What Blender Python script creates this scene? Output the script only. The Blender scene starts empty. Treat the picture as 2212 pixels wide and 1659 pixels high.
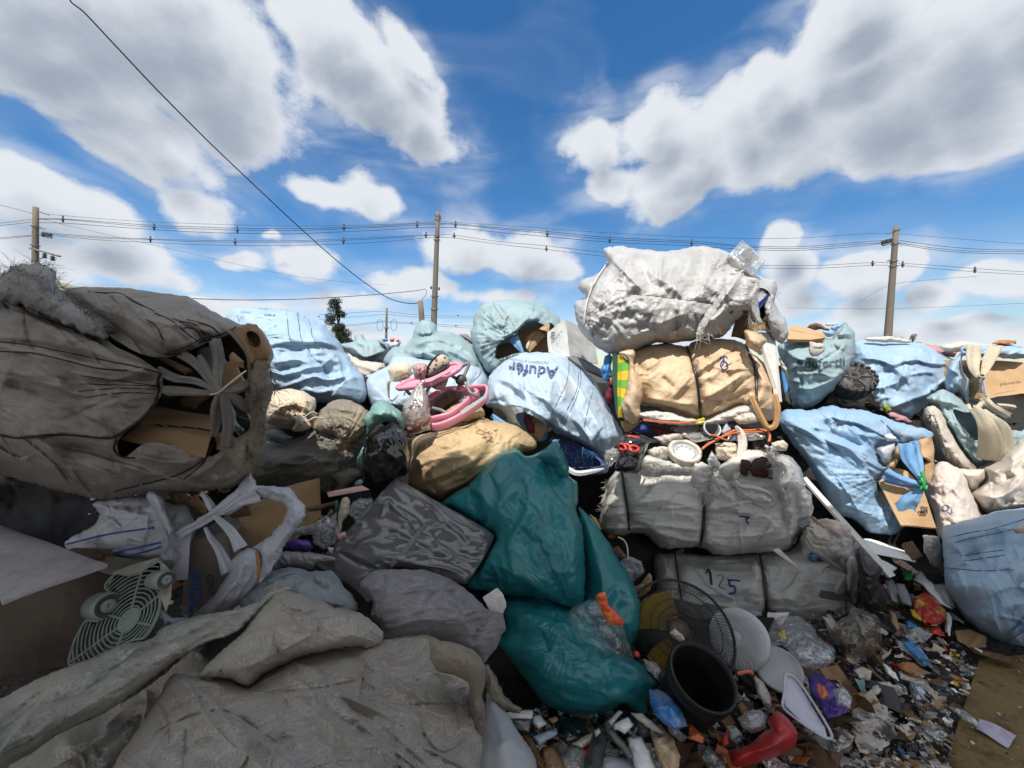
import bpy, bmesh, math, random
import numpy as np
from mathutils import Vector, noise as mnoise
SC = bpy.context.scene
PI = math.pi
R = math.radians
# ------------------------------------------------------------------ camera
CAMZ = 1.7; PITCH = R(2.2); F = 831.0; CX, CY = 1106.0, 829.5
cd = bpy.data.cameras.new("camera"); cam = bpy.data.objects.new("camera", cd)
SC.collection.objects.link(cam); SC.camera = cam
cd.sensor_width = 36; cd.lens = F/2212*36; cd.clip_start = 0.05; cd.clip_end = 3000
cam.location = (0, 0, CAMZ); cam.rotation_euler = (PI/2-PITCH, 0, 0)
SC.view_settings.view_transform = 'Standard'; SC.view_settings.look = 'None'
SC.view_settings.exposure = 0.57; SC.view_settings.gamma = 1
SC.cycles.use_denoising = True; SC.cycles.use_adaptive_sampling = True; SC.cycles.adaptive_threshold = .03
SC.cycles.max_bounces = 4; SC.cycles.glossy_bounces = 2; SC.cycles.transmission_bounces = 2; SC.cycles.transparent_max_bounces = 8
SC.cycles.caustics_reflective = False; SC.cycles.caustics_refractive = False
cp, sp_ = math.cos(PITCH), math.sin(PITCH)
def at(x, y, d):
    """a picture direction (2212-wide units) and a distance along the view axis -> world point"""
    x = np.asarray(x, float); y = np.asarray(y, float); d = np.asarray(d, float)
    xc = (x-CX)/F*d; yc = -(y-CY)/F*d
    return np.stack([xc+0*d, d*cp+yc*sp_, CAMZ-d*sp_+yc*cp], -1)
# ------------------------------------------------------------------ sun, sky and clouds
SUN_EL, SUN_AZ = R(61), R(-14)       # high, behind the camera and a little to its left
sd = Vector((math.sin(-SUN_AZ)*math.cos(SUN_EL), math.cos(SUN_AZ)*math.cos(SUN_EL), -math.sin(SUN_EL)))
sl = bpy.data.lights.new("sun", 'SUN'); sl.energy = 3.8; sl.angle = R(0.5); sl.color = (1, .955, .88)
so = bpy.data.objects.new("sun", sl); SC.collection.objects.link(so)
so.rotation_euler = sd.to_track_quat('-Z', 'Y').to_euler(); so.location = (0, -5, 20)
W = bpy.data.worlds.new("World"); SC.world = W; W.use_nodes = True
nt = W.node_tree; N = nt.nodes; L = nt.links; N.clear()
def nd(t, tree=None, **k):
    n = (tree or nt).nodes.new(t)
    for a, b in k.items(): setattr(n, a, b)
    return n
def mth(op, a, b=None, c=None, tree=None, clamp=False):
    tr = tree or nt
    n = tr.nodes.new('ShaderNodeMath'); n.operation = op; n.use_clamp = clamp
    for i, v in enumerate((a, b, c)):
        if v is None: continue
        if isinstance(v, (int, float)): n.inputs[i].default_value = v
        else: tr.links.new(v, n.inputs[i])
    return n.outputs[0]
sky = nd('ShaderNodeTexSky', sky_type='NISHITA'); sky.sun_disc = False
sky.sun_elevation = SUN_EL; sky.sun_rotation = PI+SUN_AZ
sky.air_density = 1.0; sky.dust_density = 0.4; sky.ozone_density = 3.0
hs = nd('ShaderNodeHueSaturation'); hs.inputs['Saturation'].default_value = 1.3; hs.inputs['Value'].default_value = .88
L.new(sky.outputs[0], hs.inputs['Color'])
geo = nd('ShaderNodeTexCoord'); sxyz = nd('ShaderNodeSeparateXYZ'); L.new(geo.outputs['Generated'], sxyz.inputs[0])
az = mth('ARCTAN2', sxyz.outputs[0], sxyz.outputs[1]); el = mth('ARCSINE', sxyz.outputs[2])
def azel(x, y):
    p = at(x, y, 1.0) - np.array([0, 0, CAMZ]); p /= np.linalg.norm(p)
    return math.atan2(p[0], p[1]), math.asin(p[2])
# clouds: (x, y, half width, half height, tilt in degrees, weight)
CL = [(60,40,230,150,0,1.2),(300,30,260,150,0,1.3),(430,170,190,140,0,1.25),(180,170,200,110,0,1.15),(330,290,170,100,20,1.05),(480,280,110,90,0,.95),(250,330,150,60,20,.8),(130,250,120,50,15,.6),(720,60,120,90,0,1.15),(800,170,150,110,20,1.2),(900,250,110,90,30,1.15),(960,310,60,50,30,.9),(880,100,90,60,40,.9),
 (60,420,130,60,10,1.0),(180,470,130,62,12,1.1),(290,560,130,60,16,1.1),(380,600,60,36,10,.9),(120,560,160,60,8,.95),(430,440,120,56,10,.85),(700,400,90,50,0,.8),(790,425,100,62,5,1.0),(500,350,90,60,0,.55),
 (1290,300,80,85,0,1.05),(1330,390,80,60,0,1.0),(1420,270,90,70,0,1.15),(1440,400,110,66,0,1.1),(1500,330,120,90,0,1.15),(1600,290,120,110,0,1.2),(1680,200,110,90,0,1.15),(1750,330,140,80,0,1.1),(1830,100,150,110,0,1.25),(1900,230,170,120,0,1.3),(2050,120,190,150,0,1.3),(2180,40,170,140,0,1.3),(2120,270,130,90,0,1.1),
 (2000,330,120,50,0,.9),(1850,10,120,90,0,1.15),(1000,540,100,58,0,1.1),(1130,560,100,56,0,1.1),(1200,590,60,36,0,.9),(900,620,110,34,4,.95),(660,575,72,44,0,1.05),(555,655,80,26,0,1.0),(760,650,100,26,0,.9),(1080,650,120,26,0,.85),(470,660,60,26,0,.9),(520,560,70,30,0,.8),(600,520,40,18,0,.5),
 (1680,530,50,50,0,1.15),(1720,590,60,52,0,1.15),(1700,660,90,30,0,.95),(1840,595,80,42,0,1.1),(1930,590,80,46,0,1.1),(1880,660,70,30,0,.95),(2020,655,90,34,8,1.05),(2140,625,100,42,-8,1.1),(2060,710,130,28,0,1.0),(1820,700,120,24,0,.9),
 (640,735,420,36,0,1.0),(1300,725,500,38,0,1.0),(1900,745,500,32,0,1.0),(200,700,300,40,0,.95),(2250,500,50,30,0,.4)]
comb = nd('ShaderNodeCombineXYZ'); L.new(az, comb.inputs[0]); L.new(el, comb.inputs[1])
def density(off):
    va = nd('ShaderNodeVectorMath', operation='ADD'); L.new(comb.outputs[0], va.inputs[0]); va.inputs[1].default_value = off
    # billowing: noise pushes the coordinates about
    n1 = nd('ShaderNodeTexNoise'); n1.inputs['Scale'].default_value = 5.0; n1.inputs['Detail'].default_value = 3; n1.inputs['Roughness'].default_value = .5
    L.new(va.outputs[0], n1.inputs['Vector'])
    s1 = nd('ShaderNodeVectorMath', operation='SUBTRACT'); L.new(n1.outputs['Color'], s1.inputs[0]); s1.inputs[1].default_value = (.5, .5, .5)
    s2 = nd('ShaderNodeVectorMath', operation='SCALE'); L.new(s1.outputs[0], s2.inputs[0]); s2.inputs['Scale'].default_value = .11
    vb = nd('ShaderNodeVectorMath', operation='ADD'); L.new(va.outputs[0], vb.inputs[0]); L.new(s2.outputs[0], vb.inputs[1])
    D = None
    for x, y, rx, ry, tilt, w in CL:
        a0, e0 = azel(x, y); a1, e1 = azel(x+rx, y); a2, e2 = azel(x, y-ry)
        m = nd('ShaderNodeMapping', vector_type='TEXTURE'); L.new(vb.outputs[0], m.inputs[0])
        m.inputs['Location'].default_value = (a0, e0, 0); m.inputs['Rotation'].default_value = (0, 0, R(-tilt))
        m.inputs['Scale'].default_value = (math.hypot(a1-a0, e1-e0), math.hypot(a2-a0, e2-e0), 1)
        ln = nd('ShaderNodeVectorMath', operation='LENGTH'); L.new(m.outputs[0], ln.inputs[0])
        b = mth('SUBTRACT', w+.10, mth('MULTIPLY', ln.outputs['Value'], .95))
        D = b if D is None else mth('SMOOTH_MAX', D, b, .18)
    n2 = nd('ShaderNodeTexNoise'); n2.inputs['Scale'].default_value = 9; n2.inputs['Detail'].default_value = 9; n2.inputs['Roughness'].default_value = .70
    mp = nd('ShaderNodeMapping'); mp.inputs['Scale'].default_value = (1, 1.5, 1); L.new(va.outputs[0], mp.inputs[0]); L.new(mp.outputs[0], n2.inputs['Vector'])
    bl = None
    for sc_, am in ((8, .55), (19, .30)):
        vo = nd('ShaderNodeTexVoronoi', feature='SMOOTH_F1'); vo.inputs['Scale'].default_value = sc_; vo.inputs['Smoothness'].default_value = .35; L.new(vb.outputs[0], vo.inputs['Vector'])
        q = mth('MULTIPLY', mth('SUBTRACT', .45, vo.outputs['Distance']), am); bl = q if bl is None else mth('ADD', bl, q)
    return mth('ADD', mth('ADD', D, bl), mth('MULTIPLY', mth('SUBTRACT', n2.outputs[0], .5), .95))
def rear_fill():  # unseen clouds behind and overhead, added to brighten and whiten the shade
    n = nd('ShaderNodeTexNoise'); n.inputs['Scale'].default_value = 2.6; n.inputs['Detail'].default_value = 6; L.new(geo.outputs['Generated'], n.inputs['Vector'])
    w1 = nd('ShaderNodeMapRange', interpolation_type='SMOOTHSTEP'); L.new(mth('ABSOLUTE', az), w1.inputs[0]); w1.inputs[1].default_value = 1.0; w1.inputs[2].default_value = 1.35
    w2 = nd('ShaderNodeMapRange', interpolation_type='SMOOTHSTEP'); L.new(el, w2.inputs[0]); w2.inputs[1].default_value = .88; w2.inputs[2].default_value = 1.1
    ww = mth('MAXIMUM', w1.outputs[0], w2.outputs[0])
    return mth('SUBTRACT', mth('MULTIPLY', ww, mth('ADD', mth('MULTIPLY', n.outputs[0], 1.6), 1.0)), 1.0)
rr_ = rear_fill()
d0 = mth('MAXIMUM', density((0, 0, 0)), rr_); d1 = density((-.018, .06, 0))
mask = nd('ShaderNodeMapRange', interpolation_type='SMOOTHSTEP'); L.new(d0, mask.inputs[0]); mask.inputs[1].default_value = -.06; mask.inputs[2].default_value = .42
# light falls off with how much cloud lies between here and the sun above
thk = mth('MULTIPLY', mth('ADD', mth('MAXIMUM', d1, 0), mth('MULTIPLY', mth('MAXIMUM', d0, 0), .35)), 1.0)
shade = nd('ShaderNodeMapRange', interpolation_type='SMOOTHSTEP'); L.new(thk, shade.inputs[0]); shade.inputs[1].default_value = .15; shade.inputs[2].default_value = 1.65
cr = nd('ShaderNodeMix', data_type='RGBA'); L.new(shade.outputs[0], cr.inputs['Factor'])
cr.inputs['A'].default_value = (.61, .635, .67, 1); cr.inputs['B'].default_value = (.27, .31, .375, 1)
bs = nd('ShaderNodeBackground'); L.new(hs.outputs[0], bs.inputs[0]); bs.inputs[1].default_value = .115
bc = nd('ShaderNodeBackground'); L.new(cr.outputs['Result'], bc.inputs[0]); bc.inputs[1].default_value = .90
# thin veils and a pale band of far cloud along the horizon
veil = nd('ShaderNodeMapRange', interpolation_type='SMOOTHSTEP'); L.new(d0, veil.inputs[0]); veil.inputs[1].default_value = -.75; veil.inputs[2].default_value = .25
nv = nd('ShaderNodeTexNoise'); nv.inputs['Scale'].default_value = 3.2; nv.inputs['Detail'].default_value = 6; nv.inputs['Distortion'].default_value = .8; mv = nd('ShaderNodeMapping'); mv.inputs['Scale'].default_value = (1, 3.2, 1); mv.inputs['Rotation'].default_value = (0, 0, .35); L.new(comb.outputs[0], mv.inputs[0]); L.new(mv.outputs[0], nv.inputs['Vector'])
nr = nd('ShaderNodeMapRange', interpolation_type='SMOOTHSTEP'); L.new(nv.outputs[0], nr.inputs[0]); nr.inputs[1].default_value = .42; nr.inputs[2].default_value = .72
hz = nd('ShaderNodeMapRange', interpolation_type='SMOOTHSTEP'); L.new(el, hz.inputs[0]); hz.inputs[1].default_value = .26; hz.inputs[2].default_value = .0; hz.inputs[3].default_value = 0; hz.inputs[4].default_value = .36
vv = mth('ADD', mth('MULTIPLY', veil.outputs[0], mth('ADD', mth('MULTIPLY', nr.outputs[0], .45), .10)), mth('MULTIPLY', hz.outputs[0], mth('ADD', nr.outputs[0], .45)))
mk = mth('MULTIPLY', mth('MAXIMUM', mask.outputs[0], mth('MINIMUM', mth('ADD', vv, mth('MULTIPLY', nr.outputs[0], .07)), .8)), .97)
mx = nd('ShaderNodeMixShader'); L.new(mk, mx.inputs[0]); L.new(bs.outputs[0], mx.inputs[1]); L.new(bc.outputs[0], mx.inputs[2])
ow = nd('ShaderNodeOutputWorld'); L.new(mx.outputs[0], ow.inputs[0])
W.cycles.sampling_method = 'MANUAL'; W.cycles.sample_map_resolution = 512
# ------------------------------------------------------------------ numeric helpers
KF = {0:(0,0,1),1:(0,535.7,.35156),2:(466.6,604.8,.29688),3:(1002.3,483.9,.32812),4:(1607.2,674,.27344),5:(0,1019.6,.38536),6:(604.8,950.5,.3125),
 7:(1209.7,907.3,.3125),8:(993.7,1278.8,.27344),9:(1512.1,1123.3,.32298),10:(1296.1,907.3,.17969),11:(1054.2,656.7,.13281),12:(1676.3,674,.125),
 13:(1987.3,708.5,.14588),14:(483.9,639.4,.14063),15:(829.5,734.5,.1302),16:(0,414.7,.3125),17:(648,432,.19531),18:(1728.1,466.6,.21875)}
def T(k, s):
    ox, oy, sc = KF[k]; a = np.array([[float(v) for v in q.split(',')[:2]] for q in s.split()])
    return a*sc+np.array([ox, oy])
def T3(k, s):
    """x,y,depth triples"""
    ox, oy, sc = KF[k]; a = np.array([[float(v) for v in q.split(',')] for q in s.split()])
    return at(a[:,0]*sc+ox, a[:,1]*sc+oy, a[:,2])
def spl(P, n=8, closed=False):
    P = np.asarray(P, float); m = len(P)
    if m < 3 and not closed:
        t = np.linspace(0, 1, n+1)[:, None]; return P[0]*(1-t)+P[-1]*t
    out = []
    for i in range(m if closed else m-1):
        if closed: a, b, c, d = P[i-1], P[i], P[(i+1) % m], P[(i+2) % m]
        else: a, b, c, d = P[max(i-1, 0)], P[i], P[i+1], P[min(i+2, m-1)]
        for j in range(n):
            t = j/n
            out.append(.5*((2*b)+(-a+c)*t+(2*a-5*b+4*c-d)*t*t+(-a+3*b-3*c+d)*t**3))
    if not closed: out.append(P[-1])
    return np.array(out)
def resample(P, step, closed=True):
    Q = np.vstack([P, P[:1]]) if closed else P
    s = np.r_[0, np.cumsum(np.linalg.norm(np.diff(Q, axis=0), axis=1))]
    n = max(int(s[-1]/step), 6); u = np.linspace(0, s[-1], n, endpoint=not closed)
    return np.stack([np.interp(u, s, Q[:, i]) for i in range(Q.shape[1])], -1)
def _h(ix, iy, seed):
    h = (ix.astype(np.int64)*374761393+iy.astype(np.int64)*668265263+seed*982451653) & 0xffffffff
    h = ((h ^ (h >> 13))*1274126177) & 0xffffffff
    h = (h ^ (h >> 16))
    return (h & 0xffff)/65535.0
def perlin(x, y, seed=0):
    ix = np.floor(x); iy = np.floor(y); fx = x-ix; fy = y-iy
    u = fx*fx*fx*(fx*(fx*6-15)+10); v = fy*fy*fy*(fy*(fy*6-15)+10)
    def g(a, b):
        t = _h(ix+a, iy+b, seed)*2*PI
        return np.cos(t)*(fx-a)+np.sin(t)*(fy-b)
    return ((g(0,0)*(1-u)+g(1,0)*u)*(1-v)+(g(0,1)*(1-u)+g(1,1)*u)*v)*1.4
def worley(x, y, seed=0):
    ix = np.floor(x); iy = np.floor(y); f1 = np.full(x.shape, 9.0); f2 = np.full(x.shape, 9.0)
    for a in (-1, 0, 1):
        for b in (-1, 0, 1):
            px = ix+a+_h(ix+a, iy+b, seed); py = iy+b+_h(ix+a, iy+b, seed+77)
            d = np.hypot(px-x, py-y); f2 = np.minimum(f2, np.maximum(d, f1)); f1 = np.minimum(f1, d)
    return f1, f2
def inside(X, Y, P):
    r = np.zeros(X.shape, bool); n = len(P)
    for i in range(n):
        x0, y0 = P[i]; x1, y1 = P[(i+1) % n]
        if y0 == y1: continue
        c = ((y0 > Y) != (y1 > Y)) & (X < (x1-x0)*(Y-y0)/(y1-y0)+x0)
        r ^= c
    return r
def nearest(X, Y, P, closed=True):
    """distance, signed side and nearest point on a polyline"""
    best = np.full(X.shape, 1e9); sx = np.zeros(X.shape); sy = np.zeros(X.shape); sg = np.zeros(X.shape)
    n = len(P)
    for i in range(n if closed else n-1):
        x0, y0 = P[i]; x1, y1 = P[(i+1) % n]; dx, dy = x1-x0, y1-y0; l2 = dx*dx+dy*dy+1e-9
        t = np.clip(((X-x0)*dx+(Y-y0)*dy)/l2, 0, 1); px = x0+t*dx; py = y0+t*dy; d = (X-px)**2+(Y-py)**2
        m = d < best; best = np.where(m, d, best); sx = np.where(m, px, sx); sy = np.where(m, py, sy)
        sg = np.where(m, np.sign(dx*(Y-y0)-dy*(X-x0)), sg)
    return np.sqrt(best), sg, sx, sy
def poisson(mask):
    h, w = mask.shape
    if min(h, w) > 24:
        c = poisson(mask[::2, ::2]); u = np.repeat(np.repeat(c, 2, 0), 2, 1)[:h, :w]*4
        if u.shape != mask.shape: u = np.pad(u, ((0, h-u.shape[0]), (0, w-u.shape[1])), mode='edge')
        it = 60
    else: u = np.zeros((h, w)); it = 400
    m = mask.astype(float); m[0] = m[-1] = 0; m[:, 0] = m[:, -1] = 0; u = u*m
    for _ in range(it):
        u[1:-1, 1:-1] = .25*(u[:-2, 1:-1]+u[2:, 1:-1]+u[1:-1, :-2]+u[1:-1, 2:]+1); u *= m
    return u
# ------------------------------------------------------------------ object helpers
COL = SC.collection
def tag(o, label=None, cat=None, group=None, kind=None):
    if label: o['label'] = label
    if cat: o['category'] = cat
    if group: o['group'] = group
    if kind: o['kind'] = kind
    return o
def wloc(o):
    v = Vector((0, 0, 0))
    while o: v = v+o.location; o = o.parent
    return np.array(v)
def mesh(name, V, Fc, mat, parent=None, smooth=True, origin=None):
    """link ONE mesh object; V world coordinates; origin at its own base unless it is a part"""
    V = np.asarray(V, float).reshape(-1, 3)
    if parent is None:
        og = np.array([V[:,0].mean(), V[:,1].mean(), V[:,2].min()]) if origin is None else np.array(origin); loc = og
    else: og = wloc(parent); loc = np.zeros(3)
    me = bpy.data.meshes.new(name)
    if isinstance(Fc, np.ndarray):
        nf, k = Fc.shape
        me.vertices.add(len(V)); me.vertices.foreach_set('co', (V-og).ravel())
        me.loops.add(nf*k); me.loops.foreach_set('vertex_index', Fc.ravel().astype(np.int32))
        me.polygons.add(nf); me.polygons.foreach_set('loop_start', np.arange(0, nf*k, k, dtype=np.int32))
        me.update(calc_edges=True); me.validate()
    else:
        me.from_pydata([tuple(v) for v in (V-og)], [], [tuple(int(i) for i in f) for f in Fc]); me.update()
    if smooth: me.polygons.foreach_set('use_smooth', np.ones(len(me.polygons), bool))
    for m in (mat if isinstance(mat, (list, tuple)) else [mat]): me.materials.append(m)
    o = bpy.data.objects.new(name, me); COL.objects.link(o); o.location = loc
    if parent: o.parent = parent
    return o
def empty(name, loc, label=None, cat=None, group=None, parent=None):
    o = bpy.data.objects.new(name, None); COL.objects.link(o); o.location = loc
    if parent: o.parent = parent
    return tag(o, label, cat, group)
class MB:
    def __init__(s): s.V = []; s.F = []; s.n = 0; s.mi = []
    def add(s, V, Fc, mi=0):
        V = np.asarray(V, float); s.V.append(V); s.F += [tuple(int(i)+s.n for i in f) for f in Fc]; s.n += len(V); s.mi += [mi]*len(Fc); return s
    def build(s, name, mat, parent=None, smooth=True, origin=None):
        o = mesh(name, np.vstack(s.V), s.F, mat, parent, smooth, origin)
        if isinstance(mat, (list, tuple)): o.data.polygons.foreach_set('material_index', np.array(s.mi, np.int32))
        return o
def tubeg(P, r, sides=6):
    P = np.asarray(P, float); n = len(P); r = np.broadcast_to(np.asarray(r, float), (n,))
    Tn = np.gradient(P, axis=0); Tn /= np.linalg.norm(Tn, axis=1)[:, None]+1e-12
    a = np.array([0, 0, 1.0]) if abs(Tn[0][2]) < .9 else np.array([1.0, 0, 0])
    V = []
    for i in range(n):
        a = a-Tn[i]*a.dot(Tn[i]); a /= np.linalg.norm(a)+1e-12; b = np.cross(Tn[i], a)
        for k in range(sides):
            t = 2*PI*k/sides; V.append(P[i]+r[i]*(math.cos(t)*a+math.sin(t)*b))
    Fc = [(i*sides+k, i*sides+(k+1) % sides, (i+1)*sides+(k+1) % sides, (i+1)*sides+k) for i in range(n-1) for k in range(sides)]
    Fc += [tuple(range(sides))[::-1], tuple((n-1)*sides+k for k in range(sides))]
    return V, Fc
def tube(name, P, r, mat, parent=None, sides=6):
    V, Fc = tubeg(P, r, sides); return mesh(name, V, Fc, mat, parent)
def boxg(c, s, rz=0, rx=0, ry=0):
    from mathutils import Euler
    M = Euler((rx, ry, rz)).to_matrix(); V = []
    for x in (-1, 1):
        for y in (-1, 1):
            for z in (-1, 1): V.append(np.array(M @ Vector((x*s[0]/2, y*s[1]/2, z*s[2]/2)))+np.array(c))
    return V, [(0,1,3,2),(4,6,7,5),(0,4,5,1),(2,3,7,6),(0,2,6,4),(1,5,7,3)]
def slab(name, C, thick, mat, parent=None, bev=True, n=None, bend=0, sub=6):
    """a plate from 3 or 4 world corners, thick in metres, going away from the camera"""
    C = np.asarray(C, float)
    nn = np.cross(C[1]-C[0], C[-1]-C[0]); nn /= np.linalg.norm(nn)
    if nn.dot(C[0]-np.array([0, 0, CAMZ])) < 0: nn = -nn
    if len(C) == 4 and (bend or sub > 1):
        u = np.linspace(0, 1, sub+1); V = []; 
        for s in (0, 1):
            for j in u:
                for i in u:
                    p = (C[0]*(1-i)+C[1]*i)*(1-j)+(C[3]*(1-i)+C[2]*i)*j
                    w = bend*(4*i*(1-i))*.6+bend*.5*math.sin(3.1*i+2*j)+bend*.3*math.sin(7*j+5*i)
                    V.append(p-nn*w+nn*thick*s)
        m = sub+1; q = m*m; Fc = []
        for j in range(sub):
            for i in range(sub):
                a = j*m+i; Fc += [(a, a+1, a+m+1, a+m), (q+a, q+a+m, q+a+m+1, q+a+1)]
        ring = [i for i in range(m)]+[j*m+sub for j in range(1, m)]+[sub*m+i for i in range(sub-1, -1, -1)]+[j*m for j in range(sub-1, 0, -1)]
        for k in range(len(ring)): a, b = ring[k], ring[(k+1) % len(ring)]; Fc.append((a, b, q+b, q+a))
        o = mesh(name, V, Fc, mat, parent, smooth=False)
    else:
        m = len(C); V = list(C)+list(C+nn*thick)
        Fc = [tuple(range(m)), tuple(range(2*m-1, m-1, -1))]+[(i, (i+1) % m, m+(i+1) % m, m+i) for i in range(m)]
        o = mesh(name, V, Fc, mat, parent, smooth=False)
    return o
def cbox(name, front, depth, mat, parent=None, wear=.004, seed=1, up=0):
    """a carton: front face from four world corners, pushed back by a depth vector; faces dented a little"""
    C = np.asarray(front, float); dv = np.asarray(depth, float)
    bm = bmesh.new(); vs = [bm.verts.new(v) for v in list(C)+list(C+dv)]
    for f in [(0,1,2,3),(7,6,5,4),(0,4,5,1),(1,5,6,2),(2,6,7,3),(3,7,4,0)]: bm.faces.new([vs[i] for i in f])
    bmesh.ops.recalc_face_normals(bm, faces=bm.faces)
    bmesh.ops.bevel(bm, geom=bm.edges[:], offset=.004, segments=2, affect='EDGES')
    bmesh.ops.subdivide_edges(bm, edges=bm.edges[:], cuts=5, use_grid_fill=True)
    for v in bm.verts:
        q = v.co*7+Vector((seed*3.1, 0, 0)); v.co += Vector((mnoise.noise(q), mnoise.noise(q+Vector((5, 5, 5))), mnoise.noise(q+Vector((9, 1, 4)))))*wear
    V = [v.co[:] for v in bm.verts]; bm.verts.index_update(); Fc = [[v.index for v in f.verts] for f in bm.faces]; bm.free()
    return mesh(name, V, Fc, mat, parent, smooth=False)
VIEW = lambda p: (p-np.array([0, 0, CAMZ]))/np.linalg.norm(p-np.array([0, 0, CAMZ]))
def ribbon(name, P, w, mat, parent=None, thick=.002, twist=0, curl=.25, seed=0, n=7, sm=6):
    """a strap or strip along world points; w width (number or list)"""
    P = np.asarray(P, float); m0 = len(P); w = np.broadcast_to(np.asarray(w, float), (m0,))*(1 if 'rim' in name or 'tape' in name or 'band' in name else .78)
    Q = spl(np.c_[P, w], sm); P = Q[:, :3]; w = Q[:, 3]; m = len(P)
    Tn = np.gradient(P, axis=0); Tn /= np.linalg.norm(Tn, axis=1)[:, None]+1e-12
    rng = np.random.RandomState(seed); ph = rng.rand()*6; V = []
    for s in (0, 1):
        for i in range(m):
            v = VIEW(P[i]); a = np.cross(Tn[i], v); a /= np.linalg.norm(a)+1e-9; nn = np.cross(a, Tn[i]); nn *= np.sign(nn.dot(v))
            tw = twist*math.sin(ph+i*.35)+twist*.4*math.sin(ph*2+i*.9)
            for k in range(n):
                u = k/(n-1)-.5
                off = curl*w[i]*(u*u*2-.25)+curl*.35*w[i]*math.sin(u*9+ph+i*.12)
                V.append(P[i]+a*math.cos(tw)*u*w[i]+nn*(math.sin(tw)*u*w[i]+off+s*thick))
    Fc = []; q = m*n
    for i in range(m-1):
        for k in range(n-1):
            a = i*n+k; Fc += [(a, a+1, a+n+1, a+n), (q+a, q+a+n, q+a+n+1, q+a+1)]
        Fc += [(i*n, (i+1)*n, q+(i+1)*n, q+i*n), (i*n+n-1, q+i*n+n-1, q+(i+1)*n+n-1, (i+1)*n+n-1)]
    for k in range(n-1): Fc += [(k, q+k, q+k+1, k+1), ((m-1)*n+k, (m-1)*n+k+1, q+(m-1)*n+k+1, q+(m-1)*n+k)]
    return mesh(name, V, Fc, mat, parent)
SURF = {}
SHEETS = {'plastic_scrap', 'paper_scrap', 'plastic_wrapper', 'cardboard_piece', 'cloth_rag', 'flattened_carton', 'card_scrap', 'plastic_strip', 'magazine', 'paper_bag', 'cloth_flap', 'black_sheet', 'plastic_sheet'}
GR, GC = 1.8, 2.2
def facet(x, y, seed=0):
    """piecewise plane noise on a triangle lattice"""
    t = (x+y)*.366; X = x+t; Y = y+t; i = np.floor(X); j = np.floor(Y); u = X-i; v = Y-j
    h00 = _h(i, j, seed); h10 = _h(i+1, j, seed); h01 = _h(i, j+1, seed); h11 = _h(i+1, j+1, seed)
    return np.where(u > v, h00*(1-u)+h10*(u-v)+h11*v, h00*(1-v)+h01*(v-u)+h11*u)
def buckle(P0, S, G, pin, valid, ex, iters, ka, kb):
    """relax a sheet with more cloth than room: rest lengths of P0 stretched by ex, start S, guided towards G"""
    P = np.where(valid[..., None], S, 0).astype(np.float32); B = np.where(valid[..., None], G, 0).astype(np.float32); R0 = np.where(valid[..., None], P0, 0).astype(np.float32)
    h, w, _ = P.shape; free = (valid & ~pin).astype(np.float32)[..., None]; fam = []
    for dy, dx in ((0,1),(1,0),(1,1),(1,-1),(0,2),(2,0),(0,4),(4,0)):
        if h <= dy or w <= abs(dx): continue
        a = (slice(0, h-dy), slice(0, w-dx) if dx >= 0 else slice(-dx, w)); b = (slice(dy, h), slice(dx, w) if dx >= 0 else slice(0, w+dx)); o = max(dy, abs(dx))
        Ln = np.linalg.norm(R0[b]-R0[a], axis=-1, keepdims=True)*(1+(ex[0]*abs(dx)+ex[1]*dy)/(abs(dx)+dy)); ok = (valid[a] & valid[b])[..., None].astype(np.float32)
        fam.append((a, b, Ln*(1 if o == 1 else .985 if o == 2 else .93), ok, o))
    for _ in range(iters):
        acc = np.zeros_like(P); cnt = np.full((h, w, 1), 1e-6, np.float32)
        for a, b, Ln, ok, o in fam:
            d = P[b]-P[a]; l = np.sqrt((d*d).sum(-1, keepdims=True))+1e-9; c = (l-Ln)/l*ok
            if o > 1: c = np.minimum(c, 0)*kb/(o*.5)
            c = c*.5*d; acc[a] += c; acc[b] -= c; wt = ok if o == 1 else ok*.5; cnt[a] += wt; cnt[b] += wt
        P += free*(acc/cnt*2.6+ka*(B-P))
    return P
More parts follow.
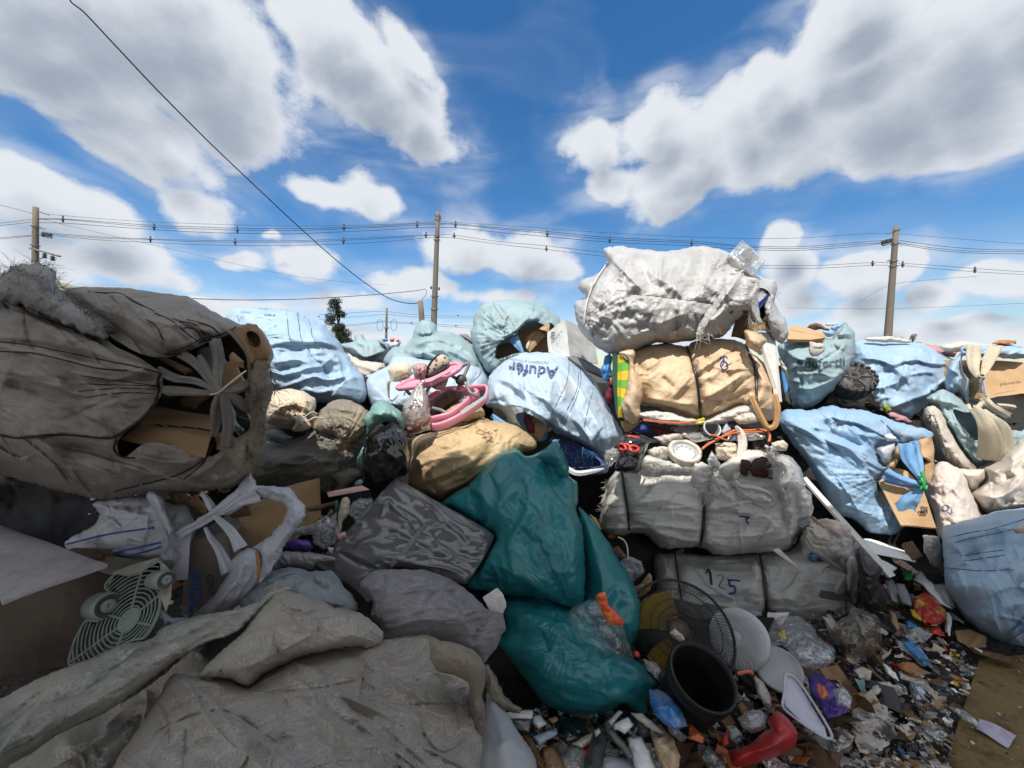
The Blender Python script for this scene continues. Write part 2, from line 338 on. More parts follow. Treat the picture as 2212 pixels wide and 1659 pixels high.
def relax(P0, G, pin, valid, e, ang, seed):
    """three passes, coarse folds first"""
    ex = np.array([.35+1.3*math.sin(R(ang))**2, .35+1.3*math.cos(R(ang))**2]) if ang is not None else np.array([1., 1.])
    h, w, _ = P0.shape; D = np.zeros_like(P0); rng = np.random.RandomState(seed)
    for s_, k, it, ka, kb in ((4, 1.3, 130, .006, .9), (2, .8, 70, .02, .7), (1, .45, 30, .035, .5)):
        if min(h, w)/s_ < 9: continue
        iy = np.arange(0, h, s_); ix = np.arange(0, w, s_); g = np.ix_(iy, ix); va = valid[g]
        m = va.copy(); m[1:] &= va[:-1]; m[:-1] &= va[1:]; m[:, 1:] &= va[:, :-1]; m[:, :-1] &= va[:, 1:]; m[0] = m[-1] = False; m[:, 0] = m[:, -1] = False
        pc = pin[g] | ~m; sz = float(np.median(np.linalg.norm(np.diff(P0[g], axis=1), axis=-1))); S = G[g]+D[g]; jn = rng.randn(*va.shape)[..., None]*sz*(.3 if s_ == 4 else .06); S = S+np.where(pc[..., None], 0, jn*np.array([.1, -1, .3]))
        Q = buckle(P0[g], S, np.where(pc[..., None], G[g], G[g]+D[g]), pc, va, ex*e*k, it, ka, kb); Dc = np.where(va[..., None], Q-G[g], 0)
        if s_ == 1: D = Dc; break
        uy = np.minimum(np.arange(h)/s_, len(iy)-1.001); ux = np.minimum(np.arange(w)/s_, len(ix)-1.001); i0 = uy.astype(int); j0 = ux.astype(int); fy = (uy-i0)[:, None, None]; fx = (ux-j0)[None, :, None]
        i1 = np.minimum(i0+1, len(iy)-1); j1 = np.minimum(j0+1, len(ix)-1)
        D = (Dc[i0][:, j0]*(1-fx)+Dc[i0][:, j1]*fx)*(1-fy)+(Dc[i1][:, j0]*(1-fx)+Dc[i1][:, j1]*fx)*fy
        for _ in range(max(1, s_//2)): D[1:-1] = (D[:-2]+2*D[1:-1]+D[2:])/4; D[:, 1:-1] = (D[:, :-2]+2*D[:, 1:-1]+D[:, 2:])/4
        D = np.where((valid & ~pin)[..., None], D, 0)
    return G+D
CLOTH = {}
def disp_field(X, Y, wr, rad, folds):
    """height of cloth folds in picture units"""
    H = np.zeros(X.shape)
    for l in wr:
        kind, s, a = l[:3]; ang = l[3] if len(l) > 3 else 0; asp = l[4] if len(l) > 4 else 1; seed = l[5] if len(l) > 5 else 3
        c, sn = math.cos(R(ang)), math.sin(R(ang))
        U = (X*c+Y*sn)/(s*asp); V = (-X*sn+Y*c)/s
        wx = perlin(U*.7+9, V*.7, seed+11)*.55; wy = perlin(U*.7, V*.7+5, seed+12)*.55
        U = U+wx; V = V+wy
        if kind == 'soft': H += a*perlin(U, V, seed)
        elif kind in ('ridge', 'valley'):       # separate tension folds with a crest and flat cloth between
            n = perlin(U, V, seed); m = np.clip(perlin(U*.45, V*.45, seed+5)*1.6+.55, .12, 1.4)
            r = np.clip(1-np.abs(n)*2.6, 0, 1)**1.25; g = min(a*GR, .5*s)*(.62*r*m+.45*n)
            H += g if kind == 'ridge' else -g
        elif kind == 'cell':                    # large flat facets
            m = np.clip(perlin(U*.5, V*.5, seed+5)*1.4+.7, .25, 1.5)
            A_ = min(a*GC, .48*s); H += A_*(facet(U+wx, V+wy, seed)-.5)*m+.4*A_*(facet(U*1.9+wy, V*1.9, seed+3)-.5)
        elif kind == 'crumple':                 # crumpled paper: planes meeting in sharp creases
            m = np.clip(perlin(U*.3, V*.3, seed+5)*1.5+.75, .3, 1.5)
            for o in range(3):
                k = 1.9**o; ca, sa = math.cos(o*1.1), math.sin(o*1.1)
                H += min(a*GC, .36*s)/k**.95*(facet((U*ca-V*sa)*k+wx, (U*sa+V*ca)*k+wy, seed+o*7)-.5)*m
    for l in rad:       # folds running out of a tied point
        cx, cy, nf, a, r0 = l[:5]; seed = l[5] if len(l) > 5 else 1
        th = np.arctan2(Y-cy, X-cx); r = np.hypot(X-cx, Y-cy)+1e-3
        u = np.cos(th)*nf/3; v = np.sin(th)*nf/3; lr = np.log(r+8)*.8
        n = perlin(u+lr*.35+20, v+7, seed); n2 = perlin(u*2+5, v*2+lr*.5, seed+3)
        H += 1.6*a*(np.clip(1-np.abs(n)*2.8, 0, 1)+.5*np.clip(1-np.abs(n2)*2.8, 0, 1)-.5)*np.exp(-r/r0)*np.minimum(r/(r0*.12+1), 1)
    for l in folds:
        P, a, w = l[0], l[1]*1.35, l[2]; mode = l[3] if len(l) > 3 else 'r'
        P = resample(spl(P, 6), 6, False) if len(P) > 2 else np.asarray(P)
        dd, sg, px, py = nearest(X, Y, P, False)
        e0 = np.hypot(px-P[0][0], py-P[0][1]); e1 = np.hypot(px-P[-1][0], py-P[-1][1])
        ln = np.linalg.norm(np.diff(P, axis=0), axis=1).sum()
        fade = np.clip(np.minimum(e0, e1)/(min(.22*ln, 45)+1e-6), 0, 1); fade = fade*fade*(3-2*fade)
        if mode == 'r': H += a*fade*np.exp(-(dd/w)**1.2)
        else:
            s = dd*sg; st = np.clip(s/(w*.5)+.5, 0, 1); st = st*st*(3-2*st)
            H += a*fade*st*np.exp(-np.maximum(s, 0)/(7*w))
    return H
def lump(name, label, cat, out, d, bulge, mat, gx=0, gy=0, back=None, p=.5, step=4, wr=(), rad=(), folds=(), holes=(), jit=1.6, group=None, parent=None, smooth=6, taper=None, dfun=None, lip=.02, seed=None, sheet=None, cr=None, cre=None):
    """a stuffed or crumpled body: outline out (picture units) standing at depth d, bulging towards and away from the viewer; folds are real relief"""
    out = np.asarray(out, float)
    ext = float(max(out.max(0)-out.min(0))); small = ext < 115 and smooth == 6 and parent is None
    if sheet is None: sheet = small and name in SHEETS
    if small:
        smooth = 0; bulge = bulge*.7
        wr = [(l[0], max(l[1], ext*.22), l[2]*1.2)+tuple(l[3:]) if l[0] in ('crumple', 'cell') else l for l in wr]
        if sheet: wr = list(wr)+[('soft', ext*.45, ext*.10, 20, 1.4, 5), ('cell', ext*.35, ext*.12, 10, 1, 7)]
    P = resample(spl(out, smooth, True) if smooth else out, max(step*.8, 1.2))
    sd_ = seed if seed is not None else int(abs(out[0][0]*7+out[0][1]*13)) % 997
    nrm = np.stack([-(np.roll(P[:,1], -1)-np.roll(P[:,1], 1)), np.roll(P[:,0], -1)-np.roll(P[:,0], 1)], -1); nrm /= np.linalg.norm(nrm, axis=1)[:, None]+1e-9
    if jit: P = P+nrm*(jit*(perlin(P[:,0]/17, P[:,1]/17, sd_)*1.4+.7*perlin(P[:,0]/6, P[:,1]/6, sd_+1)))[:, None]
    x0, y0 = P.min(0)-step*1.5; x1, y1 = P.max(0)+step*1.5
    xs = np.arange(x0, x1+step, step); ys = np.arange(y0, y1+step, step); X, Y = np.meshgrid(xs, ys)
    cxs, cys = (xs[:-1]+xs[1:])/2, (ys[:-1]+ys[1:])/2; CXg, CYg = np.meshgrid(cxs, cys)
    cell = inside(CXg, CYg, P)
    HP = [resample(spl(np.asarray(h, float), 5, True), step) for h in holes]
    hol = np.zeros(cell.shape, bool)
    for h in HP: hol |= inside(CXg, CYg, h)
    def used(c):
        k = np.zeros(X.shape, int); k[:-1, :-1] += c; k[1:, :-1] += c; k[:-1, 1:] += c; k[1:, 1:] += c; return k
    ku = used(cell); border = (ku > 0) & (ku < 4)
    dist, _, px, py = nearest(X, Y, P)
    X = np.where(border, px, X); Y = np.where(border, py, Y); t = np.where(border, 0, dist)
    m = (ku > 0)
    kh = used(cell & ~hol); hb = (kh > 0) & (kh < 4) & ~border
    if len(HP):
        best = np.full(X.shape, 1e9); hx = X.copy(); hy = Y.copy()
        for h in HP:
            dd, _, qx, qy = nearest(X, Y, h); k = dd < best; best = np.where(k, dd, best); hx = np.where(k, qx, hx); hy = np.where(k, qy, hy)
        k = hb & (best < step*1.5); X = np.where(k, hx, X); Y = np.where(k, hy, Y)
    u = poisson(ku == 4); u = u/(u.max()+1e-9)
    Rr = math.sqrt(max(cell.sum(), 1))*step
    h = np.power(np.clip(u, 0, 1), p)
    mx_, my_ = out[:,0].mean(), out[:,1].mean()
    base = (d+gx*(X-mx_)/100+gy*(Y-my_)/100) if dfun is None else dfun(X, Y)
    if cre is None and ext > 140 and name in ('bulk_bag', 'woven_sack', 'waste_bale', 'plastic_bag', 'bag_lobe', 'hem_flap'):
        ra = [l for l in wr if l[0] == 'ridge' and len(l) > 3]; cre = (int(ext/15), ra[0][3] if ra else 0, 38, 5.2, 3.6)
    if cre:         # long sharp creases running across the cloth
        rng = np.random.RandomState(sd_+5); n_, an_, sprd, am_, wd_ = cre; folds = list(folds)
        for _ in range(n_):
            q = out[rng.randint(len(out))]*.0+np.array([rng.uniform(*np.percentile(out[:,0], [3, 97])), rng.uniform(*np.percentile(out[:,1], [3, 97]))]); a_ = R(an_+rng.randn()*sprd); ln_ = ext*(.10+.28*rng.rand()); u_ = np.array([math.cos(a_), math.sin(a_)]); v_ = np.array([-u_[1], u_[0]]); bw = rng.randn()*.10*ln_
            pl_ = np.array([q-u_*ln_/2, q-u_*ln_/5+v_*bw*.8, q+u_*ln_/5+v_*bw, q+u_*ln_/2+v_*rng.randn()*.05*ln_]); k_ = rng.rand()
            folds.append((pl_, am_*(.5+rng.rand())*(-.8 if k_ > .8 else 1), wd_*(.6+.8*rng.rand()), 's' if k_ < .42 else 'r'))
    Hh = disp_field(X, Y, wr, rad, folds)
    tp = np.clip(t/(taper if taper else 5*step), 0, 1)
    if sheet: tp = .45+.55*tp
    dep = base-bulge*h-Hh*(base/F)*tp
    bk = base+(back if back is not None else bulge*.7)*h+.002
    if cr is None: cr = CLOTH.get(getattr(mat, 'name', ''), 0)*(1 if ext > 60 else 0)*(.6 if name == 'waste_bale' else 1)
    PF = at(X, Y, dep)
    if cr:
        ra = [l for l in wr if l[0] == 'ridge' and len(l) > 4 and l[4] >= 2]; G_ = PF; P0 = at(X, Y, base-bulge*h)
        PF = relax(P0, G_, border | hb, m, cr, ra[0][3] if ra else None, sd_)
        rel = PF-np.array([0, 0, CAMZ]); dep = rel[..., 1]*cp-rel[..., 2]*sp_
    if sheet: bk = dep+.0025
    idx = -np.ones(X.shape, int); sel = m; idx[sel] = np.arange(sel.sum()); nV = int(sel.sum())
    Vf = PF[sel]; Vb = at(X[sel], Y[sel], np.maximum(bk[sel], dep[sel]+.0015)) if not sheet else PF[sel]+(PF[sel]-np.array([0, 0, CAMZ]))/np.linalg.norm(PF[sel]-np.array([0, 0, CAMZ]), axis=1)[:, None]*.0025
    def faces(c, flip):
        j, i = np.nonzero(c); a = idx[j, i]; b = idx[j, i+1]; cc = idx[j+1, i+1]; dd = idx[j+1, i]
        return np.stack([a, dd, cc, b] if not flip else [a, b, cc, dd], -1)
    ff = faces(cell & ~hol, False); fb = faces(cell, True)
    # the border ring is shared, interior back vertices are their own
    bi = border[sel]; mapb = np.where(bi & (not sheet), np.arange(nV), np.arange(nV)+nV)
    V = np.vstack([Vf, Vb]); Fc = np.vstack([ff, mapb[fb]])
    if sheet:       # close the edge of the cloth
        ed = np.vstack([ff[:, [k, (k+1) % 4]] for k in range(4)]); ky = np.sort(ed, 1); ky = ky[:, 0].astype(np.int64)*10**7+ky[:, 1]; uq, ct = np.unique(ky, return_counts=True)
        one = ed[np.isin(ky, uq[ct == 1])]; one = one[bi[one[:, 0]] & bi[one[:, 1]]]
        Fc = np.vstack([Fc, np.stack([one[:, 1], one[:, 0], one[:, 0]+nV, one[:, 1]+nV], -1)])
    if len(HP):     # turn the rim of each opening inwards
        e = {}
        for q in ff:
            for k in range(4):
                a, b = int(q[k]), int(q[(k+1) % 4]); e[(min(a, b), max(a, b))] = e.get((min(a, b), max(a, b)), 0)+1
        bset = set(np.nonzero(bi)[0].tolist()); rim = [k for k, v in e.items() if v == 1 and not (k[0] in bset and k[1] in bset)]
        vs = sorted({i for k in rim for i in k}); mp = {v: len(V)+i for i, v in enumerate(vs)}
        Pv = V[vs]; dirn = Pv-np.array([0, 0, CAMZ]); dirn /= np.linalg.norm(dirn, axis=1)[:, None]
        V = np.vstack([V, Pv+dirn*lip]); Fc = np.vstack([Fc, np.array([(a, b, mp[b], mp[a]) for a, b in rim])])
    usedv = np.zeros(len(V), bool); usedv[Fc.ravel()] = True; rm = np.cumsum(usedv)-1
    o = mesh(name, V[usedv], rm[Fc], mat, parent)
    if parent is None: tag(o, label, cat, group)
    dd2 = np.where(m, dep, np.nan)
    o_s = (xs, ys, dd2, base)
    SURF[o.name] = o_s
    return o
def dep_at(o, x, y, off=.003, win=1):
    """depth of a lump's front under picture points"""
    xs, ys, D, B = SURF[o.name]; st = xs[1]-xs[0]; x = np.atleast_1d(np.asarray(x, float)); y = np.atleast_1d(np.asarray(y, float)); r = []
    for a, b in zip(x, y):
        i = int(np.clip(round((a-xs[0])/st), 0, len(xs)-1)); j = int(np.clip(round((b-ys[0])/st), 0, len(ys)-1))
        q = D[max(j-win, 0):j+win+1, max(i-win, 0):i+win+1]
        r.append(np.nanmin(q) if np.isfinite(q).any() else B[j, i])
    return np.array(r)-off
def on(o, P, off=.003, n=8, win=1):
    Q = spl(P, n) if len(P) > 1 else P
    dd = dep_at(o, Q[:,0], Q[:,1], off, win)
    if len(dd) > 4: dd = np.convolve(np.pad(dd, 1, mode='edge'), [.25, .5, .25], 'valid')
    return at(Q[:,0], Q[:,1], dd)
def seam(o, P, r=.002, mat=None, name='seam', n=8, off=.0028):
    return tube(name, on(o, P, off, n, 0), r, mat, o, 4)
def fringe(name, P3, n, ln, dirs, mat, parent, r=.0012, spread=.5, seed=1, droop=.3):
    """frayed threads growing out of a line of world points, one mesh"""
    rng = np.random.RandomState(seed); Q = resample(np.asarray(P3, float), .01, False) if len(P3) > 1 else np.repeat(P3, 2, 0); mb = MB()
    for i in range(n):
        p = Q[rng.randint(len(Q))]+rng.randn(3)*.003; v = np.array(dirs)+rng.randn(3)*spread; v /= np.linalg.norm(v); l = ln*(.4+.8*rng.rand())
        k = rng.randn(3)*.35; pts = [p+v*l*t+(k*t*t+np.array([0, 0, -droop])*t*t)*l for t in (0, .25, .5, .75, 1)]
        V, Fc = tubeg(pts, [r, r, r*.9, r*.7, r*.3], 3); mb.add(V, Fc)
    return mb.build(name, mat, parent)
def text_mesh(s, bold=0):
    cu = bpy.data.curves.new('t', 'FONT'); cu.body = s; cu.align_x = 'CENTER'; cu.align_y = 'CENTER'; cu.size = 1; cu.resolution_u = 3; cu.offset = bold
    ob = bpy.data.objects.new('t', cu); COL.objects.link(ob)
    dg = bpy.context.evaluated_depsgraph_get(); me = bpy.data.meshes.new_from_object(ob.evaluated_get(dg))
    bm = bmesh.new(); bm.from_mesh(me); bpy.data.objects.remove(ob); bpy.data.curves.remove(cu); bpy.data.meshes.remove(me)
    xs = [v.co.x for v in bm.verts]; x0, x1 = min(xs), max(xs); k = .12; x = x0+k
    while x < x1:
        bmesh.ops.bisect_plane(bm, geom=bm.verts[:]+bm.edges[:]+bm.faces[:], plane_co=(x, 0, 0), plane_no=(1, 0, 0)); x += k
    for y in (-.3, -.15, 0, .15, .3): bmesh.ops.bisect_plane(bm, geom=bm.verts[:]+bm.edges[:]+bm.faces[:], plane_co=(0, y, 0), plane_no=(0, 1, 0))
    bm.verts.index_update(); V = np.array([v.co[:] for v in bm.verts]); Fc = [[v.index for v in f.verts] for f in bm.faces]; bm.free(); return V, Fc
def text_on(o, s, cx, cy, size, ang, mat, sx=1, off=.004, name='lettering', bold=0, curve=0, flip=False, fn=None):
    V, Fc = text_mesh(s, bold); x = V[:,0]*size*sx*(-1 if flip else 1); y = -V[:,1]*size+curve*x*x/100.0
    c, sn = math.cos(R(ang)), math.sin(R(ang)); X = cx+x*c-y*sn; Y = cy+x*sn+y*c
    if fn: W3 = fn(X, Y)
    else: W3 = at(X, Y, dep_at(o, X, Y, off, 0 if size < 30 else 1))
    return mesh(name, W3, Fc, mat, o, smooth=False)
def strokes_on(o, strokes, r, mat, name='handwriting', off=.002):
    mb = MB()
    for P in strokes:
        V, Fc = tubeg(on(o, P, off, 5, 0), r, 5); mb.add(V, Fc)
    return mb.build(name, mat, o)
# ------------------------------------------------------------------ materials
def mat_new(name):
    m = bpy.data.materials.new(name); m.use_nodes = True; t = m.node_tree; b = t.nodes['Principled BSDF']; return m, t, b
def set_in(b, **k):
    for a, v in k.items():
        a = a.replace('_', ' ')
        if a in b.inputs: b.inputs[a].default_value = v
def rgba(c): return (c[0], c[1], c[2], 1)
def cloth(name, c, c2=None, dirt=(.16, .12, .08), amt=.35, rough=.6, weave=0, fine=.5, fs=60, spec=.3, dscale=4, streak=1, wscale=260, trans=0, bd=.009):
    m, t, b = mat_new(name); n = t.nodes; l = t.links; CLOTH[m.name] = 0
    tc = n.new('ShaderNodeTexCoord'); ob = tc.outputs['Object']
    def noi(s, det=4, ro=.6, vec=ob):
        q = n.new('ShaderNodeTexNoise'); q.inputs['Scale'].default_value = s; q.inputs['Detail'].default_value = det; q.inputs['Roughness'].default_value = ro; l.new(vec, q.inputs['Vector']); return q.outputs[0]
    def ramp(v, a, bb):
        q = n.new('ShaderNodeMapRange'); q.interpolation_type = 'SMOOTHSTEP'; l.new(v, q.inputs[0]); q.inputs[1].default_value = a; q.inputs[2].default_value = bb; return q.outputs[0]
    def mix(f, A, B, blend='MIX'):
        q = n.new('ShaderNodeMix'); q.data_type = 'RGBA'; q.blend_type = blend
        for k, v in (('Factor', f), ('A', A), ('B', B)):
            s = q.inputs[k] if k == 'Factor' else [i for i in q.inputs if i.name == k and i.type == 'RGBA'][0]
            if isinstance(v, tuple): s.default_value = v
            elif isinstance(v, (int, float)): s.default_value = v
            else: l.new(v, s)
        return [o for o in q.outputs if o.type == 'RGBA'][0]
    mpg = n.new('ShaderNodeMapping'); l.new(ob, mpg.inputs[0]); mpg.inputs['Scale'].default_value = (1, 1, streak); mpg.inputs['Rotation'].default_value = (.3, .5, .4)
    c2 = c2 or tuple(v*.82 for v in c)
    col = mix(ramp(noi(3.1), .35, .65), rgba(c), rgba(c2))
    col = mix(mth('MULTIPLY', ramp(noi(dscale, 7, .7, mpg.outputs[0]), .47, .72), amt, tree=t), col, rgba(dirt))
    col = mix(mth('MULTIPLY', ramp(noi(dscale*7, 5, .75), .52, .75), amt*.6, tree=t), col, rgba(tuple(v*.8 for v in dirt)))
    if amt > .05:
        sp = n.new('ShaderNodeTexVoronoi'); sp.inputs['Scale'].default_value = 38; l.new(ob, sp.inputs['Vector'])
        spv = mth('MULTIPLY', mth('LESS_THAN', sp.outputs['Distance'], .09, tree=t), mth('GREATER_THAN', noi(9), .55, tree=t), tree=t)
        col = mix(mth('MULTIPLY', spv, min(.75, amt*1.6), tree=t), col, rgba(tuple(v*.4 for v in dirt)))
    if weave >= .9:     # the open weave shows as a faint grid of lighter tapes
        wc_ = []
        for ax in ('X', 'Z'):
            w_ = n.new('ShaderNodeTexWave'); w_.wave_type = 'BANDS'; w_.bands_direction = ax; w_.inputs['Scale'].default_value = wscale/6.28*.8; w_.inputs['Distortion'].default_value = 1.2; w_.inputs['Detail Scale'].default_value = 2; l.new(ob, w_.inputs['Vector']); wc_.append(w_.outputs['Fac'])
        gm_ = n.new('ShaderNodeMapRange'); l.new(mth('MULTIPLY', wc_[0], wc_[1], tree=t), gm_.inputs[0]); gm_.inputs[3].default_value = .78; gm_.inputs[4].default_value = 1.12
        cg = n.new('ShaderNodeVectorMath'); cg.operation = 'SCALE'; l.new(col, cg.inputs[0]); l.new(gm_.outputs[0], cg.inputs['Scale']); col = cg.outputs[0]
    l.new(col, b.inputs['Base Color'])
    # fine creases and weave as bump
    v = n.new('ShaderNodeTexVoronoi'); v.feature = 'DISTANCE_TO_EDGE'; v.inputs['Scale'].default_value = fs*.35
    wv = n.new('ShaderNodeVectorMath'); wv.operation = 'ADD'; l.new(ob, wv.inputs[0])
    nz = n.new('ShaderNodeTexNoise'); nz.inputs['Scale'].default_value = 14; nz.inputs['Detail'].default_value = 2; l.new(ob, nz.inputs['Vector'])
    sc = n.new('ShaderNodeVectorMath'); sc.operation = 'SCALE'; l.new(nz.outputs['Color'], sc.inputs[0]); sc.inputs['Scale'].default_value = .06; l.new(sc.outputs[0], wv.inputs[1]); l.new(wv.outputs[0], v.inputs['Vector'])
    hgt = mth('ADD', mth('MULTIPLY', mth('MINIMUM', v.outputs['Distance'], .09, tree=t), -3.2, tree=t), mth('MULTIPLY', noi(fs*.6, 5, .6), 1.0, tree=t), tree=t)
    bp = n.new('ShaderNodeBump'); bp.inputs['Strength'].default_value = fine; bp.inputs['Distance'].default_value = bd; l.new(hgt, bp.inputs['Height']); last = bp
    if weave:
        hs_ = []
        for ax in ('X', 'Z'):
            w_ = n.new('ShaderNodeTexWave'); w_.wave_type = 'BANDS'; w_.bands_direction = ax; w_.inputs['Scale'].default_value = wscale/6.28*1.0; w_.inputs['Distortion'].default_value = .6; w_.inputs['Detail Scale'].default_value = 3; l.new(wv.outputs[0], w_.inputs['Vector']); hs_.append(w_.outputs['Fac'])
        b2 = n.new('ShaderNodeBump'); b2.inputs['Strength'].default_value = weave; b2.inputs['Distance'].default_value = .002; l.new(mth('MULTIPLY', hs_[0], hs_[1], tree=t), b2.inputs['Height']); l.new(last.outputs[0], b2.inputs['Normal']); last = b2
    l.new(last.outputs[0], b.inputs['Normal'])
    set_in(b, Roughness=rough, Specular_IOR_Level=spec)
    if trans:
        tr = n.new('ShaderNodeBsdfTranslucent'); l.new(col, tr.inputs[0]); l.new(last.outputs[0], tr.inputs['Normal']); ms = n.new('ShaderNodeMixShader'); ms.inputs[0].default_value = trans
        l.new(b.outputs[0], ms.inputs[1]); l.new(tr.outputs[0], ms.inputs[2]); l.new(ms.outputs[0], n['Material Output'].inputs[0])
    return m
def clear(name, c=(.8, .82, .82), opaq=.10, rough=.07, edge=.5, dif=.22):
    """thin crumpled clear film"""
    m, t, b = mat_new(name); CLOTH[m.name] = 0; n = t.nodes; l = t.links
    set_in(b, Base_Color=rgba(c), Roughness=rough, Specular_IOR_Level=.8)
    tc = n.new('ShaderNodeTexCoord'); q = n.new('ShaderNodeTexNoise'); q.inputs['Scale'].default_value = 13; q.inputs['Detail'].default_value = 3; l.new(tc.outputs['Object'], q.inputs['Vector'])
    v = n.new('ShaderNodeTexVoronoi'); v.feature = 'DISTANCE_TO_EDGE'; v.inputs['Scale'].default_value = 15; l.new(tc.outputs['Object'], v.inputs['Vector'])
    bp = n.new('ShaderNodeBump'); bp.inputs['Strength'].default_value = .7; bp.inputs['Distance'].default_value = .03; l.new(mth('SUBTRACT', q.outputs[0], mth('MINIMUM', v.outputs['Distance'], .12, tree=t), tree=t), bp.inputs['Height']); l.new(bp.outputs[0], b.inputs['Normal'])
    lw = n.new('ShaderNodeLayerWeight'); lw.inputs[0].default_value = .45; l.new(bp.outputs[0], lw.inputs['Normal'])
    f = mth('ADD', mth('MULTIPLY', lw.outputs['Facing'], edge, tree=t), opaq, tree=t, clamp=True)
    tr = n.new('ShaderNodeBsdfTransparent'); ms = n.new('ShaderNodeMixShader'); l.new(f, ms.inputs[0]); gl = n.new('ShaderNodeBsdfGlossy'); gl.inputs['Roughness'].default_value = rough+.03; gl.inputs['Color'].default_value = (.9, .9, .9, 1); l.new(bp.outputs[0], gl.inputs['Normal']); m2 = n.new('ShaderNodeMixShader'); m2.inputs[0].default_value = dif if opaq < .2 else .55; l.new(gl.outputs[0], m2.inputs[1]); l.new(b.outputs[0], m2.inputs[2])
    l.new(tr.outputs[0], ms.inputs[1]); l.new(m2.outputs[0], ms.inputs[2]); l.new(ms.outputs[0], n['Material Output'].inputs[0])
    return m
def plain(name, c, rough=.5, spec=.4, var=.25, vs=20, metal=0, dirt=None, amt=.4, bump=.15):
    m, t, b = mat_new(name); n = t.nodes; l = t.links
    tc = n.new('ShaderNodeTexCoord'); q = n.new('ShaderNodeTexNoise'); q.inputs['Scale'].default_value = vs; q.inputs['Detail'].default_value = 5; l.new(tc.outputs['Object'], q.inputs['Vector'])
    mr = n.new('ShaderNodeMapRange'); l.new(q.outputs[0], mr.inputs[0]); mr.inputs[1].default_value = .3; mr.inputs[2].default_value = .7
    mx_ = n.new('ShaderNodeMix'); mx_.data_type = 'RGBA'; l.new(mr.outputs[0], mx_.inputs['Factor'])
    A = [i for i in mx_.inputs if i.type == 'RGBA']; A[0].default_value = rgba(c); A[1].default_value = rgba(dirt if dirt else tuple(v*(1-var) for v in c))
    if dirt: mr.inputs[1].default_value = .48; mr.inputs[4].default_value = amt
    l.new([o for o in mx_.outputs if o.type == 'RGBA'][0], b.inputs['Base Color'])
    if bump:
        bp = n.new('ShaderNodeBump'); bp.inputs['Strength'].default_value = bump; bp.inputs['Distance'].default_value = .01; l.new(q.outputs[0], bp.inputs['Height']); l.new(bp.outputs[0], b.inputs['Normal'])
    set_in(b, Roughness=rough, Specular_IOR_Level=spec, Metallic=metal)
    return m
M = {}
def stiff(*k):
    for q in k: CLOTH[M[q].name] = 0
M['dgrey'] = cloth('grimy grey weave', (.37,.335,.295), (.29,.26,.225), (.10,.075,.05), .5, weave=.4, wscale=2400, fine=.55)
M['fgrey'] = cloth('dusty grey weave', (.54,.49,.42), (.47,.42,.355), (.20,.14,.09), .25, weave=1.0, wscale=420, fine=.6, fs=60, bd=.010)
M['fgreen'] = cloth('grey weave with green tint', (.53,.475,.41), (.40,.43,.37), (.20,.14,.09), .25, weave=1.0, wscale=420, fine=.6, fs=60, bd=.010)
M['lgrey'] = cloth('mesh weave', (.37,.355,.37), (.29,.275,.28), (.2,.17,.15), .25, weave=1, wscale=420, fine=.6, fs=80)
M['bgrey'] = cloth('blue grey weave', (.33,.36,.38), (.27,.30,.32), (.2,.19,.17), .3, weave=.6, wscale=1500, fine=.6)
M['blue'] = cloth('light blue weave', (.37,.51,.65), (.31,.45,.60), (.30,.26,.2), .42, fine=.5, trans=.08, spec=.45, rough=.45)
M['paleblue'] = cloth('pale blue weave', (.46,.57,.69), (.40,.52,.66), (.34,.26,.18), .48, fine=.6, trans=.08, spec=.45, rough=.45)
M['teal_w'] = cloth('blue green weave', (.31,.42,.45), (.26,.37,.41), (.24,.22,.16), .5, fine=.5, trans=.06, spec=.4, rough=.5)
M['azure'] = cloth('mid blue weave', (.25,.41,.60), (.31,.46,.63), (.36,.33,.28), .42, fine=.5, trans=.08, rough=.45, spec=.45)
M['white'] = cloth('white glossy weave', (.47,.47,.475), (.39,.39,.39), (.33,.28,.22), .4, rough=.38, fine=.75, fs=50, spec=.55)
M['balew'] = cloth('off white bale wrap', (.58,.57,.54), (.50,.49,.46), (.22,.18,.13), .3, rough=.45, fine=.5, spec=.4)
M['baleg'] = cloth('grey bale wrap', (.42,.42,.41), (.35,.35,.34), (.16,.14,.12), .4, rough=.5, fine=.4, spec=.35)
M['cream'] = cloth('cream weave', (.62,.54,.43), (.55,.47,.36), (.35,.22,.11), .35, rough=.5, fine=.6)
M['tan'] = cloth('tan bale weave', (.64,.49,.33), (.58,.43,.28), (.42,.22,.10), .5, rough=.5, fine=.6, dscale=5)
M['sack'] = cloth('ochre sack', (.50,.38,.22), (.44,.32,.18), (.25,.16,.08), .4, rough=.5, fine=.55, dscale=3)
M['brown'] = cloth('mud stained weave', (.30,.25,.185), (.2,.185,.16), (.16,.10,.055), .7, weave=.3, fine=.8, wscale=1800)
M['mud'] = cloth('dark grey green weave', (.19,.18,.155), (.14,.135,.12), (.09,.075,.055), .6, weave=.3, wscale=1800, fine=.45)
M['offw'] = cloth('dusty off white weave', (.56,.52,.46), (.48,.43,.38), (.36,.26,.2), .35, fine=.55)
M['pinkw'] = cloth('pinkish white weave', (.60,.53,.48), (.54,.45,.40), (.4,.28,.22), .35, fine=.6)
M['frostw'] = cloth('frosted white film', (.60,.61,.66), (.52,.53,.58), (.3,.28,.26), .2, rough=.35, fine=.4, trans=.2, spec=.5)
M['pinkb'] = cloth('dusty pink cloth', (.45,.24,.26), None, (.2,.12,.1), .3)
M['strap'] = cloth('dirty strap webbing', (.25,.235,.215), None, (.12,.09,.06), .45, weave=.5, wscale=2500, fine=.3)
M['cstrap'] = cloth('cream strap webbing', (.56,.50,.38), None, (.35,.26,.14), .35, weave=.5, wscale=2500, fine=.3)
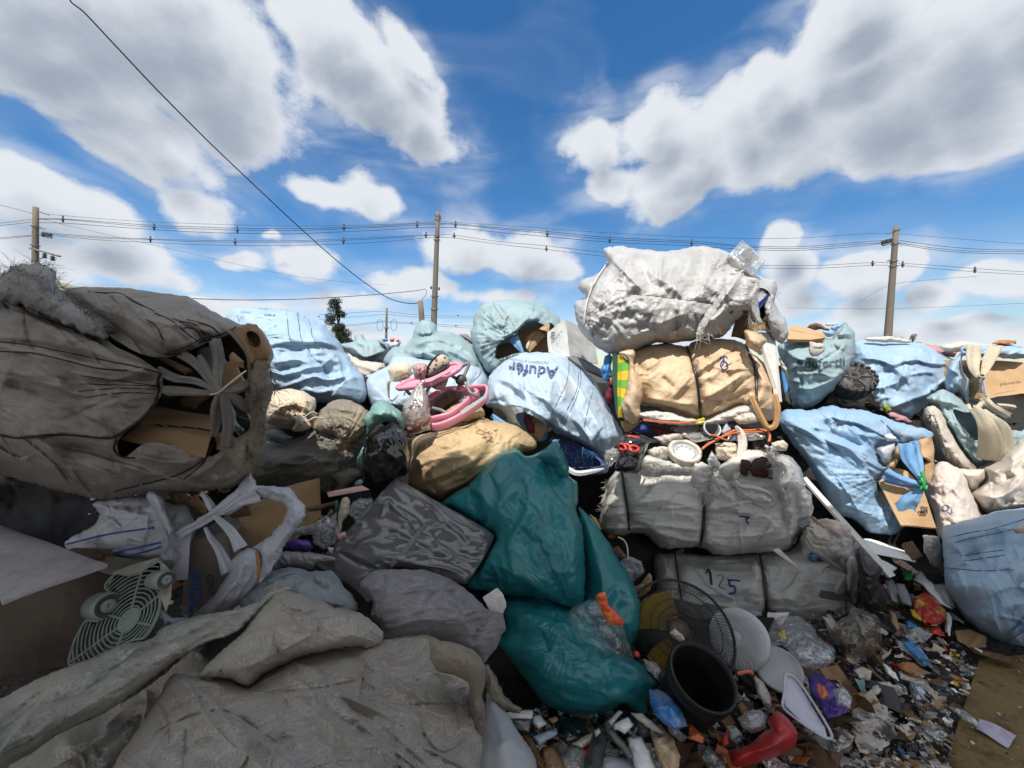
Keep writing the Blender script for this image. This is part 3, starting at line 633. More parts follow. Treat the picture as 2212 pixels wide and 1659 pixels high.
M['bstrap'] = cloth('blue strap webbing', (.12,.29,.55), (.2,.38,.62), (.2,.2,.2), .3, weave=.5, wscale=2500, fine=.3)
M['ostrap'] = cloth('orange tan webbing', (.55,.33,.14), None, (.3,.16,.07), .35, weave=.5, wscale=2000, fine=.3)
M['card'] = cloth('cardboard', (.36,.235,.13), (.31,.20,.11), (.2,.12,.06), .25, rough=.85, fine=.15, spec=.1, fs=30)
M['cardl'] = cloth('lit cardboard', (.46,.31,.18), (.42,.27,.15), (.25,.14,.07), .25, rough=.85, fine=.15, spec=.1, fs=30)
M['cardd'] = cloth('damp cardboard', (.16,.10,.06), (.11,.07,.045), (.07,.045,.03), .4, rough=.85, fine=.2, spec=.1, fs=30)  # darkest of the cardboard tones
M['wbox'] = cloth('white carton board', (.64,.64,.62), (.58,.58,.56), (.38,.34,.28), .22, rough=.7, fine=.15, spec=.2, fs=30)
M['whiteboard'] = plain('white board', (.68,.67,.65), .6, .3, dirt=(.38,.35,.3), amt=.4, vs=9)
M['foam'] = plain('expanded foam', (.80,.80,.80), .8, .2, dirt=(.5,.47,.42), amt=.3, vs=12, bump=.5)
M['black'] = cloth('black film', (.012,.012,.013), (.016,.016,.017), (.02,.02,.02), .04, rough=.13, fine=.15, fs=30, spec=.9)
M['blackm'] = cloth('dull black film', (.015,.014,.017), None, (.04,.035,.03), .2, rough=.35, fine=.6, spec=.5)
M['teal'] = cloth('teal film', (.030,.27,.29), (.022,.215,.25), (.06,.13,.13), .12, rough=.27, fine=.06, fs=18, spec=.7, trans=.25)
M['teall'] = cloth('pale teal film', (.24,.42,.40), (.2,.36,.36), (.2,.25,.24), .1, rough=.3, fine=.4, spec=.5, trans=.2)
M['foil'] = cloth('grey wrapping film', (.135,.135,.145), (.115,.115,.125), (.09,.09,.09), .15, rough=.13, fine=.03, fs=12, spec=1)
M['foil2'] = cloth('dull grey film', (.30,.30,.30), None, (.2,.19,.18), .2, rough=.25, fine=.35, spec=.6)
M['clear'] = clear('clear film'); M['clear2'] = clear('cloudy film', (.72,.71,.68), .26)
M['clearb'] = clear('brown net film', (.32,.27,.2), .22); M['clearp'] = clear('pale pink film', (.62,.52,.46), .4, .2)
M['purple'] = plain('purple wrapper', (.10,.05,.30), .35, .5, var=.4)
M['pink'] = plain('pink plastic', (.78,.30,.40), .32, .5, var=.08, vs=8)
M['pinkl'] = plain('washed pink plastic', (.55,.33,.32), .4, .5, var=.15)
M['tubegrey'] = plain('grey painted tube', (.22,.21,.21), .4, .5)
M['blackp'] = plain('black plastic', (.016,.016,.017), .38, .5, var=.3)
M['blackr'] = plain('worn black rubber', (.045,.042,.04), .55, .4, var=.4, dirt=(.12,.11,.1), amt=.5)
M['whitep'] = plain('white plastic', (.47,.48,.50), .4, .5, dirt=(.42,.4,.37), amt=.4, vs=14)
M['white2'] = plain('lilac white plastic', (.52,.51,.60), .4, .5, dirt=(.36,.34,.36), amt=.4, vs=14)
M['greyp'] = plain('grey plastic', (.20,.20,.20), .5, .4); M['dgreyp'] = plain('dark grey plastic', (.06,.06,.062), .5, .4)
M['mint'] = plain('mint plastic', (.30,.43,.38), .5, .4, dirt=(.2,.25,.2), amt=.5, vs=18)
M['red'] = plain('red plastic', (.42,.02,.022), .4, .5, dirt=(.18,.03,.03), amt=.5, vs=9)
M['redl'] = plain('bright red print', (.70,.06,.04), .4, .5, var=.3); M['orange'] = plain('orange red plastic', (.62,.16,.06), .4, .5)
M['yellow'] = plain('yellow print', (.72,.50,.03), .45, .4); M['lime'] = plain('green print', (.20,.45,.05), .45, .4); M['dkgreen'] = plain('dark green plastic', (.03,.12,.07), .45, .4)
M['bluep'] = plain('blue plastic', (.05,.24,.55), .4, .5); M['greenp'] = plain('bright green', (.03,.40,.09), .35, .5); M['maroon'] = plain('maroon cloth', (.14,.02,.04), .7, .3)
M['wood'] = cloth('plywood', (.25,.175,.075), (.20,.14,.06), (.07,.05,.03), .6, rough=.8, fine=.25, streak=.25, dscale=6, spec=.2)
M['rust'] = plain('rusty orange sheet', (.36,.15,.05), .7, .3, dirt=(.12,.07,.05), amt=.7, vs=10)
M['ink'] = plain('dark blue ink', (.05,.08,.20), .6, .3, dirt=(.32,.42,.55), amt=.75, vs=55); M['inkb'] = plain('blue marker', (.03,.05,.25), .6, .3, var=.2)
M['inkf'] = plain('faded grey blue ink', (.15,.22,.30), .6, .3, var=.3); M['inkk'] = plain('black ink', (.03,.03,.03), .7, .2); M['inkg'] = plain('faded slate ink', (.06,.11,.14), .6, .3, dirt=(.24,.34,.38), amt=.55, vs=40)
M['inkblue'] = plain('blue print', (.04,.12,.42), .6, .3)
M['thread'] = plain('dark thread', (.05,.04,.035), .8, .2); M['threadb'] = plain('slate thread', (.12,.17,.24), .8, .2); M['threadt'] = plain('brown thread', (.30,.2,.11), .8, .2)
M['fray'] = plain('frayed fibre', (.62,.60,.55), .7, .3); M['frayd'] = plain('dirty fibre', (.30,.25,.20), .8, .2); M['frayg'] = plain('grey fibre', (.26,.25,.23), .8, .2)
M['concrete'] = plain('pole concrete', (.17,.15,.12), .85, .2, dirt=(.2,.18,.15), amt=.5, vs=3)
M['wire'] = plain('dark wire', (.035,.035,.045), .6, .3); M['wirer'] = plain('reddish cable', (.10,.035,.035), .6, .3); M['metal'] = plain('galvanised steel', (.3,.3,.3), .4, .5, metal=.6)
M['string'] = plain('pale string', (.65,.62,.55), .6, .3)

stiff('card', 'cardl', 'cardd', 'wbox', 'wood')
CLOTH[M['teal'].name] = .07; CLOTH[M['black'].name] = .09
M['mint'] = plain('dull mint plastic', (.20,.25,.22), .55, .3, dirt=(.12,.15,.12), amt=.6, vs=18)
M['blackp'] = plain('deep black plastic', (.009,.009,.0095), .32, .5, var=.3, dirt=(.05,.045,.04), amt=.35)
M['bucketp'] = plain('dusty black bucket plastic', (.007,.007,.0075), .5, .3, var=.3, dirt=(.035,.03,.027), amt=.5, vs=9)
# ------------------------------------------------------------------ setting
gm = cloth('dark yard soil', (.045,.038,.036), (.07,.058,.05), (.16,.13,.10), .45, rough=.8, fine=.9, fs=25, bd=.04, dscale=6)
g = np.linspace(-1, 1, 61); gx_, gy_ = np.meshgrid(np.sign(g)*np.abs(g)**3*900, np.sign(g)*np.abs(g)**3*900+8)
gz = .03*perlin(gx_*.8, gy_*.8, 4)*(np.hypot(gx_, gy_) < 60)-.02
k = np.arange(60); jj, ii = np.meshgrid(k, k, indexing='ij'); a = (jj*61+ii).ravel()
tag(mesh('ground', np.stack([gx_, gy_, gz], -1), np.stack([a, a+1, a+62, a+61], -1), gm, origin=(0, 0, 0)), kind='structure')
# the shed roof the photograph was taken under: its edge throws the shade over the near heap; depth cut short to let sky light in behind
rm = plain('galvanised sheet', (.30,.29,.28), .5, .4)
mb = MB(); n = 120; xs_ = np.linspace(-9, 9, n*2+1); V = []
for y in (.72, -2.7):
    for i, x in enumerate(xs_): V.append((x, y+(.06*math.sin(x*1.7) if y > 0 else 0), 4.6+.035*math.sin(i*PI/2)))
mb.add(V, [(i, i+1, len(xs_)+i+1, len(xs_)+i) for i in range(len(xs_)-1)]); V2 = [(v[0], v[1], v[2]-.02) for v in V]
mb.add(V2, [(i, len(xs_)+i, len(xs_)+i+1, i+1) for i in range(len(xs_)-1)])
roof = mb.build('shed_roof', rm); tag(roof, 'corrugated metal shed roof overhead that shades the near half of the heap', 'roof')
mb = MB()
for x in (-8.5, -3, 3, 8.5): mb.add(*boxg((x, -1.0, 4.5), (.12, 3.4, .16)))
for x in (-8.5, 8.5):
    mb.add(*boxg((x, -2.5, 2.2), (.14, .14, 4.4)))
    mb.add(*boxg((x, .3, 2.2), (.14, .14, 4.4)))
mb.build('roof_frame', M['metal'], roof, smooth=False)
# ------------------------------------------------------------------ refuse mass under and behind everything
CT = np.array([(0,1659,1.75),(500,1659,1.75),(900,1659,1.75),(1050,1659,1.62),(1300,1659,1.6),(1600,1659,1.58),(1900,1659,1.62),(2212,1659,1.66),
 (0,1400,2.1),(500,1400,2.1),(1000,1420,2.05),(1300,1500,1.95),(1500,1560,1.8),(1700,1560,1.82),(1900,1560,1.84),(2212,1560,1.9),
 (1200,1640,1.62),(1450,1450,2.05),(1700,1420,2.15),(1900,1430,2.2),(2100,1430,2.26),(2212,1430,2.28),(2000,1500,2.03),(2300,1659,1.66),(2300,1430,2.28),(-60,1659,1.75),
 (0,1200,2.2),(400,1200,2.2),(700,1200,2.25),(1000,1200,2.5),(1300,1250,2.7),(1500,1250,2.95),(1800,1300,2.85),(2000,1300,2.78),(2212,1300,2.8),
 (0,1050,2.6),(500,1050,2.8),(900,1050,3.1),(1250,1050,3.35),(1500,1100,3.4),(1800,1150,3.5),(2000,1180,3.5),(2212,1180,3.5),
 (0,900,3.4),(700,900,3.9),(1100,900,4.3),(1500,930,3.9),(1800,960,4.4),(2212,960,4.6),(400,830,5),(1000,820,5.2),(1500,840,5),(2212,830,6),(2300,1180,3.5),(-60,1200,2.2)])
def heapd(X, Y):
    X = np.asarray(X, float); Y = np.asarray(Y, float); s = np.zeros(X.shape); w = np.zeros(X.shape)
    for x, y, d in CT:
        q = 1/(((X-x)/1.3)**2+(Y-y)**2+300)**2; s += q*d; w += q
    return s/w
heapm = cloth('shade dark refuse', (.018,.016,.015), (.012,.011,.01), (.035,.03,.025), .6, rough=.8, fine=.12, fs=25, bd=.01, dscale=8)  # near black colour puts the deep shade of the gaps into the heap
heap = lump('refuse_heap', None, None, T(0, '-260,840 400,812 1000,815 1500,835 2212,828 2480,840 2480,1250 2050,1330 1860,1440 1880,1540 1960,1720 900,1760 -260,1760'), 0, .0, heapm, dfun=lambda X, Y: heapd(X, Y)+.10, step=9,
 wr=[('cell', 60, 26, 20, 1.4, 5), ('cell', 26, 12, 70, 1.5, 8), ('ridge', 14, 6, 0, 1, 9)], jit=0, back=.2, smooth=1)
tag(heap, kind='stuff')
# ------------------------------------------------------------------ poles, wires and trees far behind
def pole(x0, y0, x1, y1, d, r0, r1, label, arms=True, zb=0):
    """top picture point, bottom visible picture point; runs down to the ground"""
    top = at(x0, y0, d); low = at(x1, y1, d); v = low-top; v = v/v[2]*(-(top[2]-zb)); base = top+v
    P = [base*(1-t)+top*t for t in np.linspace(0, 1, 9)]; r = np.linspace(r0, r1, 9)
    V, Fc = tubeg(P, r, 14); o = tag(mesh('utility_pole', V, Fc, M['concrete'], origin=base), label, 'utility pole'); return o, top, base
p1, t1, b1 = pole(77, 447.5, 76, 600, 22, .2, .125, 'grey concrete utility pole with crossarms rising behind the huge grey bag at far left')
p2, t2, b2 = pole(946, 458, 937, 700, 22, .21, .12, 'tall concrete utility pole in the middle, with the short post at its side')
p3, t3, b3 = pole(1936, 490, 1918, 727, 22, .22, .125, 'leaning concrete utility pole rising behind the blue bags on the right')
p4, t4, b4 = pole(835.5, 665, 834, 740, 42, .17, .11, 'small distant utility pole with wire coils between the tree and the tall pole')
p5, t5, b5 = pole(908, 650, 912, 700, 16, .16, .11, 'short weathered wooden post beside the tall middle utility pole')
def bands(o, top, base, fr):
    for f in fr:
        c = top*(1-f)+base*f; mb = MB(); rr = .17+.1*f; P = [c+np.array([math.cos(t)*rr, math.sin(t)*rr, 0]) for t in np.linspace(0, 2*PI, 17)]
        V, Fc = tubeg(P, .018, 4); mb.add(V, Fc); mb.build('band', M['metal'], o)
bands(p2, t2, b2, (.02, .04, .13, .15, .45, .52)); bands(p3, t3, b3, (.02, .1, .2, .23)); bands(p1, t1, b1, (.1, .2))
def arm(o, P, r=.03, name='crossarm', m='greyp'):
    tube(name, P, r, M[m], o, 6)
d = 22
arm(p1, T3(16, '268,136,22 338,158,21')); arm(p1, T3(16, '205,388,22.2 415,444,20.5'), .05); arm(p1, T3(16, '270,462,22 320,448,21.5')); arm(p1, T3(16, '268,246,22 312,256,21.5')); arm(p1, T3(16, '268,292,22 355,317,21'), .04)
for q in ('308,440,21.3', '364,457,20.8', '300,292,21.5', '322,296,21.4', '345,300,21.2'):
    c = T3(16, q)[0]; mb = MB()
    V, Fc = tubeg([c+np.array([0, 0, z]) for z in (-.14, -.08, -.02, .04, .1, .14)], [.05, .11, .06, .11, .06, .04], 8); mb.add(V, Fc).build('insulator', M['blackr'], p1)
for f in (0, 1): arm(p3, T3(18, ('928,148,22 860,176,21' if f == 0 else '905,430,22 862,443,21.3')))
arm(p3, T3(18, '915,258,22 820,290,20.6'), .045)
for q in ('822,264,20.8', '858,248,21.2', '895,240,21.6'):
    c = T3(18, q)[0]; V, Fc = tubeg([c+np.array([0, 0, z]) for z in (-.12, -.06, 0, .06, .1)], [.05, .11, .06, .11, .05], 8); MB().add(V, Fc).build('insulator', M['blackr'], p3)
arm(p2, T3(17, '1550,150,22 1556,205,21.9'), .03, 'bracket')
for q in ('1450,970,21.8', '1538,982,21.8'):
    c = T3(17, q)[0]; V, Fc = tubeg([c+np.array([0, 0, z]) for z in (-.09, 0, .09)], [.03, .06, .03], 6); MB().add(V, Fc).build('insulator', M['blackr'], p2)
# coils on the small pole
for sx_ in (-1, 1):
    c = T3(17, '960,1385,41.8')[0]+np.array([sx_*.75*1.0, 0, 0]); P = [c+np.array([.33*math.cos(t), .05, .62*math.sin(t)]) for t in np.linspace(0, 2*PI, 20)]
    tube('cable_coil', P, .02, M['wire'], p4, 4)
mb = MB(); mb.add(*boxg(T3(17, '958,1415,41.8')[0], (.5, .2, .12))); mb.build('crossarm', M['greyp'], p4, smooth=False)
def line(label, wires, spacers, k, r=.013, mat='wire', sph=11):
    """a bundle of overhead conductors with spacers"""
    pts = [T3(k, w) for w in wires]; o = empty('power_line', pts[0][0], label, 'power line', 'power lines strung between the poles')
    for p in pts: tube('conductor', spl(p, 8), r, M[mat], o, 5)
    for s in spacers:
        c = T3(k, s)[0]; h = sph*22/F/2; mb = MB()
        for a, b, rr in ((np.array([0, 0, h]), np.array([0, 0, -h*1.3]), .04), (np.array([-.09, 0, -h*.2]), np.array([.09, 0, -h*.2]), .035), (np.array([-.02, 0, h*1.3]), np.array([.03, 0, h*.9]), .035)):
            V, Fc = tubeg([c+a, c*1+(a+b)/2, c+b], rr, 5); mb.add(V, Fc)
        mb.build('spacer', M['blackr'], o)
    return o
line('upper bundle of black wires between the far left pole and the tall middle pole', ['72,473,22 136,473,22 236,480,22 333,487,22 420,490,22 513,493,22 630,494,22 743,491,22 820,488,22 900,483,22 945,483,22', '72,474,22.1 136,474,22.1 236,483,22.1 333,491,22.1 420,494,22.1 513,497,22.1 630,498,22.1 743,494,22.1 820,491,22.1 900,486,22 945,485,22',
 '72,481,22 136,482,22 236,489,22 333,496,22 420,501,22 513,504,22 630,505,22 743,500.5,22 820,497,22 900,492,22 945,492,22'], ['136,473,22', '333,490,22', '513,496,22', '743,491,22', '901,485,22'], 0)
line('lower bundle of black wires between the far left pole and the tall middle pole', ['97,503,22 210,511,22 325,516,22 420,519,22 508,520,22 630,520,22 742,516,22 830,512,22 920,507,22 945,507,22', '97,505,22.1 210,514,22.1 325,517.5,22.1 420,522,22.1 508,523,22.1 630,523,22.1 742,519,22.1 830,515,22.1 920,509,22.1 945,509,22.1', '97,507,22 210,518,22 325,524,22 420,528,22 508,530,22 630,530,22 742,527,22 830,522,22 920,514,22 945,514,22'], ['325,517,22', '508,522,22', '742,520,22', '920,508,22'], 0, .011, sph=10)
line('upper bundle of black wires between the tall middle pole and the right pole', ['945,483,22 984,483,22 1090,493,22 1182,500,22 1317,513,22 1494,521,22 1600,530,22 1720,533,22 1860,523,22 1915,519,21', '945,485,22.1 984,485,22.1 1090,496,22.1 1182,504,22.1 1317,517,22.1 1494,525,22.1 1600,533,22.1 1720,537,22.1 1860,527,22.1 1915,524,21.2', '945,492,22 984,492,22 1090,503,22 1182,511,22 1317,523,22 1494,531,22 1600,538,22 1720,541,22 1860,531,22 1905,525,21'], ['984,485,22', '1182,505,22', '1317,518,22', '1494,524,22'], 0)
line('lower bundle of thin wires between the tall middle pole and the right pole', ['945,508,22 981,508,22 1080,522,22 1180,531,22 1300,545,22 1450,560,22 1600,571,22 1745,574,22 1885,567,22 1925,569,22', '945,513,22 981,514,22 1080,528,22 1180,539,22 1300,553,22 1450,567,22 1600,577,22 1745,580,22 1885,573,22 1925,574,22'], ['981,509,22', '1180,537,22', '1885,569,22'], 0, .011, sph=9)
line('upper bundle of black wires leaving the right pole towards the right', ['1936,518,22 2020,530,22 2110,538,22 2212,540,22 2330,541,22', '1936,523,22 2020,536,22 2110,543,22 2212,543,22 2330,543,22', '1936,526,22 2020,540,22 2110,547,22 2212,548,22 2330,547,22'], [], 0)
line('lower bundle of thin wires leaving the right pole towards the right', ['1935,568,22 1952,569,22 2030,574,22 2106,580,22 2212,587,22 2330,592,22', '1935,573,22 1952,574,22 2030,581,22 2106,587,22 2212,593,22 2330,598,22'], ['1950,571,22', '2106,583,22'], 0, .011, sph=10)
line('black wires running off the left edge from the far left pole', ['-90,487,22 0,482,22 72,473,22', '-90,491,22 0,487,22 72,479,22', '-90,515,22 0,513,22 68,508,22', '-90,518,22 0,516,22 68,510,22', '-90,425,22 0,443,22 72,462,22'], [], 0, .011)
for lb, w in (('hair thin guard wire above the bundles on the left', '105,463,22 300,478,22 520,486,22 640,488,22 800,486,22 940,479,22'), ('hair thin guard wire above the bundles on the right', '950,478,22 1100,488,22 1300,502,22 1500,512,22 1700,515,22 1895,504,22 2000,510,22 2212,527,22 2330,532,22'),
 ('hair thin wire slanting down across the clouds from the left pole', '80,470,22 180,495,24 380,540,28 640,597,34 835,616,40'), ('thin wire crossing low behind the right pole', '1700,665,26 1900,667,26 2060,662,26 2212,655,26 2330,650,26'), ('faint wire slanting across the right pole', '1860,650,26 1925,615,26 2030,603,26 2110,597,26')):
    o = tag(tube('guard_wire', spl(T3(0, w), 6), .0085, M['wire'], None, 4), lb, 'wire')
line('wires of the small distant pole, left side', ['690,680,42 770,675,42 834,672,42', '690,690,42 770,684,42 834,679,42', '690,705,42 770,700,42 834,693,42', '690,708,42 770,703,42 834,695,42'], ['689,684,42'], 0, .017, sph=5)
line('wires of the small distant pole, right side', ['837,673,42 900,680,42 990,683,42 1040,682,42', '837,679,42 900,685,42 990,687,42 1040,686,42', '837,694,42 920,699,42 1000,704,42 1060,705,42', '837,697,42 920,702,42 1000,708,42 1060,709,42'], ['989,681,42', '985,704,42', '889,698,42'], 0, .017, sph=5)
o = tag(tube('overhead_cable', spl(T3(0, '147,-60,3.2 150,-2,3.4 185,30,3.6 260,110,4.4 350,205,5.4 460,315,7 560,410,9 650,494,11 730,565,13 790,612,14.5 840,644,15.3 880,655,15.8 906,654,16'), 10), np.linspace(.0045, .02, 121), M['wire'], None, 5), 'single dark cable sweeping down from the top left corner to the short post', 'cable')
o = tag(tube('overhead_cable', spl(T3(0, '300,640,14 415,645,15 520,648,16 650,646,17 760,640,18 850,633,19.5 905,627,21 918,624,21.4'), 8), .016, M['wirer'], None, 5), 'twisted reddish cable running level above the blue bags to the middle pole', 'cable')
tube('cable_tail', spl(T3(0, '918,624,21.4 921,628,21.4 920,638,21 914,644,18 909,652,16'), 6), .013, M['wirer'], o, 5)
# trees
def tree(name, x, y0, y1, d, w, label, seed, dense=1.0, clumps=26, cat='tree'):
    rng = np.random.RandomState(seed); top = at(x, y0, d); base = at(x, y1, d); base[2] = 0; H = top[2]; wm = w*d/F
    root = empty(name, base, label, cat); mb = MB(); lv = []
    P = [base+np.array([.04*H*math.sin(t*3), 0, H*.9*t]) for t in np.linspace(0, 1, 8)]; mb.add(*tubeg(P, np.linspace(.028*H, .004*H, 8), 7))
    zlo = .28; cs = []
    for i in range(clumps):
        t = zlo+(1-zlo)*((i+.5)/clumps); prof = (math.sin(min(1, (t-zlo)/(1-zlo)*1.05)*PI)*.75+.3)*(1 if t < .93 else .6); a = rng.rand()*2*PI; rr = wm*.5*prof*(.25+.75*rng.rand())
        c = base+np.array([math.cos(a)*rr, math.sin(a)*rr, H*t]); cs.append((c, wm*(.10+.10*rng.rand())))
        s = base+np.array([.04*H*math.sin(t*2.4), 0, H*max(t-.12, .1)]); mb.add(*tubeg([s, (s+c)/2+np.array([0, 0, -.02*H]), c], [.009*H, .006*H, .003*H], 5))
    mb.build('trunk', plain('bark '+str(seed), (.10,.085,.07), .9, .2), root)
    V = []; Fc = []
    for c, r in cs:
        for k in range(int(260*dense)):
            v = rng.randn(3); v /= np.linalg.norm(v); p = c+v*r*(.55+.5*rng.rand())*np.array([1.15, 1.15, .8]); u = rng.randn(3); u /= np.linalg.norm(u); q = np.cross(u, v+rng.randn(3)*.6); q /= np.linalg.norm(q)+1e-9; s = r*.16*(.6+.8*rng.rand())
            i0 = len(V); V += [p-u*s, p+q*s*.45, p+u*s, p-q*s*.45]; Fc.append((i0, i0+1, i0+2, i0+3))
    return mesh('crown', np.array(V), np.array(Fc), leafm, root, smooth=False)
leafm, t_, b_ = mat_new('dark leaves'); q_ = t_.nodes.new('ShaderNodeTexNoise'); q_.inputs['Scale'].default_value = .9; tc_ = t_.nodes.new('ShaderNodeTexCoord'); t_.links.new(tc_.outputs['Object'], q_.inputs['Vector'])
r_ = t_.nodes.new('ShaderNodeValToRGB'); r_.color_ramp.elements[0].color = (.010,.022,.010,1); r_.color_ramp.elements[1].color = (.035,.058,.025,1); r_.color_ramp.elements[0].position = .35; r_.color_ramp.elements[1].position = .65
t_.links.new(q_.outputs[0], r_.inputs[0]); t_.links.new(r_.outputs[0], b_.inputs['Base Color']); set_in(b_, Roughness=.7, Specular_IOR_Level=.15)
tree('eucalyptus_tree', 726, 648, 745, 60, 58, 'tall loose dark green tree beside the blue bag on the skyline', 3, 1.1, 30)
tree('broadleaf_tree', 738, 705, 760, 58, 60, 'low dark bush at the foot of the tall tree', 5, 1.3, 22)
tree('distant_tree', 1969, 723, 760, 70, 32, 'small round dark tree top just right of the leaning pole', 8, .8, 16)
tree('distant_tree', 1945, 729, 760, 70, 26, 'thin strip of dark foliage touching the foot of the leaning pole', 9, .6, 12)
# ------------------------------------------------------------------ the bags and bales, far row first
def Fd(k, s, a, w, mode='r'): return (T(k, s), a, w, mode)
BG = 'light blue bulk bags in the back row'
# low far bags between the big blue bag and the middle bags
o = lump('plastic_bag', 'small pale bag with a silver tip far back, right of the tall tree', 'bag', T(2, '905,470 1000,450 1010,395 1060,400 1100,440 1180,430 1260,470 1270,520 1230,600 1150,640 1020,590'), 6.2, .35, M['teal_w'], gy=-.3, step=2.5,
 wr=[('crumple', 22, 9, 20, 1.2, 4), ('ridge', 40, 10, 30, 1.5, 6)], folds=[Fd(2, '930,480 1010,500 1080,560 1200,520 1260,480', 8, 5), Fd(2, '940,500 1000,560 1080,600', -8, 5)])
lump('plastic_bag', 'mixed heap of tiny coloured bags and dark scraps below the small distant pole', 'bag', T(2, '1140,440 1200,430 1290,440 1340,445 1330,500 1250,530 1180,500'), 6.4, .25, M['paleblue'], step=2, wr=[('crumple', 16, 8, 0, 1, 8)])
for q, c, lb in (('1265,430 1300,425 1295,448 1270,450', 'redl', 'tiny red scrap lying on the far bags below the small pole'), ('1308,437 1334,432 1332,452 1312,452', 'redl', 'tiny dark red scrap at the right tip of the far bags'), ('1208,430 1245,424 1262,448 1220,450', 'bluep', 'tiny sky blue scrap on the far bags'),
  ('1150,425 1230,470 1240,520 1205,500 1190,455', 'blackm', 'small black torn film hanging over the far bags')):
    lump('plastic_scrap', lb, 'scrap', T(2, q), 6.0, .05, M[c], step=1.5, jit=.8, wr=[('crumple', 10, 4)])
lump('woven_sack', 'dusty beige sacks crushed low behind the big blue bag', 'sack', T(2, '1000,560 1080,590 1200,600 1240,640 1190,700 1080,740 1020,690 960,600'), 5.2, .3, M['offw'], gy=-.3, step=2.5, wr=[('crumple', 25, 10, 10, 1.6, 3), ('ridge', 30, 8, 5, 2.5, 6)])
# big blue bag behind the grey one
B = lump('bulk_bag', 'big light blue bag with faded print and stitched seams behind the huge grey bag', 'bulk bag', T(14, '20,330 90,230 160,180 400,172 700,180 1050,212 1160,262 1330,350 1530,440 1650,560 1790,730 1880,880 1990,1050 2100,1180 2165,1290 2185,1560 2050,1660 1500,1640 900,1600 400,1500 100,1400 -50,900'),
 4.2, .55, M['blue'], gy=-.30, p=.42, step=3, wr=[('cell', 90, 15, 5, 1.8, 6), ('ridge', 46, 5, 10, 3.4, 4), ('ridge', 18, 1.8, 5, 4, 14), ('crumple', 40, 2.4, 5, 1.8, 9)],
 folds=[Fd(14, '1870,880 1650,770 1480,725 1300,735 1100,725 900,735 700,770 560,800', 11, 8, 's'), Fd(14, '690,1030 880,1015 1100,975 1250,1015 1420,1095', 9, 6), Fd(14, '740,1210 1000,1195 1270,1115 1400,1095 1540,1050 1700,900 1850,850', 10, 6),
  Fd(14, '760,1450 1100,1330 1390,1240 1600,1290 1930,1225 2160,1300', 11, 6), Fd(14, '830,960 900,880 1100,860 1260,800', -9, 9), Fd(14, '760,1100 1000,1090 1250,1080', -9, 10), Fd(14, '1290,780 1340,930 1510,1060 1610,1270', -8, 4), Fd(14, '900,1560 1200,1450 1500,1480 1800,1400', 7, 7), Fd(14, '1500,1200 1750,1180 1950,1130', -7, 12)])
for q in ('950,215 975,380 990,560 1025,690', '1125,260 1155,450 1170,600 1210,700', '1295,350 1335,480 1350,600 1420,725', '195,300 225,360 240,410', '1520,1080 1540,1160 1610,1265', '1290,790 1350,930 1510,1050'): seam(B, T(14, q), .0035, M['threadb'])
text_on(B, 'adufertil', *T(14, '335,245')[0], 6.5, 4, M['inkf'], 1, bold=.02); text_on(B, 'adufertil', *T(14, '700,288')[0], 7, 6, M['inkf'], 1, bold=.03); text_on(B, 'ADUF', *T(14, '605,195')[0], 5, 8, M['inkf'], 1.4, bold=.03)
strokes_on(B, [T(14, s) for s in ('670,365 750,372', '650,440 740,440 800,445', '690,500 800,465', '660,600 840,592', '640,630 830,635', '560,560 650,565', '520,330 640,335', '960,715 1090,690')], .0028, M['inkf'], 'print_lines')
# middle back: two blue bags
F1 = lump('bulk_bag', 'blue green bag with a folded peak and long sweeping folds below the tall pole', 'bulk bag', T(2, '1370,480 1420,430 1440,360 1480,310 1545,285 1600,330 1610,370 1700,375 1760,400 1870,470 1920,540 1990,640 2030,700 2000,760 1900,760 1760,700 1500,620 1300,640 1220,600 1240,540 1290,490'),
 4.9, .5, M['teal_w'], gy=-.35, step=2.6, wr=[('ridge', 22, 4, 25, 4, 4), ('crumple', 26, 2.5)], folds=[Fd(2, '1380,470 1500,370 1640,380 1780,430 1900,540 2010,680', 9, 5), Fd(2, '1400,520 1540,440 1700,450 1830,520 1960,660', 8, 5), Fd(2, '1420,560 1600,510 1760,540 1900,650', 7, 5), Fd(2, '1440,370 1500,330 1560,300', -6, 3), Fd(2, '1600,380 1500,400 1440,380', 9, 4, 's'), Fd(2, '1360,500 1380,560', -8, 6)])
F2 = lump('bulk_bag', 'pale sunlit bluish white bag lying behind the pink baby walker', 'bulk bag', T(2, '1080,720 1180,660 1260,610 1300,560 1420,560 1600,580 1800,600 1920,640 1980,720 1970,800 1900,900 1600,960 1200,950 1100,860'),
 4.3, .5, M['paleblue'], gy=-.5, step=2.6, wr=[('ridge', 35, 4, 10, 3, 6), ('crumple', 26, 3.5)], folds=[Fd(2, '1230,560 1360,570 1500,560', 6, 4), Fd(2, '1780,880 1860,760 1930,640', -7, 4)])
seam(F2, T(2, '1840,800 1870,740 1910,700 1930,650'), .006, M['threadb'])
lump('woven_sack', 'crumpled cream paper sack on the pale bag left of the pink walker', 'sack', T(15, '60,520 100,440 180,380 260,370 380,390 470,420 470,560 440,640 300,650 240,700 180,740 100,690 90,580'), 3.9, .15, M['cream'], step=2, wr=[('crumple', 18, 9, 20, 1.3, 7)])
tag(tube('bag_handle', spl(T3(15, '278,700,3.6 270,620,3.6 320,560,3.6 390,550,3.62 430,600,3.65'), 6), .008, M['orange']), 'small orange plastic handle loop left of the pink walker', 'handle')
tag(ribbon('torn_strip', T3(15, '160,655,3.6 90,690,3.58 70,790,3.6 85,960,3.62'), [.02, .03, .035, .02], M['cream'], curl=.4), 'curling beige strip hanging on the pale bag left of the walker', 'strip')
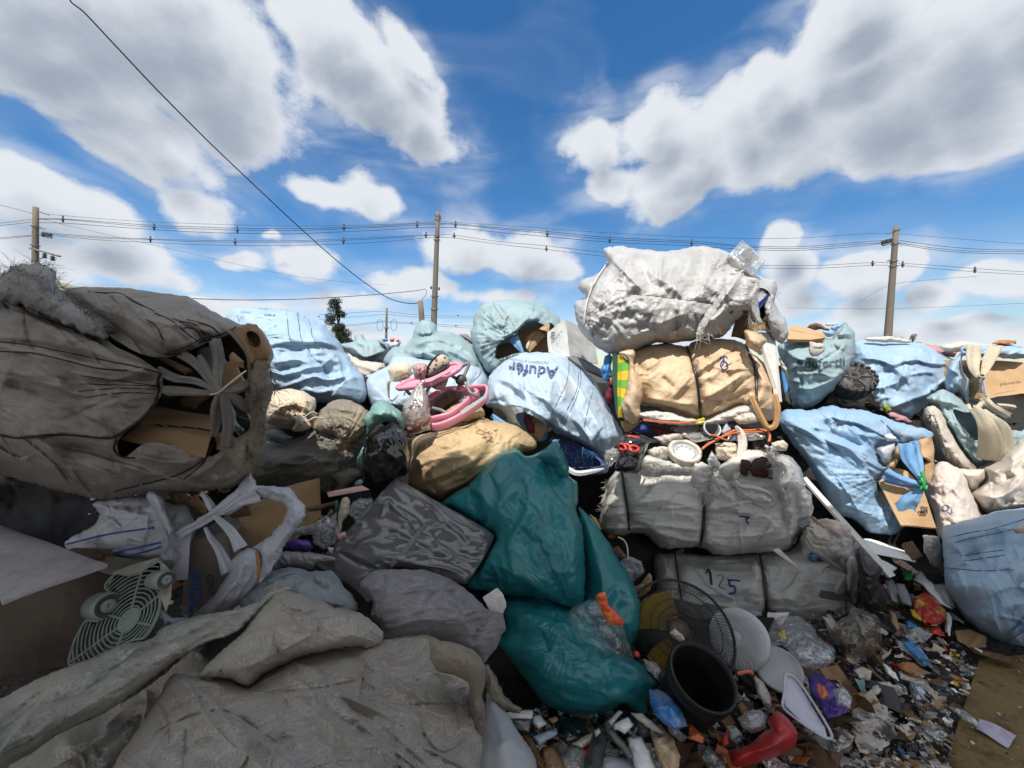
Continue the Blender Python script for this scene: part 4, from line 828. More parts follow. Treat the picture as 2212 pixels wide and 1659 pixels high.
# upright bag with cardboard
G = lump('bulk_bag', 'rounded pale blue bag gaping open over brown cardboard, left of the white carton', 'bulk bag', T(3, '40,720 60,660 75,590 130,530 250,500 400,500 500,520 570,570 630,625 640,700 600,840 580,1000 200,1000 100,900 60,800'),
 4.7, .5, M['teal_w'], gy=-.22, p=.42, step=2.5, holes=[T(3, '225,890 205,850 225,790 290,745 350,720 365,690 415,650 470,640 540,665 572,650 600,700 560,840 480,850 350,850')], wr=[('ridge', 30, 4, 60, 2, 5), ('crumple', 22, 3.2)],
 rad=[(*T(3, '300,750')[0], 20, 5, 80)], folds=[Fd(3, '90,600 80,700 100,800', 6, 6), Fd(3, '570,650 480,630 410,640 350,700 280,740 220,780', 8, 5, 's'), Fd(3, '130,720 200,760 260,740', 7, 6)], lip=.06)
for q in ('110,560 190,640 300,745', '190,520 240,600 310,690', '225,530 300,620 340,700'): seam(G, T(3, q), .003, M['threadb'])
slab('cardboard_piece', T3(3, '360,700,4.6 560,670,4.7 560,860,4.5 380,850,4.4'), .02, M['card'], bend=.02)
tag(bpy.data.objects['cardboard_piece'], 'upright brown cardboard flap inside the gaping pale blue bag', 'cardboard')
tag(slab('cardboard_piece', T3(3, '495,690,4.22 565,655,4.26 560,710,4.24 520,700,4.2'), .01, M['cardl'], bend=.01), 'small sunlit orange cardboard corner at the right rim of the gaping blue bag', 'cardboard')
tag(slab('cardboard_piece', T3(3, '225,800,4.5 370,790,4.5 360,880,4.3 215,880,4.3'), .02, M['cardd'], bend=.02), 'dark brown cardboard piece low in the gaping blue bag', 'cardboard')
tag(slab('cardboard_piece', T3(3, '400,760,4.4 480,700,4.45 540,730,4.45 430,850,4.35'), .01, M['card'], bend=.03), 'slanting strip of cardboard in the middle of the gaping blue bag', 'cardboard')
ribbon('strap', T3(3, '320,740,4.25 350,790,4.2 390,850,4.18'), [.15, .11, .03], M['bstrap'], G)
tag(lump('paper_scrap', 'white twisted scrap caught in front of the cardboard in the gaping blue bag', 'scrap', T(3, '410,790 435,765 430,800 425,840 405,815'), 4.2, .03, M['offw'], step=1.5, jit=.6, wr=[('crumple', 10, 4)]))
lump('plastic_scrap', 'dark torn scraps on the skyline between the folded blue bag and the rounded one', 'scrap', T(2, '1755,385 1830,395 1860,430 1900,440 1910,480 1860,470 1800,430'), 5.4, .1, M['greyp'], step=2, wr=[('crumple', 12, 6)])
# white carton
H = cbox('carton', T3(11, '955,465,4.0 1250,240,3.72 1330,870,3.55 990,800,3.85'), T3(11, '1800,1000,4.35')[0]-T3(11, '1330,880,3.55')[0], M['wbox'], wear=.012)
tag(H, 'white carton with black print wedged left of the big white bag', 'carton')
fn = lambda c: (lambda X, Y: at(X, Y, 3.62+(1290-(np.asarray(X)-1054.2)/.13281)*.00085-.012))
text_on(H, 'IIIII', *T(11, '1055,510')[0], 11, -80, M['inkk'], 1.15, fn=fn(0), bold=.03); text_on(H, 'MONITOR', *T(11, '1155,500')[0], 6, -50, M['inkk'], .8, fn=fn(0)); text_on(H, 'FRAGIL', *T(11, '1135,700')[0], 6, 80, M['inkf'], .9, fn=fn(0))
tag(slab('plastic_sheet', T3(11, '1310,870,3.45 1380,830,3.5 1590,910,3.55 1900,1100,3.6 1860,1180,3.5 1600,1060,3.4'), .02, M['greyp']), 'grey panel lying under the white carton behind the printed bag', 'panel')
# big white bag on top
I_ = lump('bulk_bag', 'big glossy white bag lying on top of the tan bale, highest of the heap', 'bulk bag', T(3, '730,560 725,520 800,480 760,440 750,420 770,370 830,350 920,290 945,260 920,190 930,160 1020,145 1180,165 1340,180 1560,145 1720,180 1800,220 1880,300 1960,350 2040,370 2060,410 2050,470 2060,540 2120,640 2130,730 2090,790 2000,720 1900,640 1800,640 1700,740 1560,760 1420,780 1240,790 1130,830 1000,860 900,830 780,720 740,640'),
 3.45, .5, M['white'], gy=-.12, p=.42, step=2.8, seed=5, holes=[T(3, '1720,740 1800,640 1860,570 1900,600 1930,430 2010,450 2020,560 1960,640 1990,700 1850,760')], wr=[('cell', 110, 18, -40, 1.3, 15), ('ridge', 60, 8, -60, 2.4, 14), ('cell', 30, 4, 30, 1.5, 4), ('crumple', 22, 3, 60, 1.4, 21), ('ridge', 22, 3, -55, 3, 31)],
 rad=[(*T(3, '1880,330')[0], 26, 7, 70, 3), (*T(3, '800,620')[0], 22, 5, 50, 8)],
 folds=[Fd(3, '790,620 830,480 890,330 945,250', -9, 5), Fd(3, '800,640 850,470 900,350 950,280', 7, 7), Fd(3, '1840,310 1760,450 1680,600 1540,750', 13, 13), Fd(3, '1780,300 1720,420 1620,560 1520,700', -9, 9), Fd(3, '1100,460 1300,480 1550,510 1700,540', -4, 4), Fd(3, '1000,800 1200,700 1400,610 1520,590', 8, 10), Fd(3, '1010,300 1150,420 1200,560 1100,700', 6, 9), Fd(3, '1180,200 1230,330 1380,420 1500,580', 5, 8),
  Fd(3, '1500,180 1460,330 1330,400', 6, 8), Fd(3, '1720,200 1830,280 1870,330', -8, 6), Fd(3, '900,700 1060,600 1250,610', -6, 9)], lip=.03)
tube('drawcord', on(I_, T(3, '790,660 800,560 830,450 880,350 945,255'), .004), .008, M['string'], I_, 5)
seam(I_, T(3, '1120,462 1300,480 1550,512 1690,530'), .0025, M['thread'])
fl = lump('torn_flap', None, None, sheet=True, out=T(3, '1840,300 1850,340 1940,370 1930,480 1880,560 1740,580 1640,650 1580,740 1530,760 1550,660 1640,520 1720,420'), d=2.95, bulge=.04, mat=M['white'], gx=0, parent=I_, step=2.4, wr=[('crumple', 20, 4), ('ridge', 24, 5, 120, 3, 8)], folds=[Fd(3, '1830,320 1700,500 1560,740', 8, 7)])
fringe('frayed_threads', T3(3, '1530,760,2.92 1600,720,2.92 1640,660,2.92'), 26, .09, (.3, 0, -1), M['fray'], I_, seed=3); fringe('frayed_threads', T3(3, '1880,560,2.95 1930,640,2.95 1960,650,2.95'), 40, .12, (.1, 0, -1), M['fray'], I_, seed=4); fringe('frayed_threads', T3(3, '2040,380,3.2 2055,420,3.2 2050,480,3.2'), 26, .06, (1, 0, .2), M['fray'], I_, seed=6)
fringe('frayed_threads', T3(3, '750,420,3.4 770,375,3.4 800,360,3.4'), 16, .04, (-1, 0, .3), M['fray'], I_, seed=9)
lump('hanging_tail', None, None, T(3, '1880,380 1940,400 1935,500 1950,600 1965,655 1930,650 1890,600 1870,500'), 2.95, .03, M['white'], parent=I_, step=2.4, wr=[('ridge', 18, 6, 95, 3, 8), ('crumple', 14, 3)])
lump('hanging_tail', None, None, T(3, '1960,440 2040,470 2050,560 2110,640 2135,720 2100,780 2060,770 2000,700 1985,600'), 3.25, .06, M['white'], parent=I_, step=2.4, wr=[('ridge', 24, 7, 80, 2, 5), ('crumple', 18, 5)])
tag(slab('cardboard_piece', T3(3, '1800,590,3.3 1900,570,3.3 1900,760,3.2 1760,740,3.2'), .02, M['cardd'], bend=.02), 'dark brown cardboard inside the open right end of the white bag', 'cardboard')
tag(slab('cardboard_piece', T3(3, '1895,650,3.12 2030,640,3.2 2045,700,3.2 1900,700,3.12'), .02, M['card'], bend=.01), 'brown cardboard edge under the right end of the white bag', 'cardboard')
tag(slab('magazine', T3(3, '1925,430,3.2 2010,450,3.25 1990,500,3.22 1935,540,3.18'), .03, M['whitep'], bend=.01), 'small white and blue magazine poking from the right end of the white bag', 'magazine')
tag(slab('book_cover', T3(3, '1935,520,3.17 2010,455,3.2 2015,470,3.22 1940,560,3.18'), .01, M['inkb'], bend=.01), 'thin dark blue cover under the small magazine', 'cover')
# clear box on top
bx = tag(slab('clear_box', T3(3, '1740,200,3.3 1835,105,3.3 1985,240,3.25 1895,335,3.2'), .16, clear('clear rigid box', (.75,.77,.78), .32, .1, .5)), 'clear plastic box with a grey label tilted on the top right of the white bag', 'plastic box')
lb = slab('label', T3(3, '1795,210,3.18 1880,150,3.19 1945,225,3.17 1865,285,3.15'), .004, plain('grey label', (.33,.34,.35), .5, .3), bx, sub=1)
text_on(bx, 'O', *T(3, '1890,170')[0], 6, 45, M['inkk'], 1, fn=lambda X, Y: at(X, Y, 3.13+0*X)); 
mb = MB()
for i in range(6):
    a = T3(3, '%f,%f,3.135 %f,%f,3.135' % (1822+i*7+6, 212+i*9.5-6, 1822+i*7+60-(i % 3)*9, 212+i*9.5-48+(i % 3)*7)); mb.add(*tubeg(a, .0016, 4))
mb.build('print_lines', M['inkk'], bx)
# tan bale
K_ = lump('waste_bale', 'tan cloth bale with black straps and a handwritten number, under the big white bag', 'bale', T(3, '1030,830 1120,825 1160,810 1230,795 1330,782 1460,805 1500,775 1600,758 1720,755 1790,765 1860,800 1900,850 1980,920 2060,1080 2080,1150 2040,1280 1900,1290 1820,1200 1700,1250 1560,1290 1340,1230 1160,1190 1120,1290 1060,1300 1030,1200 1060,1120 1070,1000 1080,900'),
 3.35, .42, M['tan'], gy=-.1, p=.34, step=2.8, wr=[('ridge', 60, 5, -40, 2.2, 4), ('cell', 36, 3.5, -30, 1.8, 6), ('crumple', 24, 2.8, -30, 1.6, 9), ('soft', 90, 7, 0, 1, 3)],
 folds=[Fd(3, '1465,800 1500,900 1540,1060 1560,1290', -13, 8), Fd(3, '1850,790 1920,960 1930,1180', -14, 7), Fd(3, '1180,1180 1140,1060 1160,950 1120,830', -10, 8), Fd(3, '1120,840 1130,950 1090,1060 1060,1200', 9, 12), Fd(3, '1370,1170 1440,1060 1560,960 1800,800', 8, 6), Fd(3, '1560,1160 1700,1080 1880,960', 9, 7), Fd(3, '1580,1000 1700,880 1840,800', -6, 6), Fd(3, '1180,1140 1400,1180 1540,1190', 9, 8), Fd(3, '1300,1000 1400,1100', -6, 6),
  Fd(3, '1900,900 1960,1000 2040,1100', 10, 8), Fd(3, '1600,1180 1760,1150 1900,1080', -9, 6), Fd(3, '1340,800 1280,900 1200,960', 5, 9)])
for q in ('1465,805 1500,900 1540,1060 1558,1290', '1855,790 1880,860 1918,960 1928,1180'): tube('binding_strap', on(K_, T(3, q), .012), .009, M['blackp'], K_, 6)
strokes_on(K_, [T(3, s) for s in ('1675,895 1700,875 1710,890 1700,905', '1685,880 1715,870 1735,885', '1700,905 1690,935 1710,960 1735,945 1730,915 1705,905', '1720,940 1765,915', '1700,935 1715,900')], .005, M['inkb'])
fringe('frayed_threads', T3(3, '1000,835,3.2 1040,825,3.2 1060,830,3.2'), 26, .05, (-.6, 0, .6), M['fray'], K_, seed=2)
lump('gathered_end', None, None, T(3, '1850,700 1900,700 1990,760 1970,800 1960,860 1900,830 1860,800 1845,740'), 3.0, .14, M['tan'], parent=K_, step=2.4, wr=[('ridge', 16, 6, 70, 2, 5), ('crumple', 14, 4)])
lump('gathered_end', None, None, T(3, '1020,850 1110,822 1130,850 1120,930 1180,1080 1160,1190 1150,1290 1090,1310 1030,1210 1060,1110 1080,980 1075,890'), 3.02, .12, M['tan'], parent=K_, step=2.4, wr=[('ridge', 22, 7, 80, 2.4, 5), ('crumple', 18, 4)])
for q in ('1890,1130,2.9 1930,1220,2.86 1990,1330,2.84 2020,1340,2.84', '2045,1120,2.9 2065,1220,2.86 2050,1320,2.85 2010,1345,2.86'): ribbon('lifting_loop', T3(3, q), .05, M['ostrap'], K_, curl=.3, thick=.004)
seam(K_, T(3, '1880,850 1930,950 1930,1180'), .004, M['thread'])
# the round printed board at its left end
m, t, b = mat_new('green and yellow printed rays'); tc = t.nodes.new('ShaderNodeTexCoord'); s = t.nodes.new('ShaderNodeSeparateXYZ'); t.links.new(tc.outputs['Object'], s.inputs[0])
an = mth('ARCTAN2', mth('SUBTRACT', s.outputs[2], .30, tree=t), mth('ADD', s.outputs[0], .34, tree=t), tree=t); sn_ = mth('SINE', mth('MULTIPLY', an, 16, tree=t), tree=t); st = mth('GREATER_THAN', sn_, 0, tree=t)
mxx = t.nodes.new('ShaderNodeMix'); mxx.data_type = 'RGBA'; t.links.new(st, mxx.inputs['Factor']); cI = [i for i in mxx.inputs if i.type == 'RGBA']; cI[0].default_value = (.16,.42,.05,1); cI[1].default_value = (.75,.50,.03,1); t.links.new([q for q in mxx.outputs if q.type == 'RGBA'][0], b.inputs['Base Color']); set_in(b, Roughness=.4)
pb = tag(slab('printed_board', T3(3, '1010,860,3.05 1040,870,3.02 1085,920,3.0 1070,1080,2.98 1030,1220,2.98 1040,1270,3.0 1010,1275,3.02 1003,1060,3.04'), .03, m), 'curved board printed with green and yellow rays at the left end of the tan bale', 'board')
slab('rim', T3(3, '975,855,3.08 1008,858,3.04 1002,1060,3.03 1012,1278,3.01 1000,1240,3.05 980,1060,3.07'), .05, M['dkgreen'], pb)
o = lump('plastic_scrap', 'crumpled bright blue plastic left of the green and yellow board', 'scrap', T(3, '925,870 960,852 975,870 970,930 975,1000 955,1045 915,1030 895,960 915,920'), 3.2, .07, M['bluep'], step=1.6, wr=[('crumple', 18, 8), ('ridge', 14, 6, 70, 2, 3)])
lump('plastic_scrap', 'small orange red cap between the blue plastic and the maroon cloth', 'scrap', T(3, '955,1010 978,1010 978,1050 960,1050'), 3.15, .03, M['orange'], step=1.5, jit=.5); lump('cloth_rag', 'dark maroon rag behind the rim of the printed board', 'rag', T(3, '930,1110 960,1050 985,1060 985,1170 950,1180 925,1150'), 3.2, .06, M['maroon'], step=2, wr=[('ridge', 14, 5, 100, 2, 3)])
tag(slab('whiteboard', T3(3, '1945,712,3.2 2045,715,3.3 2095,1170,3.05 2070,1170,3.0 2060,1080,3.05 1975,830,3.15'), .03, M['whiteboard'], sub=1), 'tall white board standing at the right end of the tan bale', 'board')
tag(slab('signboard', T3(3, '2085,930,3.4 2115,960,3.42 2150,1190,3.3 2120,1160,3.28'), .02, M['blackp']), 'narrow dark panel behind the white board, left of the printed teal bag', 'panel')
tag(slab('plastic_sheet', T3(3, '2092,970,3.3 2108,980,3.3 2135,1080,3.25 2118,1110,3.24'), .01, M['bluep']), 'narrow blue panel beside the tall white board', 'panel')
# material under the tan bale
lump('plastic_sheet', 'grey white sheeting folded along the underside of the tan bale', 'sheet', T(3, '1160,1240 1330,1235 1560,1290 1700,1240 1850,1190 1920,1180 1925,1240 1800,1290 1600,1320 1350,1320 1180,1285'), 3.0, .09, M['balew'], step=2.4, wr=[('ridge', 14, 5, 0, 5, 3), ('crumple', 18, 3)])
tag(tube('yellow_string', spl(T3(3, '1510,1300,2.86 1550,1290,2.84 1580,1280,2.86 1560,1310,2.84 1520,1310,2.86'), 5), .007, M['yellow']), 'yellow string knot under the tan bale', 'string')
tag(ribbon('red_strip', T3(3, '1180,1290,2.88 1400,1310,2.86 1520,1300,2.86'), .02, M['orange'], curl=.1), 'thin orange red strip below the sheeting under the tan bale', 'strip')
tag(lump('shell_lid', 'round mottled white lid lying under the right end of the tan bale', 'lid', T(3, '1775,1280 1820,1250 1900,1240 1940,1260 1935,1300 1880,1315 1810,1320'), 2.9, .05, plain('flaking white', (.62,.58,.5), .6, .3, dirt=(.2,.14,.08), amt=.9, vs=40), step=2))
# printed bag in the middle
Lb = lump('bulk_bag', 'sunlit pale blue bag with an upside down printed name, in the middle of the heap', 'bulk bag', T(3, '145,1200 150,1120 160,1020 220,940 330,870 450,842 600,855 690,880 790,960 870,1050 930,1160 980,1260 1050,1390 1000,1460 940,1530 910,1540 800,1470 700,1420 600,1370 560,1330 540,1420 420,1420 300,1330 250,1240'),
 3.4, .5, M['paleblue'], gy=-.22, p=.45, step=2.6, holes=[T(3, '385,1340 340,1260 400,1240 500,1290 560,1340 640,1380 560,1420 460,1430')], wr=[('cell', 80, 12, 60, 1.5, 15), ('ridge', 50, 5, 70, 3, 7), ('ridge', 20, 2.6, 60, 3.5, 17), ('crumple', 24, 2.8, 60, 1.6, 12)],
 folds=[Fd(3, '210,1060 300,1080 380,1160 420,1190', -11, 9), Fd(3, '190,1020 290,1040 390,1120 440,1180', 9, 8), Fd(3, '320,1000 420,1090 560,1190 640,1300', 6, 8), Fd(3, '600,1000 560,1120 580,1200', 6, 7), Fd(3, '560,880 700,1000 820,1200 900,1380 930,1500', 5, 10), Fd(3, '260,1200 330,1190 420,1210 520,1270 600,1330 750,1410 900,1500', 10, 7, 'r'), Fd(3, '700,1100 760,1260 840,1400', -6, 8), Fd(3, '480,1120 600,1250 700,1360', -6, 8), Fd(3, '150,1180 220,1160 290,1180', -8, 8)], lip=.04)
text_on(Lb, 'Adufér', *T(3, '455,962')[0], 33, 187, M['ink'], 1.15, curve=.16, bold=.012, off=.006)
text_on(Lb, 'Fertilizantes e Inovação', *T(3, '425,908')[0], 9.5, 186, M['inkf'], .95, curve=.16)
for q in ('692,880 690,960 670,1060 620,1160 560,1290', '745,925 755,1000 740,1100 690,1200 620,1350', '760,930 770,1020 745,1130 700,1230 640,1340', '830,990 850,1080 820,1200 790,1340', '290,1190 400,1210 520,1280 620,1350 780,1430 920,1510'): seam(Lb, T(3, q), .0028, M['threadb'])
fringe('frayed_threads', T3(3, '780,1470,2.95 860,1510,2.95'), 24, .08, (.2, 0, -1), M['bluep'], Lb, seed=4)
tag(slab('cardboard_piece', T3(3, '400,1240,3.2 560,1330,3.1 500,1420,3.0 420,1380,3.1'), .02, M['card'], bend=.02), 'brown cardboard showing in the mouth of the printed middle bag', 'cardboard')
lump('cloth_rag', 'dark red rag in the mouth of the printed middle bag', 'rag', T(3, '395,1240 430,1260 460,1330 470,1380 430,1380 395,1310'), 3.05, .05, M['maroon'], step=2, wr=[('ridge', 14, 5, 60, 2, 3)])
lump('plastic_bag', 'dark blue bag mouth with dark contents under the printed middle bag', 'bag', T(3, '560,1400 700,1430 850,1500 930,1560 960,1600 930,1640 820,1650 700,1640 640,1560 580,1480'), 3.1, .2, M['ink'], step=2.4, holes=[T(3, '620,1430 740,1450 860,1530 900,1590 780,1600 680,1590')], wr=[('ridge', 20, 5, 30, 3, 3), ('crumple', 14, 3)])
tag(ribbon('blue_strap', T3(3, '180,1260,3.1 240,1300,3.05 300,1340,3.02'), .05, M['bstrap']), 'blue strap end between the pink walker and the printed bag', 'strap')
tag(ribbon('white_strap', T3(3, '660,1590,2.85 740,1640,2.8 860,1625,2.8 930,1610,2.85'), [.04, .05, .04, .02], M['frostw']), 'white strap curving below the dark blue bag mouth', 'strap')
lump('plastic_bag', 'crumpled translucent bag at the foot of the printed middle bag', 'bag', T(3, '930,1490 980,1470 1030,1490 1040,1540 990,1570 960,1600 920,1560'), 2.8, .08, M['clear2'], step=2, wr=[('crumple', 14, 6)])
# ------------------------------------------------------------------ right side bags
X_ = lump('bulk_bag', 'printed blue green bag filled with cardboard, right of the tall white board', 'bulk bag', T(12, '30,590 130,520 380,480 600,450 850,450 960,440 1010,330 1100,260 1190,160 1240,240 1320,310 1355,400 1365,560 1365,720 1300,960 1180,1150 1000,1360 850,1480 700,1600 500,1680 300,1650 240,1450 190,1000 140,920 60,760'),
 4.15, .42, M['teal_w'], gy=-.1, p=.45, step=2.2, wr=[('ridge', 40, 4.5, 0, 2.5, 7), ('cell', 24, 3, 10, 2, 5), ('crumple', 16, 2.8), ('soft', 80, 8, 0, 1, 9)],
 folds=[Fd(12, '130,600 300,760 450,820 640,800 760,940 840,1080 1000,1120 1180,1030 1320,820', 9, 7), Fd(12, '1010,520 1080,600 1190,660', 10, 9), Fd(12, '700,820 850,640 1000,620 1200,700 1230,850', -7, 10), Fd(12, '200,1000 330,960 360,880', 8, 6), Fd(12, '300,1300 600,1330 850,1240 1150,1140', 9, 6), Fd(12, '450,1640 800,1440 1100,1270', 8, 5), Fd(12, '1050,400 1200,380 1340,400', 6, 5), Fd(12, '1020,480 1200,460 1340,500', -6, 5)])
text_on(X_, 'Adufertil', *T(12, '760,890')[0], 27, -3, M['inkg'], 1.15, bold=.02, off=.008)
text_on(X_, 'Fertilizantes', *T(12, '620,1080')[0], 8, 2, M['inkf'], 1.2)
seam(X_, T(12, '1000,480 1050,400 1120,320 1190,180'), .004, M['threadt']); seam(X_, T(12, '130,540 300,510 560,480 700,460'), .003, M['thread'])
lump('cloth_patch', None, None, T(12, '580,500 700,530 840,560 800,720 660,765 590,740 575,600'), 3.62, .02, M['offw'], parent=X_, step=1.8, wr=[('ridge', 14, 4, 0, 3, 3)])
tag(slab('cardboard_piece', T3(12, '205,300,4.0 330,235,4.1 830,350,4.0 850,450,3.85'), .1, M['cardl'], bend=.01), 'light brown carton lid on top of the printed blue green bag', 'cardboard')
tag(slab('cardboard_piece', T3(12, '205,300,4.0 850,440,3.84 600,470,3.8 200,480,3.8'), .03, M['cardl'], bend=.01, sub=1), 'front edge of the light brown carton in the printed bag', 'cardboard')
lump('black_sheet', 'dark brown curved sheet on top of the printed blue green bag', 'sheet', T(12, '500,265 600,210 690,185 760,205 860,260 960,315 880,325 700,300 560,290'), 4.2, .06, M['cardd'], step=1.8, wr=[('ridge', 14, 3)])
lump('cloth_flap', 'blue inner flap at the top corner of the printed bag', 'flap', T(12, '930,270 1060,190 1190,155 1195,215 1130,300 1050,330 960,315'), 4.2, .05, M['azure'], step=1.8, wr=[('ridge', 14, 3, 150, 2)])
lump('plastic_scrap', 'pale blue film above the light brown carton lid', 'scrap', T(12, '830,200 1080,185 1060,210 1000,240 900,240 850,225'), 4.35, .03, M['paleblue'], step=1.8); lump('plastic_scrap', 'bright blue film under the inner flap of the printed bag', 'scrap', T(12, '790,330 1000,320 1010,380 940,440 880,430 840,380'), 4.05, .04, M['azure'], step=1.8, wr=[('crumple', 12, 4)])
lump('cloth_flap', 'small white torn corner between the tall white board and the printed bag', 'scrap', T(12, '40,770 90,830 155,920 90,930 60,860'), 3.5, .02, M['offw'], step=1.6, jit=.5)
# wheel
wc = T3(12, '1330,1130,3.95')[0]; wh = empty('toy_wheel', wc-np.array([0, 0, .2]), 'chunky black toy wheel between the printed bag and the large blue bag', 'wheel')
from mathutils import Matrix
ax = Vector((-.22, -.62, .55)).normalized(); Mz = ax.to_track_quat('Z', 'Y').to_matrix()
def wpt(r, a, z): return np.array(Mz @ Vector((r*math.cos(a), r*math.sin(a), z)))+wc
def lathe(prof, n=48):
    V = [wpt(r, 2*PI*k/n, z) for r, z in prof for k in range(n)]; m = len(prof)
    return V, [(j*n+k, j*n+(k+1) % n, (j+1)*n+(k+1) % n, (j+1)*n+k) for j in range(m-1) for k in range(n)]
RW = .19
V, Fc = lathe([(RW*.8, .03), (RW*.93, .035), (RW, 0), (RW, -.13), (RW*.9, -.17), (.001, -.17)]); mesh('tyre', V, Fc, M['blackr'], wh)
mb = MB()
for k in range(20):
    a = 2*PI*k/20; w_ = .075; P = []
    for rr, z in ((RW*.84, .052), (RW*1.05, .03), (RW*1.08, -.06), (RW*.9, -.06)):
        P += [wpt(rr, a-w_, z), wpt(rr, a+w_, z)]
    mb.add(P, [(0,2,3,1), (2,4,5,3), (4,6,7,5), (6,0,1,7), (0,6,4,2), (1,3,5,7)])
mb.build('tread', M['blackr'], wh, smooth=False)
V, Fc = lathe([(RW*.8, .03), (RW*.76, .012), (RW*.3, .018), (RW*.27, .045), (RW*.14, .045), (RW*.12, .01), (.001, .01)]); mesh('rim', V, Fc, M['blackr'], wh)
mb = MB()
for k in range(6):
    a = 2*PI*k/6; P = [wpt(RW*.28, a-.15, .03), wpt(RW*.28, a+.15, .03), wpt(RW*.76, a+.05, .026), wpt(RW*.76, a-.05, .026), wpt(RW*.28, a-.15, .01), wpt(RW*.28, a+.15, .01), wpt(RW*.76, a+.05, .01), wpt(RW*.76, a-.05, .01)]
    mb.add(P, [(0,1,2,3), (0,3,7,4), (1,5,6,2), (2,6,7,3)])
mb.build('spoke', M['blackr'], wh, smooth=False)
mb = MB(); 
for i, rr in enumerate((.45, .55, .65)):
    for a0 in (0.4, 2.5, 4.5): mb.add(*tubeg([wpt(RW*rr, a0+t, .02) for t in np.linspace(0, .8, 8)], .004, 4))
mb.build('moulded_marks', M['blackr'], wh)
lump('plastic_bag', 'dark shapeless black bag under the toy wheel', 'bag', T(12, '980,1380 1150,1250 1350,1260 1550,1300 1580,1500 1520,1720 1100,1700 800,1620'), 4.4, .2, M['dgreyp'], step=2.4, wr=[('crumple', 22, 7)])
# large blue bag right
Y_ = lump('bulk_bag', 'large light blue bag with a wide drooping fold right of the toy wheel', 'bulk bag', T(4, '840,260 880,225 960,215 1100,240 1290,235 1400,250 1540,320 1660,370 1710,400 1700,470 1660,560 1560,650 1480,700 1400,780 1300,880 1100,860 960,760 900,600 850,420'),
 5.0, .55, M['blue'], gy=-.28, p=.42, step=2.5, wr=[('ridge', 40, 4.5, 10, 2.5, 7), ('crumple', 22, 2.8), ('soft', 90, 8, 0, 1, 9)], folds=[Fd(4, '1700,400 1560,420 1440,410 1380,390 1260,400 1180,430 1080,390 960,375 870,380', 12, 7, 's'), Fd(4, '1040,600 1200,560 1300,450', 7, 6), Fd(4, '1100,780 1300,700 1560,610', 8, 7), Fd(4, '1000,520 1120,470 1240,470', -8, 8), Fd(4, '1400,700 1500,600 1650,500', 6, 6)])
lump('woven_sack', 'crumpled cream sack spread over the top of the large blue bag', 'sack', T(4, '940,215 1000,195 1150,192 1260,210 1330,230 1300,245 1150,240 1000,232'), 4.9, .1, M['offw'], step=1.8, wr=[('ridge', 10, 4, 0, 4), ('crumple', 12, 3)])
lump('tarpaulin', 'dusty pink sheet on the skyline right of the large blue bag', 'sheet', T(4, '1370,250 1440,250 1560,270 1680,320 1660,360 1560,350 1440,290'), 5.2, .12, M['pinkb'], gy=-.3, step=2, wr=[('ridge', 20, 3, 20, 3)])
lump('woven_sack', 'dusty white sack on the skyline at far right behind the strapped bag', 'sack', T(4, '1540,280 1620,245 1740,232 1880,250 2000,262 1900,290 1740,300 1640,320'), 5.0, .14, M['offw'], step=2, wr=[('crumple', 18, 5)])
tag(lump('rusty_sheet', 'rusty orange bent sheet on the skyline at far right', 'metal sheet', T(13, '1070,245 1150,180 1290,170 1420,180 1430,230 1380,260 1300,275'), 5.2, .07, M['rust'], step=1.8, wr=[('soft', 20, 5)]))
tag(slab('white_sheet', T3(13, '1350,220,5 1400,235,5 1510,280,4.9 1420,278,4.9'), .02, M['blue']), 'thin bluish strip beside the rusty sheet at far right', 'strip')
# strapped bag with big carton
Z1 = lump('bulk_bag', 'white and light blue strapped bag mouth over a big brown carton at far right', 'bulk bag', T(13, '540,420 600,370 590,300 700,265 900,250 1230,265 1500,290 1620,300 1620,420 1400,465 1290,450 1180,430 1000,420 860,430 720,410 620,430 640,640 720,760 740,900 720,1120 680,1130 560,960 440,1000 380,860 400,600'),
 4.3, .2, M['blue'], step=2, back=.3, wr=[('ridge', 26, 5, 10, 2, 3), ('crumple', 16, 3)], folds=[Fd(13, '600,310 700,340 780,310', -8, 6), Fd(13, '620,400 900,430 1250,400', 6, 4)])
seam(Z1, T(13, '740,405 900,400 1100,405 1270,380'), .004, M['thread'])
Zc = cbox('carton', T3(13, '800,480,4.35 1560,500,4.3 1620,960,4.05 960,1060,4.1'), at(0, 0, 1)*0+np.array([.1, .5, .02]), M['cardl'], wear=.02); tag(Zc, 'big battered brown carton with faint writing under the strapped bag at far right', 'carton')
text_on(Zc, 'paloverde', *T(13, '1340,815')[0], 10, -7, M['inkk'], 1.15, fn=lambda X, Y: at(X, Y, 4.05+0*X))
for q, w_ in (('800,260,4.1 790,420,4.05 800,600,3.98 860,730,3.92', .13), ('1130,270,4.1 1040,430,4.02 980,580,3.96 930,700,3.9', .12)):
    ribbon('strap', T3(13, q), [w_, w_, w_*.7, w_*.35], M['cstrap'], Z1, curl=.15)
ribbon('knot', T3(13, '860,690,3.86 890,725,3.84 960,735,3.84 950,695,3.86 890,685,3.86'), .025, M['cstrap'], Z1, curl=.6)
for q in ('920,740,3.86 950,850,3.84 980,1020,3.82', '910,740,3.88 900,850,3.88 895,960,3.88'): ribbon('knot_tail', T3(13, q), .025, M['frostw'], Z1, curl=.5)
